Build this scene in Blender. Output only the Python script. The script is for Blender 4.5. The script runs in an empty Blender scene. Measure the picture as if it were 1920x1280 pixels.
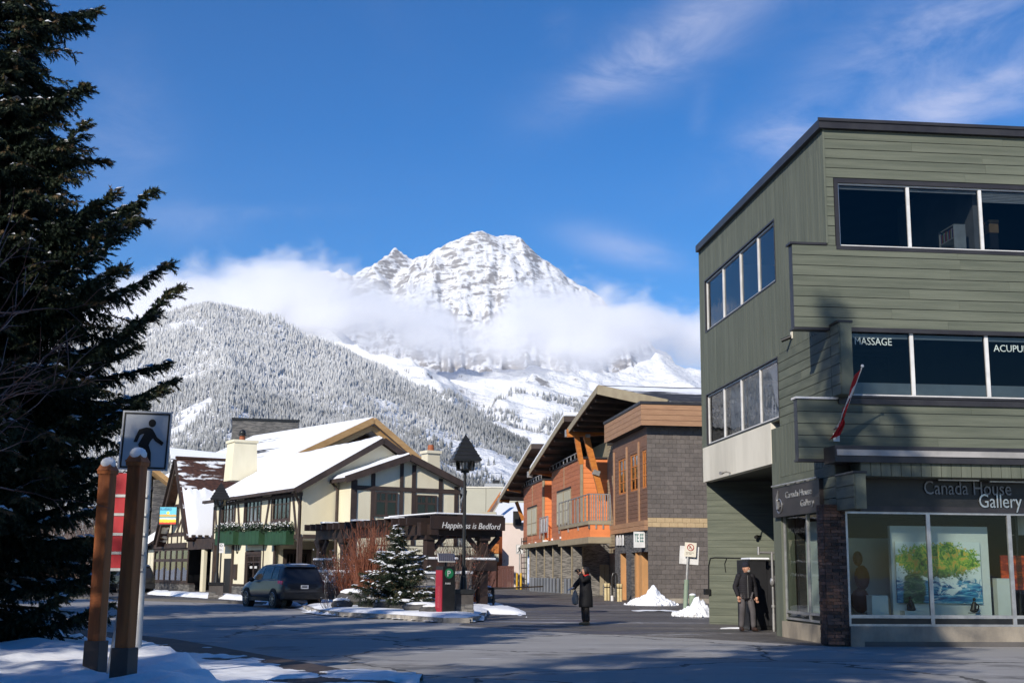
import bpy, bmesh, math, random
import numpy as np
from mathutils import Vector, Matrix
R = math.radians
random.seed(7)
C = bpy.context.scene.collection
SC = bpy.context.scene

# ---------------------------------------------------------------- camera
FPX = 2350.0
EYE = 1.5
PITCH = math.atan(430 / FPX)
ROLL = 0.008
cam_d = bpy.data.cameras.new('camera')
cam_d.sensor_width = 36.0
cam_d.lens = FPX / 1920 * 36.0
cam_d.clip_start = 0.1
cam_d.clip_end = 60000
cam = bpy.data.objects.new('camera', cam_d)
C.objects.link(cam)
CAMROT = (Matrix.Rotation(math.pi / 2 + PITCH, 4, 'X') @ Matrix.Rotation(ROLL, 4, 'Z'))
cam.matrix_world = Matrix.Translation((0, 0, EYE)) @ CAMROT
SC.camera = cam

# ---------------------------------------------------------------- light
SUN_DIR = Vector((0.50, 0.86, -0.55)).normalized()      # the way the light travels
SUN_EL = math.asin(-SUN_DIR.z)
world = bpy.data.worlds.new('World')
SC.world = world
world.use_nodes = True
sun_d = bpy.data.lights.new('sun', 'SUN')
sun_d.energy = 4.9
sun_d.angle = R(0.53)
sun_d.color = (1.0, 0.93, 0.81)
sun = bpy.data.objects.new('sun', sun_d)
sun.rotation_euler = SUN_DIR.to_track_quat('-Z', 'Y').to_euler()
C.objects.link(sun)
SC.view_settings.view_transform = 'Standard'
SC.view_settings.look = 'None'
SC.view_settings.gamma = 1
SC.view_settings.exposure = 0.05
SC.view_settings.use_curve_mapping = False
SC.render.engine = 'CYCLES'
SC.cycles.use_denoising = True
SC.cycles.max_bounces = 14
SC.cycles.diffuse_bounces = 3
SC.cycles.glossy_bounces = 3
SC.cycles.transmission_bounces = 5
SC.cycles.transparent_max_bounces = 12
SC.cycles.volume_bounces = 10
SC.cycles.sample_clamp_indirect = 4.0
SC.cycles.caustics_reflective = False
SC.cycles.caustics_refractive = False


class NT:
    """small helper round a node tree"""
    def __init__(s, tree):
        s.t = tree
        for n in list(tree.nodes):
            tree.nodes.remove(n)

    def n(s, kind, **kw):
        nd = s.t.nodes.new(kind)
        for k, v in kw.items():
            if k[0] == 'i' and k[1:].isdigit():
                nd.inputs[int(k[1:])].default_value = v
            elif hasattr(nd, k):
                setattr(nd, k, v)
            else:
                nd.inputs[k.replace('_', ' ')].default_value = v
        return nd

    def l(s, a, b):
        s.t.links.new(a, b)

    def math(s, op, a, b=None, c=None, clamp=False):
        nd = s.t.nodes.new('ShaderNodeMath')
        nd.operation = op
        nd.use_clamp = clamp
        for i, v in enumerate((a, b, c)):
            if v is None:
                continue
            if isinstance(v, (int, float)):
                nd.inputs[i].default_value = v
            else:
                s.l(v, nd.inputs[i])
        return nd.outputs[0]

    def ramp(s, fac, stops, interp='LINEAR'):
        nd = s.t.nodes.new('ShaderNodeValToRGB')
        cr = nd.color_ramp
        cr.interpolation = interp
        while len(cr.elements) < len(stops):
            cr.elements.new(0.5)
        for e, (p, c) in zip(cr.elements, stops):
            e.position = p
            e.color = c if len(c) == 4 else (*c, 1)
        s.l(fac, nd.inputs[0])
        return nd.outputs[0]

    def mix(s, fac, a, b, blend='MIX'):
        nd = s.t.nodes.new('ShaderNodeMix')
        nd.data_type = 'RGBA'
        nd.blend_type = blend
        for i, v in ((0, fac), (6, a), (7, b)):
            if isinstance(v, (int, float)):
                nd.inputs[i].default_value = v
            elif isinstance(v, (tuple, list)):
                nd.inputs[i].default_value = v if len(v) == 4 else (*v, 1)
            else:
                s.l(v, nd.inputs[i])
        return nd.outputs[2]

    def noise(s, vec, scale, detail=3, rough=.5, dist=0.0, out=0):
        nd = s.t.nodes.new('ShaderNodeTexNoise')
        nd.inputs['Scale'].default_value = scale
        nd.inputs['Detail'].default_value = detail
        nd.inputs['Roughness'].default_value = rough
        nd.inputs['Distortion'].default_value = dist
        if vec is not None:
            s.l(vec, nd.inputs['Vector'])
        return nd.outputs[out]

    def mapping(s, vec, scale=(1, 1, 1), loc=(0, 0, 0), rot=(0, 0, 0)):
        nd = s.t.nodes.new('ShaderNodeMapping')
        nd.inputs['Scale'].default_value = scale
        nd.inputs['Location'].default_value = loc
        nd.inputs['Rotation'].default_value = rot
        s.l(vec, nd.inputs['Vector'])
        return nd.outputs[0]

    def step(s, v, a, b):
        nd = s.t.nodes.new('ShaderNodeMapRange')
        nd.interpolation_type = 'SMOOTHSTEP'
        nd.inputs[1].default_value = a
        nd.inputs[2].default_value = b
        s.l(v, nd.inputs[0])
        return nd.outputs[0]


# ---------------------------------------------------------------- sky
w = NT(world.node_tree)
wo = w.n('ShaderNodeOutputWorld')
bg = w.n('ShaderNodeBackground')
bg.inputs['Strength'].default_value = 0.13
sky = w.n('ShaderNodeTexSky')
sky.sky_type = 'NISHITA'
sky.sun_disc = False
sky.sun_elevation = SUN_EL
sky.sun_rotation = math.atan2(-SUN_DIR.x, -SUN_DIR.y)
sky.altitude = 1400
sky.air_density = 1.0
sky.dust_density = 0.4
sky.ozone_density = 2.0
hs = w.n('ShaderNodeHueSaturation')
hs.inputs['Hue'].default_value = 0.509
hs.inputs['Saturation'].default_value = 1.50
hs.inputs['Value'].default_value = 1.0
w.l(sky.outputs[0], hs.inputs['Color'])
geo = w.n('ShaderNodeTexCoord')
sep = w.n('ShaderNodeSeparateXYZ')
w.l(geo.outputs['Generated'], sep.inputs[0])
zc = w.math('MAXIMUM', sep.outputs[2], 0.04)
# thin high cloud lies on a flat sheet overhead: direction divided by its height
cmb = w.n('ShaderNodeCombineXYZ')
w.l(w.math('DIVIDE', sep.outputs[0], zc), cmb.inputs[0])
w.l(w.math('DIVIDE', sep.outputs[1], zc), cmb.inputs[1])
pl = cmb.outputs[0]
rotm = w.mapping(pl, scale=(1.5, 0.62, 1), rot=(0, 0, R(38)), loc=(1.2, 0.35, 0))
n1 = w.noise(rotm, 1.05, 6, .58, .35)
n2 = w.noise(w.mapping(pl, scale=(.33, .33, 1), loc=(5.2, 2.1, 0)), 1.0, 2, .5)
cov = w.math('MULTIPLY', w.step(n1, .50, .78), w.step(n2, .42, .62))
veil = w.math('MULTIPLY', cov, 0.5)
CLOUD_SPOTS = []
for (px, py, rx, ry, ang, amt) in ((1290, 60, 150, 42, -26, .55), (1180, 118, 90, 22, -30, .38), (1800, 60, 150, 60, -20, .55),
                                   (1790, 195, 190, 32, -17, .62), (1480, 240, 60, 26, -15, .5),
                                   (1185, 468, 75, 20, 14, .50), (1045, 55, 25, 16, -50, .15), (1310, 225, 12, 40, 10, .10),
                                   (500, 398, 80, 10, -3, .16), (225, 250, 60, 90, 0, .16), (350, 415, 60, 26, 0, .16)):
    v = CAMROT.to_3x3() @ Vector(((px - 960) / FPX, -(py - 640) / FPX, -1)).normalized()
    a = R(-ang)
    ex = (CAMROT.to_3x3() @ Vector((math.cos(a), math.sin(a), 0)))
    ey = (CAMROT.to_3x3() @ Vector((-math.sin(a), math.cos(a), 0)))
    def dotn(vec):
        nd = w.n('ShaderNodeVectorMath', operation='DOT_PRODUCT')
        w.l(geo.outputs['Generated'], nd.inputs[0])
        nd.inputs[1].default_value = vec
        return nd.outputs['Value']
    dx = w.math('DIVIDE', w.math('SUBTRACT', dotn(ex), v.dot(ex)), rx / FPX)
    dy = w.math('DIVIDE', w.math('SUBTRACT', dotn(ey), v.dot(ey)), ry / FPX)
    d2 = w.math('ADD', w.math('MULTIPLY', dx, dx), w.math('MULTIPLY', dy, dy))
    front = w.math('GREATER_THAN', dotn(v), 0.3)
    g = w.math('MULTIPLY', w.math('EXPONENT', w.math('MULTIPLY', d2, -0.5)), front)
    CLOUD_SPOTS.append(w.math('MULTIPLY', g, amt))
tot = CLOUD_SPOTS[0]
for g in CLOUD_SPOTS[1:]:
    tot = w.math('ADD', tot, g)
fib = w.noise(w.mapping(geo.outputs['Generated'], scale=(9, 9, 22), rot=(0, R(24), 0)), 1.0, 7, .62, .5)
wisp = w.math('MULTIPLY', tot, w.step(fib, .26, .80))
camt = w.math('MINIMUM', w.math('ADD', w.math('MULTIPLY', wisp, 1.0), w.math('MULTIPLY', veil, 0.07)), 0.9)
skyc = w.mix(camt, hs.outputs[0], (6.2, 6.2, 7.4, 1))
w.l(skyc, bg.inputs['Color'])
w.l(bg.outputs[0], wo.inputs[0])


# ---------------------------------------------------------------- rays, frames
def ray(px, py):
    return (CAMROT.to_3x3() @ Vector(((px - 960) / FPX, -(py - 640) / FPX, -1))).normalized()


def at_depth(px, py, Y):
    d = ray(px, py)
    t = Y / d.y
    return Vector((d.x * t, Y, EYE + d.z * t))


def on_ground(px, py, z=0.0):
    d = ray(px, py)
    t = (z - EYE) / d.z
    return Vector((d.x * t, d.y * t, z))


class Frame:
    """a building's own axes: x along its front, y going back"""
    def __init__(s, ox, oy, ang, oz=0.0):
        s.M = Matrix.Translation((ox, oy, oz)) @ Matrix.Rotation(ang, 4, 'Z')
        s.I = s.M.inverted()
        s.e = s.I @ Vector((0, 0, EYE))

    def _d(s, px, py):
        return s.I.to_3x3() @ ray(px, py)

    def hx(s, px, py, y=0.0):          # where a sight line meets the plane y = const -> (x, z)
        d = s._d(px, py)
        t = (y - s.e.y) / d.y
        p = s.e + d * t
        return p.x, p.z

    def hy(s, px, py, x=0.0):          # ... the plane x = const -> (y, z)
        d = s._d(px, py)
        t = (x - s.e.x) / d.x
        p = s.e + d * t
        return p.y, p.z

    def hz(s, px, py, z=0.0):
        d = s._d(px, py)
        t = (z - s.e.z) / d.z
        p = s.e + d * t
        return p.x, p.y

    def w(s, x, y, z=0.0):
        return s.M @ Vector((x, y, z))


# ---------------------------------------------------------------- mesh building
class MB:
    def __init__(s):
        s.v, s.f = [], []

    def add(s, vs, fs):
        o = len(s.v)
        s.v += [tuple(p) for p in vs]
        s.f += [tuple(i + o for i in f) for f in fs]
        return s

    def box(s, x0, x1, y0, y1, z0, z1):
        if x1 < x0: x0, x1 = x1, x0
        if y1 < y0: y0, y1 = y1, y0
        if z1 < z0: z0, z1 = z1, z0
        return s.add([(x0, y0, z0), (x1, y0, z0), (x1, y1, z0), (x0, y1, z0),
                      (x0, y0, z1), (x1, y0, z1), (x1, y1, z1), (x0, y1, z1)],
                     [(0, 3, 2, 1), (4, 5, 6, 7), (0, 1, 5, 4), (1, 2, 6, 5), (2, 3, 7, 6), (3, 0, 4, 7)])

    def hexa(s, bot, top):             # any box with 4 bottom and 4 top corners (counter-clockwise seen from above)
        return s.add(list(bot) + list(top), [(3, 2, 1, 0), (4, 5, 6, 7), (0, 1, 5, 4), (1, 2, 6, 5), (2, 3, 7, 6), (3, 0, 4, 7)])

    def prism(s, poly, off):           # poly: 3D ring, off: extrusion vector
        n = len(poly)
        off = Vector(off)
        a = [Vector(p) for p in poly]
        nn = Vector((0, 0, 0))
        for i in range(n):
            nn += a[i].cross(a[(i + 1) % n])
        if nn.dot(off) > 0:
            a = a[::-1]
        b = [p + off for p in a]
        fs = [tuple(range(n)), tuple(range(2 * n - 1, n - 1, -1))]
        for i in range(n):
            j = (i + 1) % n
            fs.append((j, i, i + n, j + n))
        return s.add(a + b, fs)

    def bar(s, p, q, w_, h_, up=(0, 0, 1)):   # a beam with rectangular section between two points
        p, q = Vector(p), Vector(q)
        d = (q - p).normalized()
        u = Vector(up)
        sd = d.cross(u)
        if sd.length < 1e-4:
            sd = d.cross(Vector((0, 1, 0)))
        sd.normalize()
        u = sd.cross(d).normalized()
        a, b = sd * w_ / 2, u * h_ / 2
        return s.add([p - a - b, p + a - b, p + a + b, p - a + b, q - a - b, q + a - b, q + a + b, q - a + b],
                     [(0, 1, 2, 3), (7, 6, 5, 4), (1, 0, 4, 5), (2, 1, 5, 6), (3, 2, 6, 7), (0, 3, 7, 4)])

    def tube(s, pts, rad, seg=8, cap=True):
        pts = [Vector(p) for p in pts]
        rs = rad if isinstance(rad, (list, tuple)) else [rad] * len(pts)
        o = len(s.v)
        prev = None
        for i, p in enumerate(pts):
            d = (pts[min(i + 1, len(pts) - 1)] - pts[max(i - 1, 0)]).normalized()
            if prev is None:
                a = d.cross(Vector((0, 0, 1)))
                if a.length < .01:
                    a = d.cross(Vector((1, 0, 0)))
            else:
                a = prev - d * prev.dot(d)
            a.normalize()
            prev = a
            b = d.cross(a)
            for k in range(seg):
                t = 2 * math.pi * k / seg
                s.v.append(tuple(p + (a * math.cos(t) + b * math.sin(t)) * rs[i]))
        for i in range(len(pts) - 1):
            for k in range(seg):
                k2 = (k + 1) % seg
                s.f.append((o + i * seg + k, o + i * seg + k2, o + (i + 1) * seg + k2, o + (i + 1) * seg + k))
        if cap:
            s.f.append(tuple(o + k for k in range(seg))[::-1])
            s.f.append(tuple(o + (len(pts) - 1) * seg + k for k in range(seg)))
        return s

    def cyl(s, x, y, z0, z1, r0, r1=None, seg=14):
        return s.tube([(x, y, z0), (x, y, z1)], [r0, r0 if r1 is None else r1], seg)

    def lathe(s, prof, seg=16, c=(0, 0, 0)):
        o = len(s.v)
        for (r, z) in prof:
            for k in range(seg):
                t = 2 * math.pi * k / seg
                s.v.append((c[0] + r * math.cos(t), c[1] + r * math.sin(t), c[2] + z))
        for i in range(len(prof) - 1):
            for k in range(seg):
                k2 = (k + 1) % seg
                s.f.append((o + i * seg + k, o + i * seg + k2, o + (i + 1) * seg + k2, o + (i + 1) * seg + k))
        s.f.append(tuple(o + k for k in range(seg))[::-1])
        s.f.append(tuple(o + (len(prof) - 1) * seg + k for k in range(seg)))
        return s

    def ball(s, c, r, seg=10, rings=7, sq=(1, 1, 1), jit=0, rnd=random):
        o = len(s.v)
        for i in range(rings + 1):
            ph = math.pi * i / rings
            for k in range(seg):
                t = 2 * math.pi * k / seg
                q = r * (1 + (rnd.uniform(-jit, jit) if jit else 0))
                s.v.append((c[0] + q * sq[0] * math.sin(ph) * math.cos(t), c[1] + q * sq[1] * math.sin(ph) * math.sin(t),
                            c[2] - q * sq[2] * math.cos(ph)))
        for i in range(rings):
            for k in range(seg):
                k2 = (k + 1) % seg
                s.f.append((o + i * seg + k, o + i * seg + k2, o + (i + 1) * seg + k2, o + (i + 1) * seg + k))
        return s

    def mesh(s, name, m, smooth=False):
        me = bpy.data.meshes.new(name)
        me.from_pydata(s.v, [], s.f)
        if m:
            me.materials.append(m)
        if smooth:
            me.polygons.foreach_set('use_smooth', [True] * len(me.polygons))
            if smooth != 'all':
                try:
                    me.set_sharp_from_angle(angle=R(40))
                except Exception:
                    pass
        me.update()
        return me

    def build(s, name, m, parent=None, smooth=False, bevel=0, loc=None, fr=None):
        o = bpy.data.objects.new(name, s.mesh(name, m, smooth))
        C.objects.link(o)
        if parent:
            o.parent = parent
        if fr is not None:
            o.matrix_world = fr.M.copy()
        if loc is not None:
            o.location = loc
        if bevel:
            b = o.modifiers.new('bevel', 'BEVEL')
            b.width = bevel
            b.segments = 2
            b.limit_method = 'ANGLE'
        return o


def tag(o, label=None, cat=None, group=None, kind=None):
    if label: o['label'] = label
    if cat: o['category'] = cat
    if group: o['group'] = group
    if kind: o['kind'] = kind
    return o


def empty(name, label, cat, M=None, loc=None, rz=0, group=None):
    o = bpy.data.objects.new(name, None)
    C.objects.link(o)
    if isinstance(M, Frame):
        M = M.M
    o.matrix_world = M.copy() if M is not None else Matrix.Translation(loc or (0, 0, 0)) @ Matrix.Rotation(rz, 4, 'Z')
    o.empty_display_size = .2
    return tag(o, label, cat, group)


def copy_tree(o, parent=None):
    c = o.copy()
    C.objects.link(c)
    c.parent = parent
    for ch in list(o.children):
        copy_tree(ch, c)
    return c


def bx(name, m, parent, *a, bevel=0, **k):
    return MB().box(*a).build(name, m, parent, bevel=bevel)


# ---------------------------------------------------------------- numpy noise
def _hash(ix, iy, seed):
    h = (ix * 374761393 + iy * 668265263 + seed * 974634777) & 0xffffffff
    h = ((h ^ (h >> 13)) * 1274126177) & 0xffffffff
    return ((h ^ (h >> 16)) & 0xffff) / 65535.0


def vnoise(x, y, seed=0):
    ix, iy = np.floor(x).astype(np.int64), np.floor(y).astype(np.int64)
    fx, fy = x - ix, y - iy
    fx, fy = fx * fx * (3 - 2 * fx), fy * fy * (3 - 2 * fy)
    a, b = _hash(ix, iy, seed), _hash(ix + 1, iy, seed)
    c, d = _hash(ix, iy + 1, seed), _hash(ix + 1, iy + 1, seed)
    return (a * (1 - fx) + b * fx) * (1 - fy) + (c * (1 - fx) + d * fx) * fy


def fbm(x, y, oct=5, seed=0, gain=.5, ridged=False):
    s, a, t = 0, 1.0, 0
    for i in range(oct):
        n = vnoise(x * 2 ** i, y * 2 ** i, seed + i * 17)
        if ridged:
            n = 1 - np.abs(2 * n - 1)
        s = s + n * a
        t += a
        a *= gain
    return s / t


def np_mesh(name, verts, faces, m, kind=None, label=None, smooth=True, parent=None, attr=None):
    """verts (n,3), faces (m,k) numpy"""
    me = bpy.data.meshes.new(name)
    k = faces.shape[1]
    me.vertices.add(len(verts))
    me.vertices.foreach_set('co', verts.astype(np.float32).ravel())
    me.loops.add(faces.size)
    me.loops.foreach_set('vertex_index', faces.astype(np.int32).ravel())
    me.polygons.add(len(faces))
    me.polygons.foreach_set('loop_start', np.arange(0, faces.size, k, dtype=np.int32))
    me.polygons.foreach_set('use_smooth', np.full(len(faces), smooth, dtype=bool))
    me.update(calc_edges=True)
    if attr is not None:
        a = me.attributes.new('tint', 'FLOAT', 'POINT')
        a.data.foreach_set('value', attr.astype(np.float32))
    for mm in (m if isinstance(m, (list, tuple)) else [m]):
        me.materials.append(mm)
    o = bpy.data.objects.new(name, me)
    C.objects.link(o)
    if parent:
        o.parent = parent
    if kind:
        o['kind'] = kind
    if label:
        o['label'] = label
    return o


def grid_faces(nx, ny):
    i = np.arange(nx * ny).reshape(ny, nx)
    return np.stack([i[:-1, :-1].ravel(), i[:-1, 1:].ravel(), i[1:, 1:].ravel(), i[1:, :-1].ravel()], 1)


# ---------------------------------------------------------------- materials
def new_mat(name):
    m = bpy.data.materials.new(name)
    m.use_nodes = True
    return m, NT(m.node_tree)


def hexc(h):
    h = h.lstrip('#')
    r = [int(h[i:i + 2], 16) / 255 for i in (0, 2, 4)]
    return tuple(c / 12.92 if c <= .04045 else ((c + .055) / 1.055) ** 2.4 for c in r)


def shade(c, f):
    return tuple(min(1, v * f) for v in c)


def mat(name, col, rough=.7, col2=None, scale=3.0, stretch=(1, 1, 1), bump=.15, bscale=40, metal=0, spec=.4, rand=.12,
        detail=5, coat=0, lo=.3, hi=.7):
    """everyday painted or raw surface: two tones broken by noise, a little random tint per piece, fine relief"""
    m, t = new_mat(name)
    out = t.n('ShaderNodeOutputMaterial')
    b = t.n('ShaderNodeBsdfPrincipled')
    b.inputs['Roughness'].default_value = rough
    b.inputs['Metallic'].default_value = metal
    b.inputs['Specular IOR Level'].default_value = spec
    if coat:
        b.inputs['Coat Weight'].default_value = coat
        b.inputs['Coat Roughness'].default_value = .06
    tc = t.n('ShaderNodeTexCoord')
    oi = t.n('ShaderNodeObjectInfo')
    add = t.n('ShaderNodeVectorMath', operation='ADD')
    sc = t.n('ShaderNodeVectorMath', operation='SCALE')
    t.l(oi.outputs['Random'], sc.inputs[0])
    sc.inputs['Scale'].default_value = 37.0
    t.l(tc.outputs['Object'], add.inputs[0])
    t.l(sc.outputs[0], add.inputs[1])
    vec = t.mapping(add.outputs[0], scale=stretch)
    n = t.noise(vec, scale, detail, .6)
    c2 = col2 or shade(col, .72)
    col_o = t.mix(t.step(n, lo, hi), c2, col)
    if rand:
        hsv = t.n('ShaderNodeHueSaturation')
        t.l(t.math('MULTIPLY_ADD', oi.outputs['Random'], rand * 2, 1 - rand), hsv.inputs['Value'])
        t.l(col_o, hsv.inputs['Color'])
        col_o = hsv.outputs[0]
    t.l(col_o, b.inputs['Base Color'])
    if bump:
        bn = t.n('ShaderNodeBump')
        bn.inputs['Strength'].default_value = bump
        bn.inputs['Distance'].default_value = .02
        t.l(t.noise(vec, bscale, 3, .6), bn.inputs['Height'])
        t.l(bn.outputs[0], b.inputs['Normal'])
    t.l(b.outputs[0], out.inputs[0])
    return m


def glass_mat(name, tint=(.85, .9, .9), refl=1.0, rough=0.0):
    m, t = new_mat(name)
    out = t.n('ShaderNodeOutputMaterial')
    tr = t.n('ShaderNodeBsdfTransparent')
    tr.inputs[0].default_value = (*tint, 1)
    gl = t.n('ShaderNodeBsdfGlossy')
    gl.inputs['Roughness'].default_value = rough
    fr = t.n('ShaderNodeFresnel')
    fr.inputs['IOR'].default_value = 1.52
    tc = t.n('ShaderNodeTexCoord')
    bn = t.n('ShaderNodeBump')
    bn.inputs['Strength'].default_value = .06
    bn.inputs['Distance'].default_value = .05
    t.l(t.noise(tc.outputs['Object'], 1.3, 2), bn.inputs['Height'])
    t.l(bn.outputs[0], gl.inputs['Normal'])
    mx = t.n('ShaderNodeMixShader')
    t.l(t.math('MULTIPLY', fr.outputs[0], 1.7 * refl, clamp=True), mx.inputs[0])
    t.l(tr.outputs[0], mx.inputs[1])
    t.l(gl.outputs[0], mx.inputs[2])
    t.l(mx.outputs[0], out.inputs[0])
    return m


def snow_mat(name, dirt=0.0, col=(.86, .87, .9)):
    m, t = new_mat(name)
    out = t.n('ShaderNodeOutputMaterial')
    b = t.n('ShaderNodeBsdfPrincipled')
    b.inputs['Roughness'].default_value = .55
    b.inputs['Specular IOR Level'].default_value = .3
    tc = t.n('ShaderNodeTexCoord')
    n = t.noise(tc.outputs['Object'], 1.7, 6, .65)
    t.l(t.mix(t.math('MULTIPLY', t.step(n, .45, .75), dirt), col, (.32, .28, .25)), b.inputs['Base Color'])
    bn = t.n('ShaderNodeBump')
    bn.inputs['Strength'].default_value = .5
    bn.inputs['Distance'].default_value = .03
    t.l(t.noise(tc.outputs['Object'], 9, 6, .7), bn.inputs['Height'])
    t.l(bn.outputs[0], b.inputs['Normal'])
    t.l(b.outputs[0], out.inputs[0])
    return m


SNOW = snow_mat('snow')
SNOWD = snow_mat('dirty_snow', .5)
# ================================================================ mountains
def seg_field(X, Y, pts, slope_front, slope_back, pw=1.0):
    """height of a ridge line through pts (x, y, z), falling off to both sides"""
    H = np.full(X.shape, -1e9)
    for (a, b) in zip(pts[:-1], pts[1:]):
        ax, ay, az = a
        bx_, by, bz = b
        dx, dy = bx_ - ax, by - ay
        L2 = dx * dx + dy * dy
        t = np.clip(((X - ax) * dx + (Y - ay) * dy) / L2, 0, 1)
        qx, qy = ax + dx * t, ay + dy * t
        dist = np.hypot(X - qx, Y - qy)
        z = az + (bz - az) * t
        sl = np.where(Y < qy, slope_front, slope_back)
        H = np.maximum(H, z - sl * dist ** pw)
    return H


def smax(a, b, k):
    h = np.clip(.5 + .5 * (a - b) / k, 0, 1)
    return b * (1 - h) + a * h + k * h * (1 - h)


def P(px, py, Y):
    v = at_depth(px, py, Y)
    return (v.x, v.y, v.z)


def rock_mat(nm, lo_, hi_):
    m_, t = new_mat(nm)
    out = t.n('ShaderNodeOutputMaterial')
    b = t.n('ShaderNodeBsdfPrincipled')
    b.inputs['Roughness'].default_value = .8
    b.inputs['Specular IOR Level'].default_value = .15
    gm = t.n('ShaderNodeNewGeometry')
    tc = t.n('ShaderNodeTexCoord')
    sp = t.n('ShaderNodeSeparateXYZ')
    t.l(gm.outputs['Normal'], sp.inputs[0])
    pos = tc.outputs['Object']
    nA = t.noise(t.mapping(pos, scale=(.006, .006, .02), rot=(0, R(-18), 0)), 1.0, 8, .62, .4)
    nB = t.noise(t.mapping(pos, scale=(.024, .024, .10), rot=(0, R(-18), 0)), 1.0, 6, .7, .2)
    nC = t.noise(t.mapping(pos, scale=(.05, .05, .008)), 1.0, 5, .65, .3)
    slope = t.math('ADD', sp.outputs[2], t.math('MULTIPLY', t.math('SUBTRACT', nA, .5), .55))
    slope = t.math('ADD', slope, t.math('MULTIPLY', t.math('SUBTRACT', nB, .5), .75))
    slope = t.math('ADD', slope, t.math('MULTIPLY', t.math('SUBTRACT', nC, .5), .75))
    sn = t.step(slope, lo_, hi_)
    rock = t.mix(t.step(nB, .3, .7), (.25, .24, .245), (.45, .43, .42))
    t.l(t.mix(sn, rock, (.84, .85, .88)), b.inputs['Base Color'])
    bn = t.n('ShaderNodeBump')
    bn.inputs['Strength'].default_value = .8
    bn.inputs['Distance'].default_value = 14
    t.l(t.math('ADD', nB, t.math('MULTIPLY', nC, .6)), bn.inputs['Height'])
    t.l(bn.outputs[0], b.inputs['Normal'])
    t.l(b.outputs[0], out.inputs[0])
    return m_


m_rock = rock_mat('mountain_rock_and_snow', .60, .76)
m_ridge = rock_mat('lower_slopes_rock_and_snow', .42, .56)

# --- the high peak
step = 5.5
xs = np.arange(-1450, 1250, step)
ys = np.arange(3150, 4450, step)
X, Y = np.meshgrid(xs, ys)
crest_px = [(330, 600), (430, 560), (520, 530), (600, 503), (622, 496), (632, 490), (648, 508), (665, 497), (680, 489), (700, 480), (715, 474), (728, 468), (741, 463), (752, 468), (768, 475),
            (790, 472), (825, 455), (862, 440), (885, 431), (905, 430), (930, 440), (952, 438), (972, 440), (978, 466), (1000, 476), (1030, 488),
            (1048, 500), (1062, 522), (1095, 540), (1150, 585), (1230, 640), (1330, 700), (1500, 760)]
crest = [P(x, y, 4050 + 60 * math.sin(x * .02)) for x, y in crest_px]
wx = X + 60 * (fbm(X / 260, Y / 260, 4, 3) - .5)
H = seg_field(wx, Y, crest, .80, 1.2)
# ribs and gullies running down the face, then tilted rock beds as steps
rib = fbm(X / 95, Y / 420, 5, 11, .55, True)
rib2 = fbm(X / 30 + .3 * Y / 110, Y / 150, 5, 23, .6, True)
dcrest = np.clip((seg_field(wx, Y, crest, 0, 0) - H) / 500, 0, 1)
H = H - (dcrest ** .6) * (110 * (1 - rib) + 58 * (1 - rib2)) * .9
buttress = [P(905, 432, 4045), P(880, 500, 3850), P(860, 560, 3700), P(900, 640, 3500)]
H = smax(H, seg_field(wx, Y, buttress, .9, .9), 30)
butt2 = [P(741, 464, 4040), P(700, 500, 3900), P(690, 560, 3750)]
H = smax(H, seg_field(wx, Y, butt2, 1.0, 1.0), 20)
butt3 = [P(975, 442, 4045), P(985, 500, 3900), P(960, 560, 3750), P(1010, 660, 3500)]
H = smax(H, seg_field(wx, Y, butt3, 1.0, .95), 20)
H += 22 * (fbm(X / 70, Y / 70, 6, 31) - .5) * np.clip(dcrest * 6, .15, 1)
bed = H - .32 * X + 22 * (fbm(X / 200, Y / 200, 3, 5) - .5)
amv = np.clip(fbm(X / 150, Y / 150, 3, 55) * 2.4 - .7, 0, 1)
for per, amt in ((52, .16 * amv), (23, .22 * amv + .05), (11, .2)):
    ph = bed / per - np.floor(bed / per)
    H = H + amt * per * (np.clip((ph - .5) * 2.6, -.5, .5) - (ph - .5)) * np.clip(dcrest * 8, 0, 1)
H = np.maximum(H, -5)
V = np.stack([X.ravel(), Y.ravel(), H.ravel()], 1)
np_mesh('mountain_peak', V, grid_faces(len(xs), len(ys)), m_rock, 'structure', 'high snow dusted limestone peak rising above the cloud')

# --- the lower ridges and the snow bowl in front of it
step = 6.0
xs = np.arange(-1150, 1500, step)
ys = np.arange(1750, 3250, step)
X, Y = np.meshgrid(xs, ys)
wx = X + 40 * (fbm(X / 200, Y / 200, 4, 8) - .5)
rL = [P(560, 560, 3150), P(640, 635, 2950), P(700, 655, 2800), P(765, 668, 2650), P(810, 700, 2500), P(850, 745, 2350), P(888, 800, 2200), P(935, 870, 2050), P(985, 960, 1900)]
rR = [P(1330, 690, 2900), P(1230, 668, 2850), P(1180, 690, 2750), P(1110, 700, 2700), P(1060, 690, 2650), P(1000, 700, 2560), P(935, 745, 2450), P(905, 785, 2380)]
rR2 = [P(1230, 668, 2850), P(1290, 720, 2600), P(1330, 760, 2400), P(1380, 840, 2100)]
rR3 = [P(1110, 700, 2700), P(1075, 770, 2450), P(1020, 850, 2200), P(1000, 900, 2000)]
back = [P(840, 690, 3200), P(900, 690, 3150), P(1000, 680, 3150)]
H = seg_field(wx, Y, rL, .75, .55)
H = smax(H, seg_field(wx, Y, rR, .72, .5), 25)
H = smax(H, seg_field(wx, Y, rR2, .45, .5), 40)
H = smax(H, seg_field(wx, Y, rR3, .42, .42), 60)
H = smax(H, seg_field(wx, Y, back, .35, .3), 60)
base = H.copy()
rib = fbm(X / 80, Y / 210, 5, 61, .55, True)
H = H - 20 * (1 - rib) + 7 * (fbm(X / 40, Y / 40, 5, 71) - .5)
bed = H + .30 * X + 10 * (fbm(X / 160, Y / 160, 3, 5) - .5)
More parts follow.
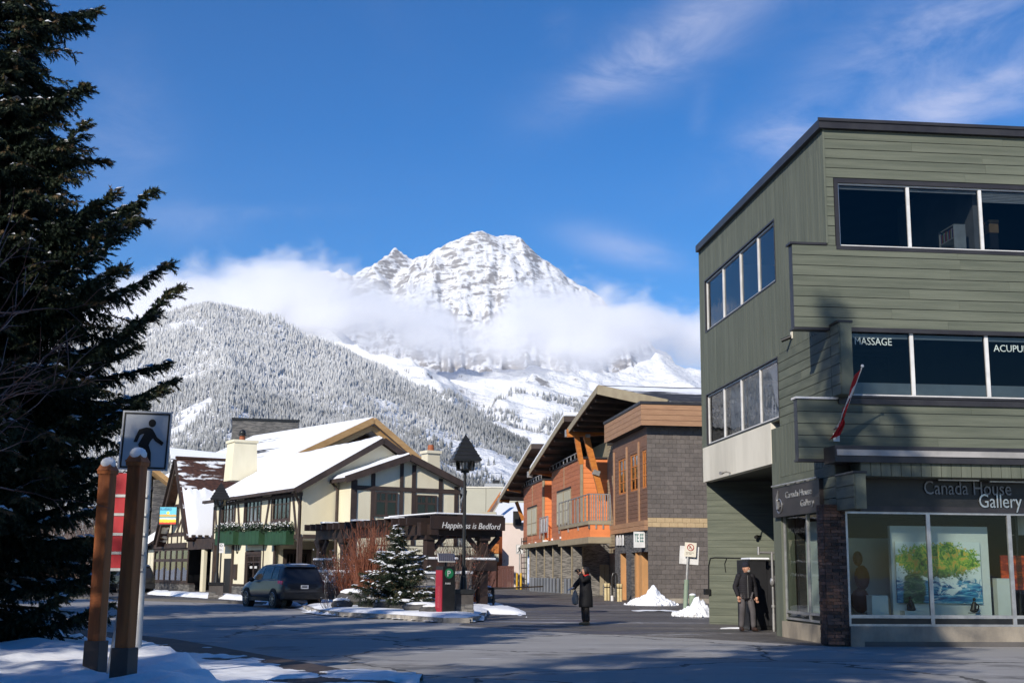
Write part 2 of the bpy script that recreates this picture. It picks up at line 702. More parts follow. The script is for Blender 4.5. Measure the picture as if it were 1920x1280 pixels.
mask = np.clip(fbm(X / 170, Y / 170, 3, 77) * 3.2 - 1.15, 0, 1)
for per, amt in ((30, .75), (11, .55)):
    ph = bed / per - np.floor(bed / per)
    H = H + amt * per * (np.clip((ph - .5) * 2.6, -.5, .5) - (ph - .5)) * mask
H = np.maximum(H, -5)
V = np.stack([X.ravel(), Y.ravel(), H.ravel()], 1)
np_mesh('mountain_ridge', V, grid_faces(len(xs), len(ys)), m_ridge, 'structure', 'snowy lower ridges and snow bowl under the cloud')
RIDGE = (xs, ys, H)

# --- the wooded hill on the left
step = 8.0
xs = np.arange(-1500, 500, step)
ys = np.arange(600, 2300, step)
X, Y = np.meshgrid(xs, ys)
hc = [P(-300, 760, 1500), P(0, 660, 1560), (P(170, 612, 1600)), P(270, 592, 1620), P(380, 580, 1640), P(430, 580, 1650), P(510, 590, 1650), P(570, 615, 1640), P(610, 645, 1620), P(665, 700, 1590),
      P(720, 755, 1560), P(780, 800, 1530), P(840, 835, 1490), P(890, 878, 1430), P(930, 915, 1370), P(985, 965, 1300), P(1040, 1010, 1250)]
H = seg_field(X, Y, hc, .52, .6)
spur = [P(610, 650, 1620), P(640, 720, 1400), P(690, 830, 1150), P(700, 930, 950)]
H = smax(H, seg_field(X, Y, spur, .62, .62), 30)
spur2 = [P(390, 582, 1645), P(440, 690, 1300), P(420, 820, 1000)]
H = smax(H, seg_field(X, Y, spur2, .5, .5), 50)
H = H - 22 * (1 - fbm(X / 120, Y / 190, 4, 91, .55, True)) + 9 * (fbm(X / 45, Y / 45, 4, 93) - .5)
crag = np.clip(fbm(X / 110, Y / 110, 3, 97) * 4 - 1.95, 0, 1) * np.clip((X + 700) / 400, 0, 1)
H = H + crag * 18 * (fbm(X / 24, Y / 24, 4, 99) - .3)
H = np.maximum(H, -5)
V = np.stack([X.ravel(), Y.ravel(), H.ravel()], 1)
np_mesh('hillside', V, grid_faces(len(xs), len(ys)), m_ridge, 'structure', 'steep snowy hillside under the frosted forest')
HILL = (xs, ys, H, crag)

# --- frosted conifers on the hill and on the lower ridge: nobody could count them
m_frost, t = new_mat('frosted_conifer')
out = t.n('ShaderNodeOutputMaterial')
b = t.n('ShaderNodeBsdfPrincipled')
b.inputs['Roughness'].default_value = .9
b.inputs['Specular IOR Level'].default_value = .1
at = t.n('ShaderNodeAttribute', attribute_name='tint')
tc = t.n('ShaderNodeTexCoord')
n = t.noise(tc.outputs['Object'], .35, 3, .6)
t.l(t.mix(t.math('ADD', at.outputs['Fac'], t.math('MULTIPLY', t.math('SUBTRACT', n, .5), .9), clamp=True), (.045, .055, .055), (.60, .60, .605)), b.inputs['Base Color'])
t.l(b.outputs[0], out.inputs[0])


def bil(G, x, y):
    xs, ys, H = G[0], G[1], G[2]
    fx = np.clip((x - xs[0]) / (xs[1] - xs[0]), 0, len(xs) - 2.001)
    fy = np.clip((y - ys[0]) / (ys[1] - ys[0]), 0, len(ys) - 2.001)
    i, j = fx.astype(int), fy.astype(int)
    u, v_ = fx - i, fy - j
    return (H[j, i] * (1 - u) + H[j, i + 1] * u) * (1 - v_) + (H[j + 1, i] * (1 - u) + H[j + 1, i + 1] * u) * v_


def forest(name, x, y, z, h, tint, label):
    """each tree: two stacked ragged cones"""
    n = len(x)
    seg = 5
    rng = np.random.default_rng(5)
    vs, fs, at = [], [], []
    off = 0
    for (z0, z1, r) in ((.02, .62, .19), (.34, 1.0, .13)):
        ang = rng.uniform(0, 6.28, n)[:, None] + np.arange(seg)[None] * 2 * np.pi / seg
        rr = (h * r)[:, None] * rng.uniform(.7, 1.25, (n, seg))
        ring = np.stack([x[:, None] + rr * np.cos(ang), y[:, None] + rr * np.sin(ang), z[:, None] + (h * z0)[:, None] + rng.uniform(-.06, .06, (n, seg)) * h[:, None]], 2)
        top = np.stack([x, y, z + h * z1], 1)[:, None]
        v = np.concatenate([ring, top], 1).reshape(-1, 3)
        base = off + np.arange(n)[:, None] * (seg + 1)
        for k in range(seg):
            fs.append(np.concatenate([base + k, base + (k + 1) % seg, base + seg], 1))
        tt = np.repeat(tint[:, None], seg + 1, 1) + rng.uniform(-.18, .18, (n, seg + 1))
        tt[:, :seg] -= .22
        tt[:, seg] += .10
        at.append(tt.ravel())
        vs.append(v)
        off += len(v)
    return np_mesh(name, np.concatenate(vs), np.concatenate(fs), m_frost, 'stuff', label, smooth=False, attr=np.concatenate(at))


rng = np.random.default_rng(3)
N = 105000
yy = rng.uniform(700, 1720, N)
xx = rng.uniform(-0.42, 0.06, N) * yy
keep = bil((HILL[0], HILL[1], HILL[3]), xx, yy) * 1.1 < rng.uniform(.25, 1, N)
dens = fbm(xx / 60, yy / 60, 3, 41)
keep &= (dens > rng.uniform(.17, .62, N))
xx, yy = xx[keep], yy[keep]
zz = bil(HILL[:3], xx, yy)
k2 = zz > 12
xx, yy, zz = xx[k2], yy[k2], zz[k2]
hh = rng.uniform(4.5, 9.5, len(xx)) * (.8 + .5 * fbm(xx / 40, yy / 40, 2, 9))
# lower and right flank less frosted
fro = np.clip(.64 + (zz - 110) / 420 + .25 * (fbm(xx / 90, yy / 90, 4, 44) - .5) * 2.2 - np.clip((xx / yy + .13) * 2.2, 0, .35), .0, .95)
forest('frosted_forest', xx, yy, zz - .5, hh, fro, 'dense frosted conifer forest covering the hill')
N = 9000
yy = rng.uniform(1850, 2500, N)
xx = rng.uniform(-0.16, 0.06, N) * yy
zz = bil(RIDGE[:3], xx, yy)
keep = (zz < 330 + 60 * fbm(xx / 80, yy / 80, 3, 4)) & (fbm(xx / 90, yy / 90, 3, 47) > .46) & (zz > 20)
hh = rng.uniform(8, 14, N)
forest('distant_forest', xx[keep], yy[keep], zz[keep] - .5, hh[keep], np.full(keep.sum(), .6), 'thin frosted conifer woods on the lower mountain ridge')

# ================================================================ cloud bank
def bank_ctrl(pts, Y):
    return [(P(x, y, Y)[0], P(x, y, Y)[2]) for x, y in pts]

CY0, CY1 = 2900.0, 3120.0
CYM = 2940.0
top = bank_ctrl([(-400, 560), (100, 560), (200, 545), (270, 520), (350, 515), (430, 505), (500, 492), (570, 490), (620, 508), (660, 528), (720, 542), (780, 556), (830, 588), (880, 622),
                 (930, 590), (975, 548), (1040, 540), (1090, 550), (1150, 560), (1230, 580), (1310, 590), (1500, 575), (1900, 590)], CYM)
bot = bank_ctrl([(-400, 700), (100, 690), (550, 620), (640, 625), (720, 625), (800, 640), (900, 655), (1000, 655), (1100, 680), (1200, 650), (1310, 675), (1500, 690), (1900, 690)], CYM)
zlo, zhi = min(z for _, z in bot) - 60, max(z for _, z in top) + 70
xlo, xhi = top[0][0], top[-1][0]
m_cloud, t = new_mat('cloud_vapour')
out = t.n('ShaderNodeOutputMaterial')
vol = t.n('ShaderNodeVolumePrincipled')
vol.inputs['Color'].default_value = (.975, .978, .995, 1)
vol.inputs['Anisotropy'].default_value = 0.0
tc = t.n('ShaderNodeTexCoord')
sp = t.n('ShaderNodeSeparateXYZ')
t.l(tc.outputs['Object'], sp.inputs[0])


def curve_node(ctrl):
    nd = t.n('ShaderNodeFloatCurve')
    cv = nd.mapping.curves[0]
    nd.mapping.use_clip = False
    while len(cv.points) < len(ctrl):
        cv.points.new(.5, .5)
    for p, (x, z) in zip(cv.points, sorted(ctrl)):
        p.location = ((x - xlo) / (xhi - xlo), (z - zlo) / (zhi - zlo))
        p.handle_type = 'AUTO'
    nd.mapping.update()
    t.l(t.math('DIVIDE', t.math('SUBTRACT', sp.outputs[0], xlo), xhi - xlo), nd.inputs['Value'])
    return nd.outputs[0]


zt = curve_node(top)
zb = curve_node(bot)
zn = t.math('DIVIDE', t.math('SUBTRACT', sp.outputs[2], zlo), zhi - zlo)
nz = t.noise(t.mapping(tc.outputs['Object'], scale=(1, 1, 1.7)), .0085, 6, .58, .3)
wob = t.math('MULTIPLY', t.math('SUBTRACT', nz, .5), .62)
up = t.step(t.math('ADD', t.math('SUBTRACT', zt, zn), wob), -.10, .16)
dn = t.step(t.math('ADD', t.math('SUBTRACT', zn, zb), wob), -.12, .26)
big = t.step(t.noise(tc.outputs['Object'], .004, 3), .2, .6)
den = t.math('MULTIPLY', t.math('MULTIPLY', up, dn), t.math('MULTIPLY', t.math('ADD', big, .5), .021))
t.l(den, vol.inputs['Density'])
t.l(vol.outputs[0], out.inputs['Volume'])
SC.cycles.volume_step_rate = 1.0
SC.cycles.volume_max_steps = 128
cb = MB().box(xlo, xhi, CY0, CY1, zlo, zhi).build('cloud_bank', m_cloud)
tag(cb, 'low white cloud bank across the middle of the mountain', kind='stuff')

m_haze, t = new_mat('mountain_air')
out = t.n('ShaderNodeOutputMaterial')
vh = t.n('ShaderNodeVolumePrincipled')
vh.inputs['Color'].default_value = (.80, .86, 1, 1)
vh.inputs['Density'].default_value = .00003
vh.inputs['Anisotropy'].default_value = .2
t.l(vh.outputs[0], out.inputs['Volume'])
tag(MB().box(-2600, 2600, -60, 4800, -1.6, 1500).build('haze', m_haze), 'thin mountain air', kind='stuff')
# ================================================================ ground
m_asph, t = new_mat('asphalt_with_thin_snow')
out = t.n('ShaderNodeOutputMaterial')
b = t.n('ShaderNodeBsdfPrincipled')
tc = t.n('ShaderNodeTexCoord')
pos = tc.outputs['Object']
lane = t.noise(t.mapping(pos, scale=(.10, 1.1, 1), rot=(0, 0, R(-24))), 1.0, 6, .65, .3)
big = t.noise(pos, .09, 4, .6)
fine = t.noise(pos, 5.0, 6, .75)
grit = t.noise(pos, 34.0, 4, .7)
ag = t.mix(t.step(grit, .35, .7), (.045, .043, .044), (.10, .095, .092))
f1 = t.math('ADD', t.math('MULTIPLY', lane, .9), t.math('MULTIPLY', fine, .35))
f1 = t.math('ADD', f1, t.math('MULTIPLY', big, .45))
trk = t.noise(t.mapping(pos, scale=(.05, 2.6, 1), rot=(0, 0, R(-24))), 1.0, 4, .6, .6)
f1 = t.math('ADD', f1, t.math('MULTIPLY', t.math('SUBTRACT', trk, .5), .45))
dust = t.mix(t.step(f1, .40, .88), ag, (.33, .32, .315))
sal = t.math('MULTIPLY', t.step(t.noise(t.mapping(pos, scale=(.35, 1.3, 1), rot=(0, 0, R(-20))), 1.0, 8, .75), .56, .68), .62)
dust = t.mix(sal, dust, (.60, .60, .63))
vo = t.n('ShaderNodeTexVoronoi', feature='DISTANCE_TO_EDGE')
vo.inputs['Scale'].default_value = .16
wp = t.n('ShaderNodeVectorMath', operation='ADD'); t.l(pos, wp.inputs[0])
t.l(t.noise(pos, .8, 4, .6, out=1), wp.inputs[1]); t.l(wp.outputs[0], vo.inputs['Vector'])
crk = t.math('MULTIPLY', t.math('LESS_THAN', vo.outputs['Distance'], .006), .75)
dust = t.mix(crk, dust, (.02, .02, .02))
dust = t.mix(t.math('MULTIPLY', t.step(t.noise(pos, .33, 5, .7), .56, .66), .5), dust, (.05, .048, .047))
t.l(dust, b.inputs['Base Color'])
t.l(t.mix(t.step(f1, .6, .9), (.55, .55, .55), (.85, .85, .85)), b.inputs['Roughness'])
b.inputs['Specular IOR Level'].default_value = .35
bn = t.n('ShaderNodeBump')
bn.inputs['Strength'].default_value = .7
bn.inputs['Distance'].default_value = .02
t.l(t.math('ADD', grit, fine), bn.inputs['Height'])
t.l(bn.outputs[0], b.inputs['Normal'])
t.l(b.outputs[0], out.inputs[0])

m_lane, t = new_mat('worn_lane_asphalt')
out = t.n('ShaderNodeOutputMaterial')
b = t.n('ShaderNodeBsdfPrincipled')
tc = t.n('ShaderNodeTexCoord')
pos = tc.outputs['Object']
lane = t.noise(t.mapping(pos, scale=(.12, .8, 1), rot=(0, 0, R(20))), 1.0, 6, .65, .6)
fine = t.noise(pos, 3.0, 6, .75)
grit = t.noise(pos, 26.0, 4, .7)
wet = t.step(t.noise(t.mapping(pos, scale=(.2, .5, 1), loc=(3, 1, 0)), 1.0, 4, .6), .48, .62)
ag = t.mix(t.step(grit, .35, .7), (.06, .053, .049), (.16, .148, .138))
f1 = t.math('ADD', t.math('MULTIPLY', lane, .8), t.math('MULTIPLY', fine, .4))
c = t.mix(t.step(f1, .5, .8), ag, (.19, .175, .165))
c = t.mix(t.math('MULTIPLY', t.step(f1, .68, .80), .7), c, (.62, .62, .65))
c = t.mix(t.math('MULTIPLY', wet, .55), c, (.035, .033, .033))
t.l(c, b.inputs['Base Color'])
t.l(t.mix(wet, (.8, .8, .8), (.38, .38, .38)), b.inputs['Roughness'])
b.inputs['Specular IOR Level'].default_value = .35
bn = t.n('ShaderNodeBump')
bn.inputs['Strength'].default_value = .7
bn.inputs['Distance'].default_value = .02
t.l(t.math('ADD', grit, fine), bn.inputs['Height'])
t.l(bn.outputs[0], b.inputs['Normal'])
t.l(b.outputs[0], out.inputs[0])

m_pave = mat('dark_brick_paving', (.085, .06, .048), .75, (.035, .028, .026), 2.0, bump=.5, bscale=22)
m_paveg = mat('grey_sidewalk', (.11, .10, .095), .8, (.08, .075, .07), 1.2, bump=.3)
m_kerb = mat('kerb_concrete', (.42, .38, .33), .85, (.17, .16, .15), 2.5, bump=.3)
m_stone = mat('field_stone', (.12, .115, .11), .85, (.05, .05, .055), 3, bump=.8, bscale=9)

def sheet(name, pts, z, m, label=None, thick=.12):
    mb = MB()
    n = len(pts)
    mb.prism([(p[0], p[1], z - thick) for p in pts], (0, 0, thick))
    o = mb.build(name, m)
    return tag(o, label, kind='structure')


g = MB().box(-9000, 9000, -200, 9000, -.5, -.03)
tag(g.build('ground', snow_mat('valley_snow', .2)), 'snowy valley ground', kind='structure')
G = lambda px, py, z=0: on_ground(px, py, z)[:2]
road = MB().prism([(-160, -60, -.4), (60, -60, -.4), (60, 60, -.4), (25, 150, -.4), (-160, 150, -.4)], (0, 0, .4))
road.build('road', m_asph)['kind'] = 'structure'
# the side lane climbing away between the two rows of buildings
lanep = [G(905, 1176), G(1090, 1184), G(1330, 1196), G(1475, 1204), (12.5, 24.5), (13.0, 60), G(1110, 1105), G(900, 1097), G(905, 1100), G(925, 1140)]
lanep = [G(860, 1172), G(1100, 1188), G(1300, 1196), G(1530, 1210), (13, 34), (14, 70), (14, 150), (-10, 150), (-6, 90), G(925, 1140)]
sheet('side_lane', lanep, .004, m_lane, 'worn asphalt side lane', thick=.02)
# ================================================================ shared materials and builders
m_green = mat('green_stained_board', (.132, .146, .112), .72, (.098, .112, .086), 1.6, (1, 1, 1), bump=.25, bscale=30, rand=.10, detail=6)
m_greenH = mat('green_board_horizontal', (.142, .154, .116), .72, (.092, .104, .078), 1.2, (.35, 1, 6), bump=.3, bscale=22, rand=.05, detail=7)
m_greenV = mat('green_board_vertical', (.134, .146, .112), .72, (.096, .108, .082), 1.2, (6, 6, .35), bump=.3, bscale=22, rand=.06, detail=7)
m_darkmetal = mat('dark_brown_metal', (.035, .033, .036), .45, (.022, .02, .024), 2, bump=.05, rand=0)
m_black = mat('black_paint', (.012, .012, .013), .4, (.02, .02, .02), 4, bump=.05, rand=0)
m_alu = mat('aluminium_frame', (.50, .49, .48), .38, (.36, .35, .35), 5, bump=.03, metal=.6, rand=0)
m_whitepaint = mat('white_painted_frame', (.74, .73, .72), .45, (.6, .59, .58), 3, bump=.05, rand=0)
m_whitepanel = mat('off_white_panel', (.78, .73, .62), .7, (.60, .56, .47), .9, (1, 1, .25), bump=.15, rand=0)
m_conc = mat('weathered_concrete', (.36, .31, .245), .85, (.20, .175, .145), 1.6, (1, 1, .6), bump=.3, rand=0)
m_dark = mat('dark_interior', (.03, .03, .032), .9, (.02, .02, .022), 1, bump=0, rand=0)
m_roomwall = mat('room_wall', (.33, .34, .33), .9, (.25, .26, .26), 1, bump=0, rand=0)
m_gallerywall = mat('gallery_wall_or_screen', (.70, .74, .70), .9, (.62, .66, .62), 1, bump=0, rand=0)
m_glass = glass_mat('window_glass', (.75, .84, .84), .7)
m_glassd = glass_mat('tinted_window_glass', (.55, .58, .60), .42)
m_glassg = glass_mat('gallery_glass', (.88, .95, .91), .35)
m_curtain = mat('white_net_curtain', (.62, .62, .64), .9, (.4, .4, .42), 3, (8, 8, .6), bump=.3, rand=0)


def clad(parent, m, plane, c, u0, u1, z0, z1, pitch, horiz, holes=(), gap=.016, th=.022, maxlen=None, name='board', seed=1, jit=.002):
    rnd = random.Random(seed)
    a0, a1 = (z0, z1) if horiz else (u0, u1)
    b0, b1 = (u0, u1) if horiz else (z0, z1)
    n = max(1, round((a1 - a0) / pitch))
    p = (a1 - a0) / n
    out = []
    for i in range(n):
        p0, p1 = a0 + i * p, a0 + (i + 1) * p
        cuts = []
        for (hu0, hu1, hz0, hz1) in holes:
            ha0, ha1, hb0, hb1 = (hz0, hz1, hu0, hu1) if horiz else (hu0, hu1, hz0, hz1)
            if ha0 < p1 - .02 and ha1 > p0 + .02:
                if ha0 > p0 + .02 or ha1 < p1 - .02:
                    # partial overlap: shave the board down instead
                    pass
                cuts.append((hb0, hb1, ha0, ha1))
        runs = [(b0, b1)]
        for (h0, h1, _, _) in cuts:
            nr = []
            for (r0, r1) in runs:
                if h1 <= r0 or h0 >= r1:
                    nr.append((r0, r1))
                    continue
                if h0 - r0 > .02: nr.append((r0, h0))
                if r1 - h1 > .02: nr.append((h1, r1))
            runs = nr
        for (h0, h1, ha0, ha1) in cuts:      # slivers beside an opening that only covers part of the row
            if ha0 - p0 > .03: out.append((h0, h1, p0, ha0))
            if p1 - ha1 > .03: out.append((h0, h1, ha1, p1))
        for (r0, r1) in runs:
            if maxlen:
                q = r0
                first = True
                while q < r1 - .01:
                    L = maxlen * (rnd.uniform(.3, 1) if first else rnd.uniform(.75, 1.15))
                    first = False
                    e = min(r1, q + L)
                    if r1 - e < .4: e = r1
                    out.append((q + .002, e - .002, p0, p1))
                    q = e
            else:
                out.append((r0, r1, p0, p1))
    res = []
    for (q0, q1, p0, p1) in out:
        q0, q1 = max(q0, b0), min(q1, b1)
        t_ = th + rnd.uniform(-jit, jit)
        uu = (q0, q1, p0 + gap / 2, p1 - gap / 2) if horiz else (p0 + gap / 2, p1 - gap / 2, q0, q1)
        mb = MB()
        if plane == 'S':
            mb.box(c - t_, c, *uu)
        else:
            mb.box(uu[0], uu[1], c - t_, c, uu[2], uu[3])
        res.append(mb.build(name, m, parent))
    return res


def holed(mb, plane, c0, c1, u0, u1, z0, z1, holes):
    """a wall slab of thickness c0..c1 with rectangular openings"""
    us = sorted({u0, u1, *[h[0] for h in holes], *[h[1] for h in holes]})
    us = [u for u in us if u0 <= u <= u1]
    for a, b_ in zip(us[:-1], us[1:]):
        mid = (a + b_) / 2
        hz = sorted([(h[2], h[3]) for h in holes if h[0] < mid < h[1]])
        q = z0
        for (h0, h1) in hz + [(z1, z1)]:
            if h0 > q + 1e-4:
                if plane == 'S':
                    mb.box(c0, c1, a, b_, q, h0)
                else:
                    mb.box(a, b_, c0, c1, q, h0)
            q = max(q, h1)
    return mb


def pbox(mb, plane, c0, c1, u0, u1, z0, z1):
    if plane == 'S':
        return mb.box(c0, c1, u0, u1, z0, z1)
    return mb.box(u0, u1, c0, c1, z0, z1)


def window(parent, plane, c, u0, u1, z0, z1, mull=(), bars=(), fw=.05, fd=.06, m_frame=None, m_gl=None, trim=0, m_trim=None, name='window', depth_in=.05,
           mullw=None):
    """frame (part) with panes (sub-parts); c = outer wall face, the glass sits a little inside"""
    m_frame = m_frame or m_whitepaint
    m_gl = m_gl or m_glass
    mb = MB()
    f0, f1 = c + depth_in - fd / 2, c + depth_in + fd / 2
    pbox(mb, plane, f0, f1, u0, u0 + fw, z0, z1)
    pbox(mb, plane, f0, f1, u1 - fw, u1, z0, z1)
    pbox(mb, plane, f0, f1, u0 + fw, u1 - fw, z0, z0 + fw)
    pbox(mb, plane, f0, f1, u0 + fw, u1 - fw, z1 - fw, z1)
    mw = mullw or fw
    for q in mull:
        pbox(mb, plane, f0 - .004, f1, q - mw / 2, q + mw / 2, z0 + fw, z1 - fw)
    for q in bars:
        pbox(mb, plane, f0 + .004, f1, u0 + fw, u1 - fw, q - mw / 2.4, q + mw / 2.4)
    fo = mb.build(name, m_frame, parent)
    edges = [u0 + fw] + [x for q in sorted(mull) for x in (q - mw / 2, q + mw / 2)] + [u1 - fw]
    for i in range(0, len(edges), 2):
        g_ = MB()
        gc = c + depth_in + .004 + .001 * (i % 4)
        pbox(g_, plane, gc, gc + .004, edges[i], edges[i + 1], z0 + fw, z1 - fw)
        # one sheet only: a thin pane is modelled by a single face
        if plane == 'S':
            g_ = MB().add([(gc, edges[i], z0 + fw), (gc, edges[i], z1 - fw), (gc, edges[i + 1], z1 - fw), (gc, edges[i + 1], z0 + fw)], [(0, 1, 2, 3)])
        else:
            g_ = MB().add([(edges[i], gc, z0 + fw), (edges[i + 1], gc, z0 + fw), (edges[i + 1], gc, z1 - fw), (edges[i], gc, z1 - fw)], [(0, 1, 2, 3)])
        g_.build('pane', m_gl, fo)
    if trim:
        mt = MB()
        t0, t1 = c - .035, c + .02
        pbox(mt, plane, t0, t1, u0 - trim, u0, z0 - trim, z1 + trim)
        pbox(mt, plane, t0, t1, u1, u1 + trim, z0 - trim, z1 + trim)
        pbox(mt, plane, t0, t1, u0, u1, z1, z1 + trim)
        pbox(mt, plane, t0, t1, u0, u1, z0 - trim, z0)
        mt.build('frame_trim', m_trim or m_darkmetal, fo)
    return fo


def text(body, size, M, m, name='lettering', parent=None, extrude=.004, align='LEFT', sx=1.0, shear=0.0, spacing=1.0):
    cu = bpy.data.curves.new(name, 'FONT')
    cu.body = body
    cu.size = size
    cu.extrude = extrude
    cu.align_x = align
    cu.shear = shear
    cu.space_character = spacing
    cu.resolution_u = 3
    cu.materials.append(m)
    o = bpy.data.objects.new(name, cu)
    C.objects.link(o)
    dg = bpy.context.evaluated_depsgraph_get()
    me = bpy.data.meshes.new_from_object(o.evaluated_get(dg))
    bpy.data.objects.remove(o)
    o = bpy.data.objects.new(name, me)
    C.objects.link(o)
    if parent:
        o.parent = parent
    o.matrix_local = M @ Matrix.Diagonal((sx, 1, 1, 1))
    return o


def face_front(x, y, z):          # text on a face looking along -y
    return Matrix.Translation((x, y, z)) @ Matrix.Rotation(math.pi / 2, 4, 'X')


def face_side(x, y, z):           # text on a face looking along -x, reading towards -y
    return Matrix.Translation((x, y, z)) @ Matrix.Rotation(-math.pi / 2, 4, 'Z') @ Matrix.Rotation(math.pi / 2, 4, 'X')
# ================================================================ green gallery building
FH = FPX / math.cos(PITCH)
ga = -math.atan((719 - 960) / FH)
p0 = on_ground(1470, 1193)
F0 = Frame(p0.x, p0.y, ga)
yc, _ = F0.hy(1545, 300)
oc = F0.w(0, yc)
FG = Frame(oc.x, oc.y, ga)
gb = empty('green_building', 'three storey green timber clad corner building with ribbon windows and gallery below', 'building', FG)
S = lambda px, py, x=0.0: FG.hy(px, py, x)      # -> (y, z) on the side wall
Fr = lambda px, py, y=0.0: FG.hx(px, py, y)     # -> (x, z) on the front wall
Z_TOP = S(1545, 241)[1]
Z_CAP = S(1543, 226)[1]
yE = S(1316, 650)[0]
XR = 12.0
zB3t = Fr(1487, 458)[1]; zB3b = Fr(1487, 613)[1]       # upper balcony band
zB2t = Fr(1487, 743)[1]; zB2b = Fr(1487, 860)[1]       # lower band
xBL = Fr(1487, 540)[0]
y34 = (S(1454, 470)[0], S(1324, 570)[0])
zw3 = (S(1455, 526)[1], S(1453, 413)[1])
zw2 = (S(1460, 783)[1], S(1460, 670)[1])
y2 = (S(1461, 725)[0], S(1327, 785)[0])
zWb = zw2[0] - .06                                      # top of the white band
zWl = S(1453, 868)[1]
yCol = S(1453, 1000)[0]
yCol2 = S(1468, 1060)[0]
yFin2 = S(1575, 650)[0]
yFin1 = S(1603, 920)[0]
zf1b = S(1603, 953)[1]; zf1t = S(1603, 886)[1]
x3w = Fr(1572, 400)[0]
z3w = (Fr(1575, 461)[1], Fr(1573, 343)[1])
x2w = Fr(1590, 700)[0]
z2w = (Fr(1600, 741)[1], Fr(1600, 618)[1])
xm3 = [Fr(1704.5, 405)[0], Fr(1840.5, 412)[0]]
xm2 = [Fr(1712, 684)[0], Fr(1853, 690)[0]]
d3 = xm3[1] - xm3[0]
xm3 += [xm3[1] + d3, xm3[1] + 2 * d3]
d2 = xm2[1] - xm2[0]
xm2 += [xm2[1] + d2, xm2[1] + 2 * d2]
XW = min(xm3[-1], xm2[-1]) + 1.0
h3S = (y34[0], y34[1], zw3[0], zw3[1])
h2S = (y2[0], y2[1], zw2[0], zw2[1])
h3F = (x3w, XW, z3w[0], z3w[1])
h2F = (x2w, XW, z2w[0], z2w[1])
# shell
mb = MB()
holed(mb, 'S', .0, .22, 0.25, yE, zWb, Z_TOP, [h3S, h2S])
holed(mb, 'F', .0, .22, .0, XR, zf1b + .3, Z_TOP, [h3F, h2F])
mb.box(.22, XR, yE - .02, yE + .2, 0, Z_TOP)                   # far wall
mb.box(XR, XR + .25, 0, yE, 0, Z_TOP)
mb.build('wall', m_darkmetal, gb)
mb = MB()
mb.box(-.02, XR, .22, yE - .25, Z_TOP - .35, Z_TOP - .1)    # roof slab
mb.build('roof', m_darkmetal, gb)
for z in (zB3t - .35, zB2t - .35):
    bx('floor_slab', m_roomwall, gb, .22, XR, .22, yE - .25, z - .15, z)
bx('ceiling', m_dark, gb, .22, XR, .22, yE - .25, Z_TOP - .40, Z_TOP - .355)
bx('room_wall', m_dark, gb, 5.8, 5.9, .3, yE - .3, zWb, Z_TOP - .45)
mb = MB().box(-.13, XR + .2, -.13, 0, Z_TOP, Z_CAP).box(-.13, 0, 0, yE + .05, Z_TOP, Z_CAP).box(0, XR, 0, yE, Z_TOP, Z_CAP - .02)
mb.build('roof_fascia', m_darkmetal, gb)
bx('fascia_lip', m_darkmetal, gb, -.16, XR + .2, -.16, -.13, Z_CAP - .05, Z_CAP + .02)
# vertical boards on the side wall
z_h = S(1462, 664)[1] ; z_hb = S(1462, 800)[1]
clad(gb, m_greenV, 'S', 0, 0.0, yE, z_h, Z_TOP, .19, False, [h3S, (y2[0], y2[1], zw2[0], zw2[1]), ], seed=4)
clad(gb, m_greenV, 'S', 0, y2[0] + .0, yE, zWb, z_h, .19, False, [h2S], seed=5)
clad(gb, m_greenH, 'S', 0, 0.0, y2[0] - .02, z_hb, z_h, .225, True, (), maxlen=3.5, seed=6)
zs1 = S(1462, 895)[1]
clad(gb, m_greenV, 'S', 0, 0.0, yCol, zs1, z_hb, .19, False, (), seed=7)
zs2 = S(1462, 968)[1]
clad(gb, m_greenH, 'S', 0, 0.0, yCol, zs2, zs1, .225, True, (), maxlen=4, seed=8)
bx('corner_trim', m_green, gb, -.035, 0.03, yE - .01, yE + .05, zWl, Z_TOP)
# front boards
clad(gb, m_greenH, 'F', 0, 0.0, XR, zB3t, Z_TOP, .222, True, [(x3w - .1, XW, z3w[0] - .1, z3w[1] + .1)], maxlen=4.6, seed=9)
bx('corner_trim', m_greenV, gb, -.03, .015, -.035, .0, zB3t + .05, Z_TOP)
# upper band: a board screen that runs on past the corner
mb = MB().box(xBL, 0.0, 0.0, .22, zB3b, zB3t - .002)
mb.build('balcony_screen', m_darkmetal, gb)
clad(gb, m_greenH, 'F', 0, xBL, XR, zB3b, zB3t, .222, True, (), maxlen=5, seed=10)
bx('screen_cap', m_darkmetal, gb, xBL - .05, -.035, -.05, .27, zB3t, zB3t + .05)
bx('screen_cap', m_darkmetal, gb, xBL - .03, -.02, -.03, .24, zB3b - .05, zB3b)
bx('screen_cap', m_darkmetal, gb, -.02, XR, -.05, -.02, zB3b - .07, zB3b)
# lower band
mb = MB().box(xBL, 0.0, 0.0, .22, zB2b, zB2t - .002)
mb.build('balcony_screen', m_darkmetal, gb)
clad(gb, m_greenH, 'F', 0, xBL, XR, zB2b, zB2t - .06, .24, True, (), maxlen=5, seed=11)
bx('screen_cap', m_whitepaint, gb, xBL - .04, .1, -.05, .27, zB2t - .045, zB2t + .0)
bx('screen_cap', m_darkmetal, gb, .1, XR, -.07, -.02, zB2t - .14, zB2t - .02)
bx('screen_cap', m_darkmetal, gb, xBL - .03, 0.3, -.03, .24, zB2b - .05, zB2b)
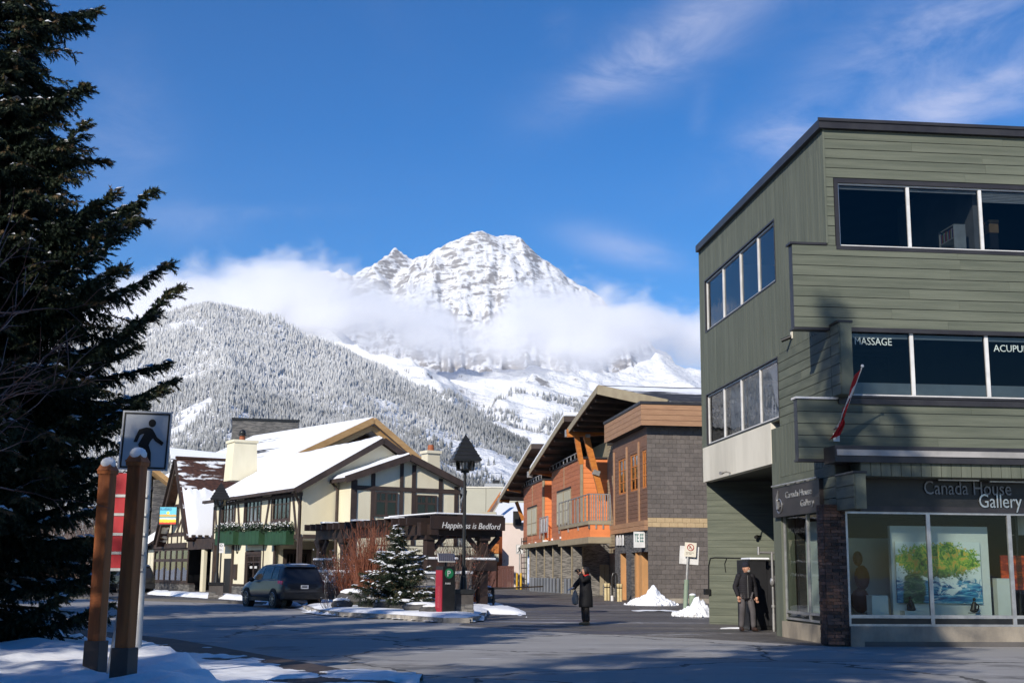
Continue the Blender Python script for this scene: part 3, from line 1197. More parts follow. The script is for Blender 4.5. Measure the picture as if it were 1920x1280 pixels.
# wing walls that run forward of the corner
zfb = S(1575, 742)[1]
zft = S(1575, 603)[1]
def wing(yf, za, zb_, w_=.27, seed=3):
    bx('wing_wall', m_green, gb, 0.0, w_, yf, -.001, za, zb_)
    clad(gb, m_greenH, 'S', 0, yf, -.024, za, zb_, .225, True, (), seed=seed)
    bx('screen_cap', m_darkmetal, gb, -.04, w_ + .02, yf - .04, -.03, zb_, zb_ + .045)
    clad(gb, m_green, 'F', yf, .0, w_, za, zb_, .3, False, (), seed=seed + 1)
wing(yFin2, zB2t + .002, zft)
wing(yFin1, zf1b, zf1t, .24, 13)
m_galv0 = mat('grey_white_flashing', (.40, .38, .37), .6, (.28, .27, .26), 2, bump=.05, rand=0)
# bulkhead and canopy over the shop front
YBH = -.62
xc0 = Fr(1566, 845, YBH - .1)[0]
zc1 = Fr(1566, 834, YBH - .1)[1]; zc0 = Fr(1566, 856, YBH - .1)[1]
bx('canopy', m_darkmetal, gb, xc0, XR, YBH - .1, -.024, zc0 - .10, zc1)
bx('canopy_trim', m_galv0, gb, xc0 + .03, XR, YBH - .125, YBH - .1, Fr(1700, 855, YBH - .12)[1], Fr(1700, 844, YBH - .12)[1])
zpn = Fr(1700, 893, YBH)[1]
bx('bulkhead', m_green, gb, .3, XR, YBH, -.025, zpn, zc0 - .1)
clad(gb, m_greenV, 'F', YBH, .3, XR, zpn, zc0 - .1, .22, False, (), seed=14)
zwt = Fr(1590, 958)[1]; zwb = Fr(1595, 1173)[1]; zsl = Fr(1595, 1153)[1]
bx('shop_sign_board', m_black, gb, .27, XR, -.02, .2, zwt + .12, zB2b)
bx('window_header', m_darkmetal, gb, .49, XR, -.03, .2, zwt, zwt + .12)
# brick pillar
m_brick = mat('old_brick', (.135, .070, .048), .85, (.05, .042, .042), 6, bump=.6, bscale=30, rand=.55)
m_mortar = mat('dark_mortar', (.09, .08, .075), .9, bump=.3)
xp1 = Fr(1589, 1080)[0]
zpl = Fr(1595, 1178)[1]
xq0 = Fr(1548.5, 1080)[0]
bx('brick_pillar', m_mortar, gb, xq0 + .015, xp1 - .004, .02, .47, 0.02, zwt + .14)
rnd = random.Random(5)
z = zpl - .32
row = 0
while z < zwt + .1:
    hgt = .068
    for (a, b_) in ([(xq0 + (xp1 - xq0) * u0_ + .005, xq0 + (xp1 - xq0) * u1_ - .005) for u0_, u1_ in (((0, .62), (.62, 1)) if row % 2 else ((0, .3), (.3, .78), (.78, 1)))]):
        bx('brick', m_brick, gb, a, b_, -.005 - rnd.uniform(0, .014), .03, z, z + hgt - .01)
    for (a, b_) in (((0.035, .2), (.21, .44)) if row % 2 else ((.035, .30), (.31, .44))):
        bx('brick', m_brick, gb, xq0 - rnd.uniform(0, .012), xq0 + .035, a, b_, z, z + hgt - .01)
    z += hgt
    row += 1
# plinth
bx('plinth', m_conc, gb, xp1 + .004, XR, -.06, .3, -.02, zwb)
bx('plinth', m_conc, gb, -.05, .3, .47, yCol2 + .05, -.02, S(1470, 1163)[1])
# shop windows, front
mull = [Fr(1744.5, 1070)[0], Fr(1897.5, 1075)[0]]
dm = mull[1] - mull[0]
mull += [mull[1] + dm]
w_ = window(gb, 'F', -.03, xp1, XR - .2, zwb, zwt, mull, [zsl - .02], fw=.045, mullw=.085, m_frame=m_alu, m_gl=m_glassg, name='shop_window')
bx('kick_panel', m_black, w_, xp1 + .05, XR - .3, .012, .03, zwb + .045, zsl - .06)
# shop windows, side
zwbS = S(1500, 1163)[1]; zslS = S(1513, 1148)[1]; zwtS = S(1513, 960)[1]
ys1 = S(1469, 1060)[0]; ysm = S(1513.5, 1060)[0]
w_ = window(gb, 'S', 0, .47, ys1, zwbS, zwtS + .3, [ysm], [zslS - .02], fw=.05, mullw=.07, m_frame=m_alu, m_gl=m_glassg, name='shop_window')
bx('kick_panel', m_black, w_, .075, .09, .52, ys1 - .05, zwbS + .05, zslS - .05)
# column and white band of the overhang, its soffit and the wall set back under it
bx('column', m_greenV, gb, -.03, .3, ys1, yCol, 0, zWl + .0)
bx('white_band', m_whitepanel, gb, -.035, .2, yCol - .02, yE + .02, zWl, zWb)
bx('soffit', m_darkmetal, gb, .0, 3.3, yCol, yE, zWl + .02, zWl + .08)
RX = 3.3
yN = yCol - .02
WA = Vector((.06, yE - .02, 0)); WB_ = Vector((RX, yE - 1.52, 0))
dirv = (WA - WB_).normalized()
outn = Vector((-dirv.y, dirv.x, 0))
if outn.y > 0: outn = -outn
MB().prism([tuple(WA + Vector((0, 0, -.02))), tuple(WB_ + Vector((0, 0, -.02))), (RX, yE, -.02), (.1, yE + .0, -.02)], (0, 0, zWl + .04)).build('recessed_wall', m_green, gb)
bx('return_wall', m_green, gb, .3, RX, yN - .25, yN, -.02, zWl + .02)
bx('return_wall', m_green, gb, RX, RX + .2, yN - .25, yE - 1.5, -.02, zWl + .02)
for i in range(int(zWl / .2) + 1):
    z0 = .06 + i * .2
    z1 = min(z0 + .193, zWl)
    if z1 - z0 < .03: continue
    mb = MB().prism([tuple(WB_ + Vector((0, 0, z0))), tuple(WA + Vector((0, 0, z0))), tuple(WA + outn * .015 + Vector((0, 0, z0))), tuple(WB_ + outn * .015 + Vector((0, 0, z0)))], (0, 0, z1 - z0))
    mb.build('board', m_greenH, gb)
def rec(px, py):                    # a point on the recessed wall
    d = FG._d(px, py); e = FG.e
    t_ = ((WB_ - e).dot(outn)) / d.dot(outn)
    return e + d * t_
# ribbon windows
def ev(a, b, n): return [a + (b - a) * i / n for i in range(1, n)]
m3S = sorted([S(1355, 560)[0], S(1387.5, 540)[0], S(1420.5, 510)[0]])
m2S = sorted([S(1357, 790)[0], S(1389, 770)[0], S(1424.5, 755)[0]])
window(gb, 'S', 0, *h3S, m3S, fw=.05, mullw=.08, m_gl=m_glass, trim=.045, m_trim=m_darkmetal, name='ribbon_window')
window(gb, 'S', 0, *h2S, m2S, fw=.05, mullw=.08, m_gl=m_glass, trim=.03, m_trim=m_darkmetal, name='ribbon_window')
w3 = window(gb, 'F', 0, *h3F, xm3, fw=.035, mullw=.07, m_gl=m_glassd, trim=.09, m_trim=m_darkmetal, name='ribbon_window')
w2 = window(gb, 'F', 0, *h2F, xm2, fw=.035, mullw=.08, m_gl=m_glassd, trim=.05, m_trim=m_darkmetal, name='ribbon_window')
# frosted lower strips, blinds and what stands behind the glass
m_frostg = mat('frosted_film', (.50, .60, .60), .6, (.42, .50, .50), 2, bump=0, rand=0)
zfr = Fr(1700, 718)[1]
for i, (a, b_) in enumerate(zip([x2w] + xm2[:-1], xm2)):
    bx('frosted_film', m_frostg, w2, a + .05, b_ - .05, .07, .074, z2w[0] + .05, zfr)
    bx('blind_rail', m_frostg, w2, a + .05, b_ - .07, .075, .10, z2w[1] - .17, z2w[1] - .07)
m_blind = mat('blind_slat', (.65, .68, .66), .6, bump=0, rand=0)
for i, (a, b_) in enumerate(zip([x3w] + xm3[:-1], xm3)):
    nn = 7 if i >= 2 else 2
    for k in range(nn):
        bx('blind_slat', m_blind, w3, a + .06, b_ - .06, .09, .115, z3w[1] - .08 - k * .036, z3w[1] - .055 - k * .036)
for y in (m2S + [y2[1]]):
    pass
bx('roller_blind', mat('pale_roller_blind', (.60, .70, .70), .8, bump=.02, rand=0), gb, .20, .21, y2[0] + .1, m2S[1] + .0, zw2[0] + .12, zw2[1] - .02)
bx('roller_blind', bpy.data.materials['pale_roller_blind'], gb, .20, .21, m2S[1] + .1, m2S[2] - .05, zw2[0] + .25, zw2[1] - .02)
bx('partition_wall', m_roomwall, gb, xm3[1] - .02, xm3[1] + .1, .35, 4.5, zB3t - .35, Z_TOP - .42)
# lettering on the office windows
m_frlet = mat('frosted_lettering', (.50, .58, .55), .6, bump=0, rand=0)
xa, za = Fr(1603, 645); xb, _ = Fr(1679, 648)
text('MASSAGE', .235, face_front(xa, .044, za + .0), m_frlet, parent=w2, sx=.86)
xa, za = Fr(1865, 658)
text('ACUPUNCTURE', .22, face_front(xa, .044, za), m_frlet, parent=w2, sx=.95)
# gallery room
bx('floor_slab', m_conc, gb, .3, XR, .3, yCol - .3, zwb - .12, zwb - .02)
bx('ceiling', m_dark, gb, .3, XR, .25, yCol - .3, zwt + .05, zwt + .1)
bx('gallery_wall_or_screen', m_dark, gb, .3, XR, 3.6, 3.7, zwb, zwt + .04)
bx('gallery_wall_or_screen', m_gallerywall, gb, .50, .58, 1.0, ys1 - .12, zwb, zwt - .1)  # pale screen added to stand in for the reflection in the side glass
bx('gallery_wall_or_screen', m_gallerywall, gb, 1.0, 2.1, 2.2, 2.3, zwb, zwt - .5)

# ---------------------------------------------------------------- bookshelf and lamp behind the top window
def gthing(name, label, cat, x, y, z, group=None):
    return empty(name, label, cat, FG.M @ Matrix.Translation((x, y, z)), group=group)
xs0, zs0 = Fr(1757, 462, .5); xs1_, zs1_ = Fr(1804, 424, .5)
bs = gthing('bookshelf', 'white open bookshelf of books behind the middle top floor window', 'bookshelf', xs0, .35, z3w[0] - .6)
W_ = xs1_ - xs0
zt = zs1_ - (z3w[0] - .6)
m_shelf = mat('white_shelf', (.62, .66, .62), .6, bump=0, rand=0)
bx('side_panel', m_shelf, bs, W_ - .28, W_, 0, .03, 0, zt)
bx('side_panel', m_shelf, bs, W_ - .28, W_, .75, .78, 0, zt)
bx('back_panel', m_shelf, bs, W_ - .02, W_, .03, .75, 0, zt)
for k in range(4):
    bx('shelf', m_shelf, bs, W_ - .27, W_ - .02, .03, .75, zt - .02 - k * .3, zt - k * .3)
for k in range(14):
    bx('book', mat('book_cover_%d' % k, [(.5, .1, .08), (.08, .12, .3), (.6, .6, .55), (.1, .3, .15)][k % 4], .6, bump=0, rand=0) if k < 4 else bpy.data.materials['book_cover_%d' % (k % 4)],
       bs, W_ - .26, W_ - .05, .05 + k * .048, .09 + k * .048, zt - .3, zt - .3 + .2 + .02 * (k % 3))
xb0, zb0 = Fr(1848, 440, .8); xb1, zb1 = Fr(1864, 420, .8)
cr = gthing('storage_box', 'tan cardboard box on a ledge behind the right top floor window', 'box', xb0, .6, zb0)
m_card = mat('cardboard', (.42, .27, .12), .8, bump=.05, rand=0)
bx('carton', m_card, cr, 0, .22, 0, .2, 0, .22)
bx('lid', m_card, cr, -.01, .23, -.01, .21, .23, .30)
bx('stand', m_dark, cr, 0, .2, 0, .2, -.9, 0)

# ---------------------------------------------------------------- gallery things
def picture_mat():
    m, t = new_mat('tree_by_water_painting')
    out = t.n('ShaderNodeOutputMaterial'); b = t.n('ShaderNodeBsdfPrincipled')
    b.inputs['Roughness'].default_value = .45
    tc = t.n('ShaderNodeTexCoord')
    o = tc.outputs['Generated']
    sp = t.n('ShaderNodeSeparateXYZ'); t.l(o, sp.inputs[0])
    X_, Z_ = sp.outputs[0], sp.outputs[2]
    wrp = t.noise(t.mapping(o, scale=(7, 1, 7)), 1.0, 4, .6, .8)
    wob = t.math('MULTIPLY', t.math('SUBTRACT', wrp, .5), 1.7)
    dx = t.math('DIVIDE', t.math('SUBTRACT', X_, .50), .52)
    dz = t.math('DIVIDE', t.math('SUBTRACT', Z_, .68), .31)
    rr = t.math('ADD', t.math('ADD', t.math('MULTIPLY', dx, dx), t.math('MULTIPLY', dz, dz)), wob)
    fw_ = t.math('MULTIPLY', t.math('SUBTRACT', t.noise(t.mapping(o, scale=(22, 1, 16), rot=(0, R(30), 0)), 1.0, 5, .7, 1.5), .5), 2.4)
    rr = t.math('ADD', rr, fw_)
    crown = t.math('SUBTRACT', 1.0, t.step(rr, .78, 1.0))
    tx = t.math('DIVIDE', t.math('SUBTRACT', X_, .20), .13)
    trunk = t.math('SUBTRACT', 1.0, t.step(t.math('ADD', t.math('MULTIPLY', tx, tx), t.math('ADD', wob, t.math('MULTIPLY', t.step(Z_, .4, .6), 3))), .7, 1.1))
    st = t.noise(t.mapping(o, scale=(10, 1, 5), rot=(0, R(35), 0)), 1.3, 6, .7, 1.8)
    st2 = t.noise(t.mapping(o, scale=(5, 1, 9)), 1.7, 5, .7, 1.2)
    leaf = t.ramp(st, [(.30, (.02, .05, .02)), (.42, (.08, .22, .03)), (.52, (.28, .50, .06)), (.58, (.75, .55, .08)), (.66, (.70, .30, .05)), (.74, (.75, .8, .55))])
    low = t.ramp(st2, [(.35, (.01, .03, .02)), (.5, (.03, .10, .04)), (.62, (.15, .25, .10)), (.75, (.4, .5, .4))])
    leaf = t.mix(t.step(Z_, .62, .40), leaf, low)
    wn = t.noise(t.mapping(o, scale=(2.2, 1, 15)), 1.5, 6, .7, .8)
    water = t.ramp(wn, [(.32, (.01, .02, .06)), (.45, (.02, .10, .25)), (.53, (.04, .28, .45)), (.60, (.25, .5, .6)), (.70, (.75, .85, .85))])
    bgc = t.mix(t.step(t.math('ADD', Z_, wob), .26, .42), water, (.72, .80, .76))
    c = t.mix(crown, bgc, leaf)
    c = t.mix(trunk, c, low)
    t.l(c, b.inputs['Base Color']); t.l(b.outputs[0], out.inputs[0])
    return m
yp = .55
pa = Fr(1668, 985, yp); pb = Fr(1851, 996, yp); pc = Fr(1745, 1158, yp)
pn = gthing('display_screen', 'tall white free standing display panel behind the gallery window', 'display screen', pa[0], yp, zwb)
bx('panel', m_gallerywall, pn, 0, pb[0] - pa[0], 0, .12, 0, pa[1] - zwb)
bx('foot', m_gallerywall, pn, -.02, pb[0] - pa[0] + .02, -.04, .16, -.02, .03)
q0 = Fr(1683, 1130, yp - .05); q1 = Fr(1836, 1016, yp - .05)
ptg = gthing('painting', 'large unframed abstract painting of green and orange tree above blue water', 'painting', q0[0], yp - .06, q0[1])
bx('canvas', picture_mat(), ptg, 0, q1[0] - q0[0], 0, .045, 0, q1[1] - q0[1])
bx('stretcher_bar', m_shelf, ptg, .02, q1[0] - q0[0] - .02, .045, .056, .02, q1[1] - q0[1] - .02)
def plinth_thing(px0, px1, py0, py1, yy, label, group='white display plinths in the gallery window'):
    a = Fr(px0, py1, yy); b_ = Fr(px1, py0, yy)
    t_ = gthing('display_plinth', label, 'plinth', a[0], yy, a[1], group)
    bx('column_body', m_gallerywall, t_, 0, b_[0] - a[0], 0, .3, 0, b_[1] - a[1])
    bx('top_slab', m_gallerywall, t_, -.005, b_[0] - a[0] + .005, -.005, .305, b_[1] - a[1], b_[1] - a[1] + .015)
    return a, b_
plinth_thing(1636, 1665, 1117, 1152, .35, 'small white display plinth left of the painting panel')
plinth_thing(1697, 1735, 1146, 1153, .28, 'low white plinth carrying the dark figurine under the painting')
plinth_thing(1873, 1893, 1085, 1158, .6, 'tall white display plinth right of the painting panel')
t_ = gthing('display_plinth', 'narrow white display plinth seen through the side window', 'plinth', .8, S(1527, 1147, .8)[0], zwbS + .1, 'white display plinths in the gallery window')
bx('column_body', m_gallerywall, t_, 0, .3, 0, .3, 0, .55)
bx('top_slab', m_gallerywall, t_, -.005, .305, -.005, .305, .55, .565)
m_bronze = mat('dark_bronze', (.05, .045, .04), .4, (.03, .03, .025), 8, metal=.5, bump=.1, rand=0)
def figurine(px, py, yy, s_, label, flip=1):
    a = Fr(px, py, yy)
    t_ = gthing('figurine', label, 'sculpture', a[0], yy, a[1], 'small dark figurines in the gallery window')
    mb = MB()
    mb.ball((0, 0, .045 * s_), .05 * s_, 10, 6, (1.7, 1, .8))
    mb.tube([(-.02 * flip * s_, 0, .05 * s_), (0, 0, .13 * s_), (.01 * flip * s_, 0, .2 * s_)], [.05 * s_, .048 * s_, .025 * s_], 9)
    mb.ball((.012 * flip * s_, 0, .235 * s_), .03 * s_, 9, 6)
    mb.tube([(.02 * flip * s_, -.02, .17 * s_), (.075 * flip * s_, -.03, .12 * s_), (.07 * flip * s_, -.02, .06 * s_)], .014 * s_, 6)
    mb.build('body', m_bronze, t_, smooth=True)
    bx('base', m_black, t_, -.1 * s_, .1 * s_, -.05, .05, -.012, .004)
figurine(1709, 1146, .35, 1.25, 'dark seated figurine on the low white plinth left of the mullion', -1)
figurine(1827, 1148, .2, 1.2, 'dark crouching figurine standing below the right half of the painting')
rdv = Fr(1900, 1105, .9)
rp = gthing('painting', 'glowing red orange painting cut by the right edge of the photo', 'painting', rdv[0] - .25, .9, rdv[1])
bx('canvas', mat('red_orange_paint', (.75, .10, .02), .5, (.25, .02, .01), 3, (1, 1, 3), bump=.1, rand=0, lo=.4, hi=.6), rp, 0, 1.2, 0, .04, 0, .75)
bx('stretcher_bar', m_shelf, rp, .02, 1.18, .04, .05, .02, .73)
rs = Fr(1612, 1100, 1.6)
sc_ = gthing('sculpture', 'tall rounded red abstract sculpture deep behind the gallery glass', 'sculpture', rs[0], 1.6, zwb)
mb = MB().ball((0, 0, .5), .22, 12, 8, (1, .7, 1.3)).ball((.06, 0, 1.0), .2, 12, 8, (.9, .6, 1.4)).ball((-.02, 0, 1.42), .13, 10, 7, (.9, .6, 1.3))
mb.build('carved_body', mat('red_lacquer', (.08, .006, .005), .6, (.04, .004, .004), 3, bump=0, rand=0), sc_, smooth=True)
bx('base', m_black, sc_, -.25, .25, -.2, .2, 0, .16)

# ---------------------------------------------------------------- signs
m_chrome = mat('brushed_steel_letters', (.62, .61, .60), .3, (.4, .4, .4), 6, bump=.05, metal=.8, rand=0)
m_signb = mat('dark_brown_sign', (.045, .037, .035), .5, (.028, .024, .023), 1.5, bump=.05, rand=0)
ya, zta = S(1545, 897); yb, ztb = S(1457, 912)
zsb = S(1545, 959)[1]
sg = gthing('gallery_sign', 'dark side sign with steel gallery lettering and round emblem over the side window', 'sign', -.12, ya, 0)
bx('board', m_signb, sg, 0, .11, 0, yb - ya, zsb, zta)
bx('light_rail', m_alu, sg, -.05, -.01, .05, yb - ya - .05, zta + .02, zta + .05)
for k in range(4):
    bx('rail_bracket', m_alu, sg, -.04, .1, .2 + k * .7, .23 + k * .7, zta, zta + .03)
LS = yb - ya
H_ = zta - zsb
text('Canada House', H_ * .30, face_side(-.004, LS * .70, zsb + H_ * .58), m_chrome, parent=sg, sx=LS * .60 / (H_ * .30 * 6.35), extrude=.012)
text('Gallery', H_ * .30, face_side(-.004, LS * .38, zsb + H_ * .24), m_chrome, parent=sg, sx=LS * .60 / (H_ * .30 * 6.35), extrude=.012)
yy_ = LS * .84
mb = MB()
ring = [(-.012, yy_ + .20 * math.cos(a), zsb + H_ * .36 + H_ * .23 * math.sin(a)) for a in [i * math.tau / 24 for i in range(25)]]
mb.tube(ring, .014, 6)
mb.tube([(-.012, yy_ + .10, zsb + H_ * .25), (-.012, yy_ + .16, zsb + H_ * .6), (-.012, yy_ + .07, zsb + H_ * .88)], [.045, .04, .012], 6)
mb.tube([(-.012, yy_ - .08, zsb + H_ * .36), (-.012, yy_ + .02, zsb + H_ * .25), (-.012, yy_ - .0, zsb + H_ * .5)], .016, 6)
mb.build('emblem', m_chrome, sg, smooth=True)
xa, za = Fr(1730, 926)
sg2 = gthing('fascia_lettering', 'large thin steel gallery lettering across the black fascia over the shop windows', 'sign', xa, -.03, 0)
m_shadelet = mat('shaded_steel_letters', (.22, .22, .23), .4, (.15, .15, .16), 6, bump=0, metal=.3, rand=0)  # darker copy of the steel letters, canopy shade put into its colour
wid = Fr(1907, 930)[0] - xa
text('Canada House', .42, face_front(0, -.02, za), m_shadelet, parent=sg2, sx=wid / (.42 * 6.35), extrude=.01)
xg, zg = Fr(1833, 951)
text('Gallery', .42, face_front(xg - xa, -.02, zg), m_chrome, parent=sg2, sx=wid / (.42 * 6.35), extrude=.01)
for (pa_, pb_, py) in ((1757, 1833, 901), (1853, 1925, 904)):
    a, b_ = Fr(pa_, py, -.2)[0], Fr(pb_, py, -.2)[0]
    bx('strip_light', m_alu, sg2, a - xa, b_ - xa, -.25, -.2, Fr(pa_, py, -.2)[1], Fr(pa_, py, -.2)[1] + .03)
    bx('light_bracket', m_black, sg2, a - xa + .3, a - xa + .33, -.21, -.0, Fr(pa_, py, -.2)[1] + .03, Fr(pa_, py, -.2)[1] + .05)

# ---------------------------------------------------------------- flag
bxp = Fr(1567, 819)
tipd = 1.25
tip = Fr(1617, 686, -tipd)
fl = gthing('flag', 'red and white flag hanging limp from an angled pole on the green wall', 'flag', bxp[0], -.03, bxp[1])
T_ = Vector((tip[0] - bxp[0], -tipd + .03, tip[1] - bxp[1]))
m_red = mat('red_flag_cloth', (.42, .012, .02), .8, (.22, .008, .012), 8, bump=.1, rand=0)
m_wht = mat('white_flag_cloth', (.75, .74, .76), .8, (.5, .5, .54), 8, bump=.1, rand=0)
bx('bracket_plate', m_whitepaint, fl, -.07, .07, -.02, .0, -.10, .08)
MB().tube([(0, -.02, -.02), T_ * .12], .022, 8).build('bracket_socket', m_whitepaint, fl)
MB().tube([T_ * .02, T_], .013, 8).build('pole', m_whitepaint, fl, smooth=True)
MB().ball(tuple(T_), .035, 8, 6).build('finial', m_whitepaint, fl, smooth=True)
# cloth gathered along the pole: folds hang straight down from it
def fold(t0, t1, drop0, drop1, wv, m, nm, seed=1):
    rn = random.Random(seed)
    nu, nv = 18, 9
    vs, fs = [], []
    for i in range(nu + 1):
        u = i / nu
        p = T_ * (t0 + (t1 - t0) * u)
        dr = drop0 + (drop1 - drop0) * u
        for j in range(nv + 1):
            v_ = j / nv
            off = wv * math.sin(u * 5 + v_ * 7 + seed) * v_
            vs.append((p.x + off - .15 * v_, p.y + wv * math.cos(u * 7 + v_ * 9 + seed * 2) * v_ + dr * v_ * .35, p.z - dr * v_))
    for i in range(nu):
        for j in range(nv):
            a = i * (nv + 1) + j
            fs.append((a, a + nv + 1, a + nv + 2, a + 1))
    return MB().add(vs, fs).build(nm, m, fl, smooth='all')
fold(.78, .97, .30, .16, .015, m_red, 'red_field', 1)
fold(.45, .79, .42, .30, .03, m_wht, 'white_field', 2)
fold(.40, .66, .50, .36, .04, m_red, 'maple_leaf_fold', 5)
fold(.16, .46, .10, .42, .035, m_wht, 'white_field', 3)
fold(.10, .50, .22, .62, .06, m_red, 'red_field', 4)

# ---------------------------------------------------------------- small things on the building
yk, zk = S(1487, 633)
cam_ = gthing('security_camera', 'small beige security camera on the side wall under the upper band', 'camera', 0, yk, zk)
bx('mount', m_whitepanel, cam_, -.05, 0, -.05, .05, -.02, .14)
MB().tube([(-.03, 0, .03), (-.25, .12, -.06)], .045, 10).build('body', m_black, cam_, smooth=True)
yl, zl = S(1372, 886)
lm = gthing('wall_lamp', 'small metal spotlight bracket low on the white overhang band', 'lamp', -.035, yl, zl)
MB().tube([(0, 0, 0), (-.12, 0, .03), (-.22, -.1, .0)], .02, 8).build('arm', m_alu, lm)
MB().tube([(-.22, -.1, .0), (-.34, -.18, -.03)], [.03, .05], 10).build('lamp_head', m_alu, lm)
a = rec(1427, 1005)
lm2 = gthing('wall_lamp', 'small dark spotlight on the recessed green wall inside the shadow edge', 'lamp', a.x, a.y, a.z)
MB().tube([(0, 0, 0), (-.1, 0, .02)], .02, 8).build('arm', m_black, lm2)
MB().tube([(-.1, .05, .02), (-.2, -.12, -.03)], [.035, .05], 10).build('lamp_head', m_black, lm2)
# conduit on the recessed wall
pts = [rec(1329, 1110), rec(1329, 1060), rec(1332, 1046), rec(1340, 1044.5), rec(1405, 1046)]
cd = gthing('wall_conduit', 'thin dark conduit with two drops and a socket on the recessed green wall', 'pipe', pts[0].x, pts[0].y, 0)
O_ = Vector((pts[0].x, pts[0].y, 0))
MB().tube([p + outn * .03 - O_ for p in pts], .017, 6).build('pipe', m_black, cd)
q = [rec(1363, 1045), rec(1359, 1056), rec(1360, 1066), rec(1361, 1072)]
MB().tube([p + outn * .03 - O_ for p in q], .012, 6).build('cable', m_black, cd)
q = rec(1328, 1111)
MB().box(q.x - O_.x - .12, q.x - O_.x + .05, q.y - O_.y - .1, q.y - O_.y + .1, q.z - .05, q.z + .12).build('socket_box', m_black, cd)
# black cabinet by the corner
cx, cy = FG.hz(1406, 1181)
zc_ = FG.hx(1425, 1049, cy)[1]
kb = gthing('utility_cabinet', 'tall black utility cabinet with snow on top beside the corner column', 'cabinet', cx, cy, 0)
bx('body', m_black, kb, 0, 1.0, 0, 1.1, 0.02, zc_)
bx('door', mat('dark_grey_door', (.022, .022, .025), .5, bump=.05), kb, .05, .5, -.02, -.002, .12, zc_ - .06)
bx('door', bpy.data.materials['dark_grey_door'], kb, .51, .95, -.02, -.002, .12, zc_ - .06)
MB().box(.05, .6, -.01, .9, zc_, zc_ + .06).build('snow_cap', SNOW, kb, bevel=.03)
# meter pipe and bollard at the corner
def cgp(px, py): return FG.hz(px, py)
mx, my = cgp(1451.5, 1183)
pp = gthing('gas_meter_pipe', 'galvanised standpipe with regulator and top cross piece at the corner column', 'pipe', mx, my, 0)
zt_ = FG.hx(1450, 1034, my)[1]
mb = MB().cyl(0, 0, 0, zt_, .032, seg=10).cyl(0, 0, zt_ * .30, zt_ * .33, .055, seg=10).cyl(0, 0, zt_ * .02, zt_ * .22, .042, seg=10)
mb.build('riser', m_alu, pp, smooth=True)
MB().tube([(-.36, 0, zt_ - .02), (.12, 0, zt_ - .02), (.14, 0, zt_ - .1)], .03, 8).build('cross_pipe', m_alu, pp, smooth=True)
MB().cyl(-.36, 0, zt_ - .08, zt_ + .13, .035, seg=8).build('vent_cap', m_alu, pp)
MB().ball((-.02, -.02, zt_ * .62), .09, 10, 7, (.7, .9, 1.3)).cyl(.08, -.03, zt_ * .6, zt_ * .7, .035, seg=8).build('regulator', m_alu, pp, smooth=True)
mx, my = cgp(1438, 1180)
bl = gthing('bollard', 'slim pale grey bollard with a blue label next to the standpipe', 'bollard', mx, my, 0)
hb = FG.hx(1437, 1100, my)[1]
m_galv = mat('galvanised_post', (.50, .50, .50), .5, (.32, .31, .30), 5, (1, 1, .3), bump=.05, metal=.4, rand=0)
MB().cyl(0, 0, 0, hb, .07, seg=14).build('post', m_galv, bl, smooth=True)
MB().cyl(0, 0, hb * .88, hb * .95, .073, seg=14).build('label_band', mat('blue_label', (.06, .16, .42), .5, bump=0, rand=0), bl, smooth=True)
mx, my = cgp(1458, 1172)
jb = gthing('junction_box', 'small white junction box low on the corner column', 'box', mx, my, 0)
bx('body', m_whitepaint, jb, -.1, .1, -.12, .0, .22, .42)
bx('cable_gland', m_black, jb, -.03, .03, -.05, 0, .02, .22)
# slim black lamp or sign post at the right edge
mx, my = on_ground(1918, 1206)[:2]
rpst = empty('sign_post', 'slim black street post with bracket cut by the right edge of the photo', 'post', loc=(mx, my, .1))
k = my / FPX
MB().cyl(0, 0, 0, 3.1, .042, seg=12).build('pole', m_black, rpst, smooth=True)
zz = at_depth(1906, 940, my).z - .1
MB().cyl(-.0, 0, zz - .9, zz, .05, seg=12).build('sleeve', m_black, rpst, smooth=True)
MB().tube([(-.12, 0, zz - .0), (0, 0, zz)], .02, 6).tube([(-.1, 0, zz - .75), (.0, 0, zz - .75)], .018, 6).build('bracket', m_alu, rpst)
bx('sign_plate', m_galv, rpst, .05, .40, -.01, .01, zz - .75, zz)
# snow along the foot of the building, pavement with kerb in front
def gsheet(name, pts, z, m, thick, label=None):
    mb = MB().prism([(*p, z - thick) for p in pts], (0, 0, thick))
    o = mb.build(name, m)
    return tag(o, label, kind='structure')
kx, ky = FG.hz(1640, 1209)
bx('pavement', m_paveg, None, xp1 + .3, XR + 2, ky + .16, -.065, -.02, .105)
pvm = C.objects['pavement']; pvm.matrix_world = FG.M.copy(); pvm['kind'] = 'structure'; pvm['label'] = 'narrow pavement in front of the gallery'
q = xp1 + .1
while q < XR + 2:
    L = random.uniform(1.5, 2.1)
    o = bx('kerb_stone', m_kerb, None, q, q + L - .02, ky, ky + .155, -.02, .12 + random.uniform(-.006, .006), bevel=.015)
    o.matrix_world = FG.M.copy(); o['kind'] = 'structure'
    q += L
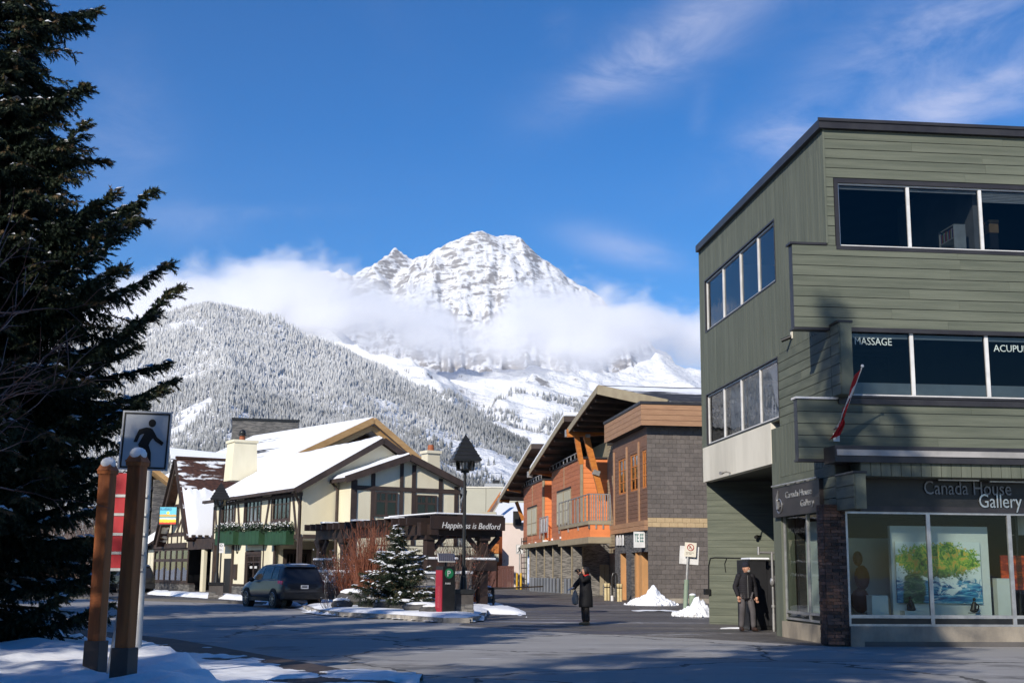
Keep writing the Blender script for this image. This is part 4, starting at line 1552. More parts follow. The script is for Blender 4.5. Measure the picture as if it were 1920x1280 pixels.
# ================================================================ half timbered restaurant across the street
ba = -math.atan((-450 - 960) / FH)
q0 = on_ground(457, 1117)
T0 = Frame(q0.x, q0.y, ba)
yb0, _ = T0.hy(566, 960)
ob = T0.w(0, yb0)
FB = Frame(ob.x, ob.y, ba)
BS = lambda px, py, x=0.0: FB.hy(px, py, x)
BF = lambda px, py, y=0.0: FB.hx(px, py, y)
m_cream = mat('cream_stucco', (.80, .74, .56), .85, (.66, .60, .44), .45, (1, 1, .35), bump=.3, bscale=18, rand=0)
m_timber = mat('dark_brown_timber', (.062, .042, .035), .7, (.036, .026, .024), 2, (1, 1, 1), bump=.3, rand=.1)
m_pergola = mat('pergola_timber', (.040, .022, .016), .65, (.022, .014, .012), 2, bump=.3, rand=.2)
m_shingle = mat('brown_shingle', (.075, .032, .022), .8, (.035, .018, .014), 5, (1, 1, 3), bump=.8, bscale=12, rand=0)
m_greenbox = mat('green_planter_paint', (.022, .072, .030), .6, (.016, .05, .022), 2, bump=.05, rand=0)
m_wood = mat('honey_fascia_board', (.66, .41, .18), .55, (.52, .30, .12), 1.2, (1, 1, 5), bump=.1, rand=.1)
m_slate = mat('slate_grey_stone', (.17, .16, .15), .85, (.08, .078, .078), 1.6, (1, 1, 6), bump=.8, bscale=8, rand=.1, lo=.42, hi=.58)
m_terra = mat('terracotta', (.40, .12, .05), .7, bump=.1)
m_bglass = glass_mat('restaurant_glass', (.25, .25, .27), .9)


def patchy_roof(name, c1, c2, lo, hi, stretch=(1, 1, 1), sc=.6, seed=0.0):
    m, t = new_mat(name)
    out = t.n('ShaderNodeOutputMaterial'); b = t.n('ShaderNodeBsdfPrincipled')
    b.inputs['Roughness'].default_value = .75
    tc = t.n('ShaderNodeTexCoord')
    o = t.mapping(tc.outputs['Object'], scale=stretch, loc=(seed, 0, 0))
    n = t.noise(o, sc, 6, .6, .2)
    rows = t.n('ShaderNodeTexWave', wave_type='BANDS', bands_direction='Z')
    rows.inputs['Scale'].default_value = 1.1
    rows.inputs['Distortion'].default_value = 1.5
    rows.inputs['Detail'].default_value = 2
    t.l(tc.outputs['Object'], rows.inputs['Vector'])
    n2 = t.math('ADD', n, t.math('MULTIPLY', t.math('SUBTRACT', rows.outputs['Fac'], .5), .08))
    f = t.step(n2, lo, hi)
    sh = t.mix(t.step(t.noise(t.mapping(tc.outputs['Object'], scale=(1, 1, 3)), 5, 4), .35, .65), c2, c1)
    t.l(t.mix(f, sh, (.84, .85, .88)), b.inputs['Base Color'])
    bn = t.n('ShaderNodeBump'); bn.inputs['Strength'].default_value = .7; bn.inputs['Distance'].default_value = .05
    t.l(t.math('ADD', f, t.math('MULTIPLY', rows.outputs['Fac'], .5)), bn.inputs['Height'])
    t.l(bn.outputs[0], b.inputs['Normal']); t.l(b.outputs[0], out.inputs[0])
    return m


bd = empty('restaurant_building', 'cream half timbered restaurant with snowy gabled roofs and green window boxes', 'building', FB)
zEv = BS(558, 915, -.5)[1]
zBt = BS(480, 1010)[1]
yL = BS(400, 1010)[0]
yP = BS(512, 1080)[0]                   # ground floor stops here, the corner above is carried by a post
yS0 = BS(457, 1117)[0]
# upper walls
w3s = []
for (a, b_, t_, bo) in ((511, 543, 925, 974), (460, 489, 931, 979), (417, 441, 937, 980)):
    mid = (a + b_) / 2
    w3s.append((BS(b_, 950)[0], BS(a, 950)[0], BS(mid, bo)[1], BS(mid, t_)[1]))
pk = BF(718, 822, -.3)
xPk, zPk = pk
xR_ = xPk + (xPk + .5) * .98
mb = MB()
holed(mb, 'S', 0, .25, 0.25, yL, zBt, zEv, w3s)
bx('side_wall', m_cream, bd, 6.0, xR_ - .3, .26, .4, 0, zEv)
mb.build('wall', m_cream, bd)
slope = (zPk - zEv) / (xPk + .5)
MB().prism([(0, 0, zBt), (xR_ - .5, 0, zBt), (xR_ - .5, 0, zEv + .1), (xPk, 0, zPk - .25), (0, 0, zEv + .2)], (0, .25, 0)).build('gable_wall', m_cream, bd)
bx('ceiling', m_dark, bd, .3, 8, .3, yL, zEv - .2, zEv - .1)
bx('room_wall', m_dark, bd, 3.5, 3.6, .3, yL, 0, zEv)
bx('floor_slab', m_cream, bd, 0.02, 9, 0.02, yL, zBt - .15, zBt - .005)
# roof: left slope carries smooth snow
def slope_roof(parent, xe, ze, xp, zp, y0, y1, th=.16, snow=True, m=None, name='roof', sm=None, inset=.03, st=.16):
    o = MB().prism([(xe, y0, ze), (xp, y0, zp), (xp, y0, zp - th), (xe, y0, ze - th)], (0, y1 - y0, 0)).build(name, m or m_timber, parent)
    if snow:
        k = 1 if xe < xp else -1
        n = 26; mm = 14
        rn = random.Random(int(abs(xe) * 10))
        vs, fs = [], []
        for j in range(n + 1):
            v_ = j / n
            y = y0 + inset + (y1 - y0 - 2 * inset) * v_
            for i in range(mm + 1):
                u = i / mm
                e = min(u / .05, 1, v_ / .02, (1 - v_) / .02)
                hh = st * (0.35 + .65 * min(1, max(0, e))) * (1 + .15 * math.sin(7 * u + 3 * v_ * 5) + rn.uniform(-.10, .10)) if 0 < i and 0 < j < n else .0
                xe_ = xe + k * inset
                vs.append((xe_ + (xp - xe_) * u + (k * rn.uniform(-.10, .04) if i == 0 else 0), y, ze + (zp - ze) * u + .004 + hh))
        for j in range(n):
            for i in range(mm):
                a = j * (mm + 1) + i
                fs.append((a, a + 1, a + mm + 2, a + mm + 1) if k > 0 else (a, a + mm + 1, a + mm + 2, a + 1))
        MB().add(vs, fs).build('snow_layer', sm or SNOW, o, smooth='all')
    return o
yRb = BS(384, 940, -.5)[0]
slope_roof(bd, -.55, zEv, xPk, zPk, -.45, yRb)
slope_roof(bd, xR_, zEv, xPk, zPk, -.45, yRb)
MB().bar((-.55, -.47, zEv - .1), (xPk, -.47, zPk - .1), .06, .30).bar((xR_, -.47, zEv - .1), (xPk, -.47, zPk - .1), .06, .30).build('barge_board', m_timber, bd)
MB().box(-.66, -.55, -.45, yRb, zEv - .14, zEv + .02).build('gutter', m_timber, bd)
MB().tube([(-.6, -.3, zEv - .1), (-.2, .08, zEv - .55), (-.12, .06, zEv - .8), (-.12, .06, .4)], .07, 8).build('downspout', m_timber, bd)
MB().box(-.09, .08, -.06, .10, 0, zBt).build('corner_post', m_timber, bd)
def tim(name, *a): return bx(name, m_timber, bd, *a)
yy2 = lambda px: BS(px, 970)[0]
tim('timber', -.06, .0, -.05, yL, zBt - .10, zBt + .14)
tim('timber', -.06, .0, -.05, yL, zEv - .32, zEv - .16)
for px in (402, 440.5, 563):
    y = yy2(px); tim('timber', -.05, .0, y - .13, y + .13, zBt + .14, zEv - .32)
for (pa, pb) in ((549, 558), (497, 505), (446, 452), (409, 404)):
    ya, yb_ = yy2(pa), yy2(pb)
    flip = pa in (505, 497, 409)
    za_, zb_ = (zBt + .14, zEv - .3) if (pa in (497, 409)) else (zEv - .3, zBt + .14)
    MB().bar((-.03, ya, za_), (-.03, yb_, zb_), .2, .05, up=(1, 0, 0)).build('brace', m_timber, bd)
for (y0, y1, z0, z1) in w3s:
    mid = (y0 + y1) / 2
    wd = window(bd, 'S', 0, y0, y1, z0, z1, ev(y0, y1, 4), [z0 + (z1 - z0) * .60], fw=.07, mullw=.05, m_frame=m_timber, m_gl=m_bglass, name='casement_window', trim=.16, m_trim=m_timber)
    for k in range(4):
        cw = (y1 - y0) / 4
        a = y0 + k * cw
        MB().add([(.12, a + .06, z0 + (z1 - z0) * .12), (.12, a + cw * .5, z0 + (z1 - z0) * .06), (.14, a + cw * .92, z0 + (z1 - z0) * .55), (.12, a + cw * .7, z1 - .1), (.13, a + .08, z1 - .1)], [(0, 1, 2, 3, 4)]).build('curtain', m_curtain, wd)
# window boxes with snowy fir sprigs
def sprigs(n, x0, x1, y0, y1, z, r, rnd, rise=.35, droop=.2):
    mb = MB()
    for k in range(n):
        c = Vector((rnd.uniform(x0, x1), rnd.uniform(y0, y1), z + rnd.uniform(-.02, rise)))
        d = Vector((rnd.uniform(-1, 1), rnd.uniform(-1, 1), rnd.uniform(-.7, .8))).normalized() * r * rnd.uniform(.6, 1.3)
        sd = d.cross(Vector((rnd.uniform(-1, 1), rnd.uniform(-1, 1), 1))).normalized() * r * .22
        mb.add([c, c + d * .5 + sd, c + d, c + d * .5 - sd], [(0, 1, 2, 3)])
    return mb
m_fir = mat('fir_green', (.030, .055, .028), .75, (.018, .034, .02), 4, bump=0, rand=.1)
m_frond = SNOW
for i, (a, b_) in enumerate(((497, 537), (448, 486), (404, 438))):
    y0, y1 = BS(b_, 1005, -.45)[0], BS(a, 1005, -.45)[0]
    zt_ = BS((a + b_) / 2, 995, -.45)[1]; zb_ = BS((a + b_) / 2, 1021, -.45)[1]
    nm = ('nearest the corner of the restaurant', 'in the middle of the three upper windows', 'leftmost of the three upper windows, behind the lamp')[i]
    bo = empty('window_box', 'green window box with snowy fir greenery, ' + nm, 'planter', FB.M @ Matrix.Translation((-.45, y0, zb_)), group='green window boxes on the cream facade')
    L = y1 - y0; H_ = zt_ - zb_
    MB().box(0, .42, 0, L, 0, H_).build('trough', m_greenbox, bo)
    for k in range(6):
        MB().box(-.025, -.001, L * k / 6 + .01, L * (k + 1) / 6 - .01, .03, H_ - .03).build('board', m_greenbox, bo)
    rn = random.Random(i)
    sprigs(650, -.1, .45, -.15, L + .15, H_, .2, rn).build('fir_greenery', m_fir, bo)['kind'] = 'stuff'
    sprigs(230, -.12, .35, -.12, L + .12, H_ + .22, .13, rn, .22).build('snow_dusting', SNOW, bo)['kind'] = 'stuff'
# ground floor on the street
zg = zBt - .1
holesG = [(BS(487, 1060)[0], BS(458, 1060)[0], .02, BS(472, 1031)[1])]
holed(MB(), 'S', 0.06, .3, yP, BS(436, 1060)[0], 0, zg, holesG).build('wall', m_cream, bd)
hg = holesG[0]
dz = BS(472, 1039)[1]; dz2 = BS(472, 1053)[1]
dr = window(bd, 'S', .06, hg[0] + .12, hg[1] - .12, .05, dz, [(hg[0] + hg[1]) / 2], [dz2], fw=.12, mullw=.10, m_frame=m_timber, m_gl=m_bglass, name='glazed_door', trim=.16, m_trim=m_timber)
for k in range(1, 8):
    y = hg[0] + .2 + (hg[1] - hg[0] - .4) * k / 8
    bx('glazing_bar', m_timber, dr, .08, .11, y - .015, y + .015, dz2 + .05, dz - .12)
for k in (-1, 1):
    y = (hg[0] + hg[1]) / 2 + k * .38
    bx('notice', m_whitepaint, dr, .085, .09, y - .2, y + .2, dz2 - .35, dz2 - .22)
tim('timber', -.01, .06, yP - .1, yP + .12, 0, zg)
y_ = BS(491.5, 1060)[0]; tim('timber', .02, .058, y_ - .05, y_ + .05, 0, zg)
MB().box(-.07, .058, yS0 - .2, BS(436, 1110)[0], 0, .55).build('stone_base', m_slate, bd)
tim('timber', -.09, .05, yS0 - .2, BS(436, 1110)[0], .55, .66)
# set back wall under the overhanging corner, with a small high window
wx0, wx1 = BF(537, 1047, yP)[0], BF(577, 1047, yP)[0]
wz0, wz1 = BF(556, 1058, yP)[1], BF(556, 1036, yP)[1]
holed(MB(), 'F', yP, yP + .2, .06, 6.5, 0, zg, [(wx0, wx1, wz0, wz1)]).build('wall', m_cream, bd)
window(bd, 'F', yP, wx0, wx1, wz0, wz1, ev(wx0, wx1, 6), fw=.06, mullw=.05, m_frame=m_timber, m_gl=m_bglass, name='high_window', trim=.2, m_trim=m_timber)
MB().box(.08, 6.5, yP - .12, yP - .001, 0, .55).build('stone_base', m_slate, bd)
tim('timber', .1, 9, -.05, .0, zBt - .08, zBt + .12)
# projecting gabled block
xb = BF(633, 960)[0]
yb_ = BS(657.5, 960, xb)[0]
xe = BF(862, 960, yb_)[0]
p2 = BF(769.5, 853, yb_ - .4)
pl_ = BF(655, 892, yb_ - .4); pr_ = BF(870, 905, yb_ - .4)
zl = BS(620, 899, xb - .5)[1]
sl2 = (p2[1] - pr_[1]) / (pr_[0] - p2[0])
zr = pr_[1]
xl = xb - .5
zl = p2[1] - (p2[0] - xl) * ((p2[1] - pl_[1]) / (p2[0] - pl_[0]))
MB().prism([(xb, yb_, 0), (xe, yb_, 0), (xe, yb_, p2[1] - (xe - p2[0]) * sl2 - .12), (p2[0], yb_, p2[1] - .2), (xb, yb_, zl + .2)], (0, .25, 0)).build('gable_wall', m_cream, bd)
bx('wall', m_cream, bd, xb, xb + .25, yb_ + .25, 0, 0, zl + .15)
bx('wall', m_cream, bd, xe - .25, xe, yb_ + .25, 9, 0, zr - .1)
slope_roof(bd, xl, zl, p2[0], p2[1], yb_ - .4, 1.5, th=.2, st=.12)
slope_roof(bd, pr_[0], zr, p2[0], p2[1], yb_ - .4, 9, th=.2, st=.10)
MB().bar((xl, yb_ - .42, zl - .1), (p2[0], yb_ - .42, p2[1] - .1), .06, .34).bar((pr_[0], yb_ - .42, zr - .1), (p2[0], yb_ - .42, p2[1] - .1), .06, .34).build('barge_board', m_timber, bd)
MB().tube([(xl + .1, 0, zl - .1), (xb - .1, -.1, zl - .5), (xb - .1, -.1, .5)], .07, 8).build('downspout', m_timber, bd)
zm = BF(760, 918, yb_)[1]
zm0 = BF(760, 911, yb_)[1]
def tf(px, w_=8.0, top=None, bot=0):
    x = BF(px, 940, yb_)[0]
    hw = w_ / 2 * (FB.w(x, yb_).y) / FPX
    zt_ = (p2[1] - abs(x - p2[0]) * (sl2 if x > p2[0] else (p2[1] - zl) / (p2[0] - xl)) - .3) if top is None else top
    tim('timber', x - hw, x + hw, yb_ - .05, yb_, bot, zt_)
for px, w_ in ((663, 12), (698.5, 8), (752, 7), (775, 8), (825.5, 8), (855, 8)):
    tf(px, w_)
zmr = BF(860, 923, yb_)[1]
zml = BF(670, 913, yb_)[1]
tim('timber', xb, xe, yb_ - .06, yb_ - .0, (zmr + zml) / 2 - .1, (zmr + zml) / 2 + .12)
for (a, b_, t_, bo) in ((702, 744, 922, 968), (779, 818, 928, 970)):
    x0, x1 = BF(a, 945, yb_)[0], BF(b_, 945, yb_)[0]
    z0, z1 = BF((a + b_) / 2, bo, yb_)[1], BF((a + b_) / 2, t_, yb_)[1]
    bx('dark_window_sheet', m_dark, bd, x0, x1, yb_ - .03, yb_ - .001, z0, z1)  # flat dark sheet painted as the unlit depth behind the glass
    window(bd, 'F', yb_ - .09, x0, x1, z0, z1, ev(x0, x1, 2), [z0 + (z1 - z0) * .62], fw=.09, mullw=.12, m_frame=m_timber, m_gl=m_bglass, name='gable_window', depth_in=.03)
    for k in (1, 3):
        x = x0 + (x1 - x0) * k / 4
        tim('glazing_bar', x - .02, x + .02, yb_ - .09, yb_ - .04, z0 + (z1 - z0) * .64, z1 - .05)
MB().bar((xe + .02, yb_ - .1, zr - 1.9), (xe + .02, yb_ - .6, zr - .4), .12, .12).build('bracket', m_timber, bd)
# chimneys
def chimney(px0, px1, pyt, pyb, yy, flare, label_):
    a = BF(px0, pyt, yy); b_ = BF(px1, pyt, yy); c_ = BF(px0, pyb, yy)
    H_ = a[1] - c_[1]; W_ = b_[0] - a[0]
    ch = MB().hexa([(a[0] - flare, yy, c_[1]), (b_[0] + flare, yy, c_[1]), (b_[0] + flare, yy + W_, c_[1]), (a[0] - flare, yy + W_, c_[1])],
              [(a[0], yy, a[1]), (b_[0], yy, a[1]), (b_[0], yy + W_, a[1]), (a[0], yy + W_, a[1])]).build('chimney', m_cream, bd)
    bx('chimney_cap', m_cream, ch, a[0] - .08, b_[0] + .08, yy - .08, yy + W_ + .08, a[1], a[1] + .16)
    cxm = (a[0] + b_[0]) / 2
    MB().cyl(cxm, yy + W_ / 2, a[1] + .16, a[1] + .5, .2, .17).build('chimney_pot', m_terra, ch, smooth=True)
    return cxm, yy + W_ / 2, a[1] + .5, ch
c1 = chimney(440, 482, 828, 900, yRb + .15, .12, '')
MB().ball((c1[0], c1[1], c1[2] + .16), .22, 10, 7).cyl(c1[0], c1[1], c1[2] - .02, c1[2] + .05, .26).build('cowl', m_black, c1[3], smooth=True)
c2 = chimney(802, 825, 849, 885, yb_ + 3.5, .0, '')
# steep shingled gable to the left
xs_ = -.6
gp_ = BS(331, 857, xs_); gl = BS(292, 1018, xs_); gr = BS(351, 1008, xs_)
xre = FB.hx(440, 866, gp_[0])[0]
xrb = FB.hx(397, 1012, gr[0])[0]
m_sh2 = patchy_roof('brown_shingle_with_snow', (.085, .034, .022), (.04, .018, .014), .53, .60, (1, 1, 2.5), .5, 3)
th = .22
def steep(ya, za, yb2, zb2, xa, xb2, xtop_end, name, m):
    return MB().add([(xa, ya, za), (xtop_end, ya, za), (xb2, yb2, zb2), (xa, yb2, zb2), (xa, ya, za - th * 1.3), (xtop_end, ya, za - th * 1.3), (xb2, yb2 + .15 * (1 if yb2 > ya else -1) * -1, zb2 - th), (xa, yb2 + .15 * (1 if yb2 > ya else -1) * -1, zb2 - th)],
                    [(0, 3, 2, 1), (4, 5, 6, 7), (0, 4, 7, 3), (1, 2, 6, 5), (2, 3, 7, 6), (0, 1, 5, 4)]).build(name, m, bd)
sr = steep(gp_[0], gp_[1], gr[0], gr[1], xs_, xre, xre, 'roof', m_sh2)
steep(gp_[0], gp_[1], gl[0], gl[1], xs_, xre, xre, 'roof', m_sh2)
bx('ridge_cap', m_shingle, bd, xs_ - .05, xre, gp_[0] - .12, gp_[0] + .12, gp_[1] - .08, gp_[1] + .08)
# snow lying on the lower part of the steep right slope, ragged upper edge
rn = random.Random(2)
vs, fs = [], []
nu, nv = 40, 16
zmid = BS(346, 915, xs_)[1]
fm = (zmid - gr[1]) / (gp_[1] - gr[1])
for i in range(nu + 1):
    u = i / nu
    topf = fm + rn.uniform(-.012, .03)
    for j in range(nv + 1):
        v_ = j / nv
        f = .01 + (topf - .01) * v_
        y = gr[0] + (gp_[0] - gr[0]) * f; z = gr[1] + (gp_[1] - gr[1]) * f
        e = min(1, 6 * min(u, 1 - u, v_, 1 - v_))
        vs.append((xs_ + .1 + (xre - .1 - xs_) * u, y - .14 * e - .01, z + .03 * e))
for i in range(nu):
    for j in range(nv):
        a = i * (nv + 1) + j
        fs.append((a, a + nv + 1, a + nv + 2, a + 1))
MB().add(vs, fs).build('snow_layer', SNOW, sr, smooth='all')
for k in range(9):                # snow rail blocks along the eave
    x = xs_ + .25 + k * .42
    bx('snow_guard', m_timber, sr, x, x + .22, gr[0] - .22, gr[0] - .02, gr[1] + .02, gr[1] + .2)
# its face: cream triangle with timbers
zf0 = BS(320, 1027, -.0)[1]
def gx(y, z): return (0.0, y, z)
sy = (gl[0] - gp_[0]); 
MB().prism([gx(gr[0] + .15, zf0), gx(gl[0] - .1, zf0), gx(gl[0] - .1, gl[1]), gx(gp_[0], gp_[1] - .35), gx(gr[0] + .15, gr[1])], (.25, 0, 0)).build('gable_wall', m_cream, bd)
MB().bar((xs_, gp_[0], gp_[1] - .15), (xs_, gl[0], gl[1] - .1), .07, .42, up=(1, 0, 0)).bar((xs_, gp_[0], gp_[1] - .15), (xs_, gr[0], gr[1] - .1), .07, .34, up=(1, 0, 0)).build('barge_board', m_timber, bd)
MB().bar((xs_ + .01, gp_[0] + .3, gp_[1] - .5), (xs_ + .01, gl[0] - .1, gl[1] - .1), .5, .1, up=(1, 0, 0)).build('barge_board', m_timber, bd)
for px, b0, t0 in ((334, 1027, 905), (341, 1027, 925), (323, 1027, 960), (316, 1027, 985)):
    y = BS(px, 1000)[0]
    tim('timber', -.05, 0, y - .08, y + .08, BS(px, b0)[1], BS(px, t0)[1])
for py_ in (948, 1001):
    y0 = BS(348, py_)[0]; y1 = BS(300 if py_ > 980 else 326, py_)[0]
    tim('timber', -.055, 0, y0, y1, BS(335, py_)[1] - .12, BS(335, py_)[1] + .12)
MB().bar((-.03, BS(345, 965)[0], BS(345, 965)[1]), (-.03, BS(332, 998)[0], BS(332, 998)[1]), .18, .05, up=(1, 0, 0)).build('brace', m_timber, bd)
tim('timber', -.08, 0, BS(350, 1030)[0], BS(286, 1030)[0], zf0 - .02, zf0 + .32)
# shop front below
sf0, sf1 = BS(351, 1060)[0], BS(287, 1060)[0]
zsb_ = BS(320, 1091)[1]
window(bd, 'S', 0, sf0, sf1, zsb_, zf0 - .03, ev(sf0, sf1, 6), [zf0 - .8], fw=.14, mullw=.22, m_frame=m_timber, m_gl=m_bglass, name='shop_window')
bx('room_wall', m_dark, bd, 2.5, 2.6, yL, sf1 + 3, 0, zf0)
bx('ceiling', m_dark, bd, .2, 4, yL, sf1 + 3, zf0 + .02, zf0 + .1)
ye = BS(277, 1060)[0]
bx('stone_base', m_slate, bd, -.12, .25, BS(358, 1100)[0], ye, 0, zsb_ - .08)
bx('timber', m_timber, bd, -.14, .2, BS(358, 1100)[0], ye, zsb_ - .08, zsb_)
bx('wall', m_cream, bd, -.02, .3, sf1 + .02, ye, zsb_, BS(282, 1030)[1])
slope_roof(bd, -.6, BS(284, 1020, -.6)[1], 2.2, BS(284, 1020, -.6)[1] + 2.0, sf1 - .3, ye + .8)
# entrance between the two parts: recessed, with a pale pillar
bx('wall', m_timber, bd, 1.6, 1.8, yL, sf0, 0, zf0)
yq = BS(379, 1060)[0]
bx('pilaster', m_cream, bd, -.0, .2, yq - .28, yq + .28, 0, gr[1] - .3)
yq = BS(390, 1060)[0]
bx('pilaster', m_cream, bd, .2, .4, yq - .15, yq + .15, 0, gr[1] - .3)
bx('lintel', m_timber, bd, -.05, .2, yL, sf0, gr[1] - .7, gr[1] - .05)
MB().box(.3, .4, BS(436, 1060)[0], yL + .5, 0, zg).build('wall', m_cream, bd)
bx('door', m_black, bd, .25, .29, BS(424, 1060)[0], BS(412, 1060)[0], 0, 2.1)
for px in (400, 435):
    y = BS(px, 1060)[0]
    tim('timber', -.04, .3, y - .12, y + .12, 0, zg)
# framed menu board on the wall and an iron scroll bracket
y = BS(440.5, 1070)[0]
bx('menu_board', m_timber, bd, -.05, .05, y - .28, y + .28, BS(440, 1085)[1], BS(440, 1057)[1])
MB().tube([(.03, BS(444, 1025)[0] + .2 * math.cos(a), BS(444, 1025)[1] + .35 * math.sin(a)) for a in [i * math.tau / 14 for i in range(15)]], .03, 6).build('scroll_bracket', m_black, bd)

# ---------------------------------------------------------------- illustrated pub sign hanging at the gable
xs0_ = -1.0
pa = at_depth(299, 949, FB.w(xs0_, BS(330, 970)[0]).y); pb = at_depth(331, 984, pa.y)
hs_ = empty('hanging_sign', 'small colourful framed pub sign of sun and hills on the steep timbered gable', 'sign', loc=(pa.x, pa.y, pb.z))
W_, H_ = pb.x - pa.x, pa.z - pb.z
def picture_sign():
    m, t = new_mat('painted_pub_sign')
    out = t.n('ShaderNodeOutputMaterial'); b = t.n('ShaderNodeBsdfPrincipled')
    tc = t.n('ShaderNodeTexCoord'); o = tc.outputs['Generated']
    sp = t.n('ShaderNodeSeparateXYZ'); t.l(o, sp.inputs[0])
    n = t.noise(o, 6, 3)
    z = t.math('ADD', sp.outputs[2], t.math('MULTIPLY', t.math('SUBTRACT', n, .5), .10))
    c = t.ramp(z, [(0.0, (.75, .06, .02)), (.09, (.75, .06, .02)), (.10, (.9, .65, .05)), (.22, (.9, .72, .10)), (.27, (.75, .80, .75)), (.36, (.10, .35, .50)), (.42, (.55, .45, .15)), (.50, (.85, .40, .08)), (.56, (.15, .60, .80)), (1, (.12, .55, .80))], 'CONSTANT')
    dx = t.math('SUBTRACT', sp.outputs[0], .5); dz = t.math('SUBTRACT', sp.outputs[2], .66)
    r = t.math('SQRT', t.math('ADD', t.math('MULTIPLY', dx, dx), t.math('MULTIPLY', dz, dz)))
    c = t.mix(t.math('LESS_THAN', r, .09), c, (.95, .80, .10))
    t.l(c, b.inputs['Base Color']); t.l(b.outputs[0], out.inputs[0])
    return m
bx('picture', picture_sign(), hs_, .05, W_ - .05, -.03, .03, .07, H_ - .04)
MB().box(0, .045, -.05, .05, 0, H_).box(W_ - .045, W_, -.05, .05, 0, H_).box(.045, W_ - .045, -.05, .05, 0, .06).box(.045, W_ - .045, -.05, .05, H_ - .03, H_).build('frame', m_black, hs_)
text('BLUEBIRD', .23, Matrix.Translation((.07, -.035, H_ - .25)) @ Matrix.Rotation(math.pi / 2, 4, 'X'), mat('blue_letters', (.02, .08, .25), .5, bump=0, rand=0), parent=hs_, sx=.76)
MB().bar((W_, 0, H_ * .9), (W_ + .5, .5, H_ * .9), .04, .04).bar((W_, 0, H_ * .3), (W_ + .5, .5, H_ * .3), .04, .04).build('hanger', m_black, hs_)

# ---------------------------------------------------------------- big modern lodge behind: honey barge boards, snowy roof, stone tower
la = R(40)
lo_ = at_depth(700.6, 1070, 100)
FLo = Frame(lo_.x, lo_.y, la)
lb = empty('lodge_building', 'large lodge with honey coloured double barge boards and snowy roof behind the restaurant', 'building', FLo)
LF = lambda px, py, y=0.0: FLo.hx(px, py, y)
lp = LF(700.6, 781); ll = LF(540, 856); lr = LF(801, 868)
m_lroof = patchy_roof('dark_shingle_under_snow', (.03, .03, .034), (.02, .02, .022), .36, .42, (.9, .25, 1), .22, 11)
sx_ = (lp[1] - ll[1]) / (lp[0] - ll[0])
xle = ll[0] - 1.5
zle = lp[1] - (lp[0] - xle) * sx_
yBk = FLo.hy(476, 799, lp[0])[0]
MB().prism([(xle, 0, zle), (lp[0], 0, lp[1]), (lp[0], 0, lp[1] - .3), (xle, 0, zle - .3)], (0, yBk, 0)).build('roof', m_lroof, lb)
sr_ = (lp[1] - lr[1]) / (lr[0] - lp[0])
xre_ = lr[0] + 3
MB().prism([(xre_, 0, lr[1] - 3 * sr_), (lp[0], 0, lp[1]), (lp[0], 0, lp[1] - .3), (xre_, 0, lr[1] - 3 * sr_ - .3)], (0, yBk, 0)).build('roof', m_lroof, lb)
for k, (dy, dz, w_) in enumerate(((0, -.28, .46), (.3, -.85, .46))):
    MB().bar((xle, -.1 + dy, zle + dz), (lp[0], -.1 + dy, lp[1] + dz), .12, w_).build('barge_board', m_wood, lb)
    MB().bar((xre_, -.1 + dy, lr[1] - 3 * sr_ + dz), (lp[0], -.1 + dy, lp[1] + dz), .12, w_).build('barge_board', m_wood, lb)
MB().prism([(xle + 1, 2.5, 0), (xre_ - 1, 2.5, 0), (xre_ - 1, 2.5, lr[1] - 2 * sr_ - .6), (lp[0], 2.5, lp[1] - .6), (xle + 1, 2.5, zle + 1 * sx_ - .6)], (0, .3, 0)).build('gable_wall', m_timber, lb)
MB().box(xle + 1, xre_ - 1, 2.8, yBk - .5, 0, zle + .3).build('wall', m_slate, lb)
YT = 25
TF = Frame(*at_depth(436, 1070, 118).xy, R(12))
t0 = TF.hx(436, 787, 0); t1 = TF.hx(560, 792, 0)
tw = empty('stone_tower', 'plain grey stone tower block with thin black coping behind the chimney', 'building', TF)
bx('tower_wall', m_slate, tw, t0[0], t1[0], 0, 6, 0, t0[1])
bx('coping', m_black, tw, t0[0] - .1, t1[0] + .1, -.1, 6.1, t0[1], t0[1] + .22)
# roof behind the steep gable and the glass fronted part at the far left
YM = BS(300, 900)[0] + 4
lb2 = empty('annex_building', 'stone and dark glass annex with honey eaves behind the steep timbered gable', 'building', FB)
m_lr2 = patchy_roof('annex_shingle_under_snow', (.035, .033, .036), (.02, .02, .022), .40, .46, (.4, .8, 1), .35, 5)
r0 = BS(319, 839, 3.0); r1 = BF(437, 851, r0[0])
yr = r0[0]
e0 = yr + 0
dz_ = 5.5
MB().add([(2.0, yr - 7, r0[1] - dz_), (r1[0], yr - 7, r1[1] - dz_), (r1[0], yr, r1[1]), (3.0, yr, r0[1]), (2.0, yr - 7, r0[1] - dz_ - .3), (r1[0], yr - 7, r1[1] - dz_ - .3), (r1[0], yr, r1[1] - .3), (3, yr, r0[1] - .3)],
         [(0, 1, 2, 3), (7, 6, 5, 4), (0, 4, 5, 1), (1, 5, 6, 2), (2, 6, 7, 3), (3, 7, 4, 0)]).build('roof', m_lr2, lb2)
gq = at_depth(320, 886, FB.w(0, yr - 6).y)
lq = FB.I @ gq
MB().box(lq.x - 1.0, lq.x + .3, lq.y + .5, lq.y + 1.6, 0, lq.z - .5).build('stone_wall', m_slate, lb2)
MB().box(lq.x - 2.0, lq.x - 1.0, lq.y + .8, lq.y + 1.9, 0, lq.z + .1).build('window_wall', m_bglass, lb2)
MB().box(lq.x - 2.0, lq.x - 1.0, lq.y + 1.5, lq.y + 1.9, 0, lq.z + .1).build('room_wall', m_dark, lb2)
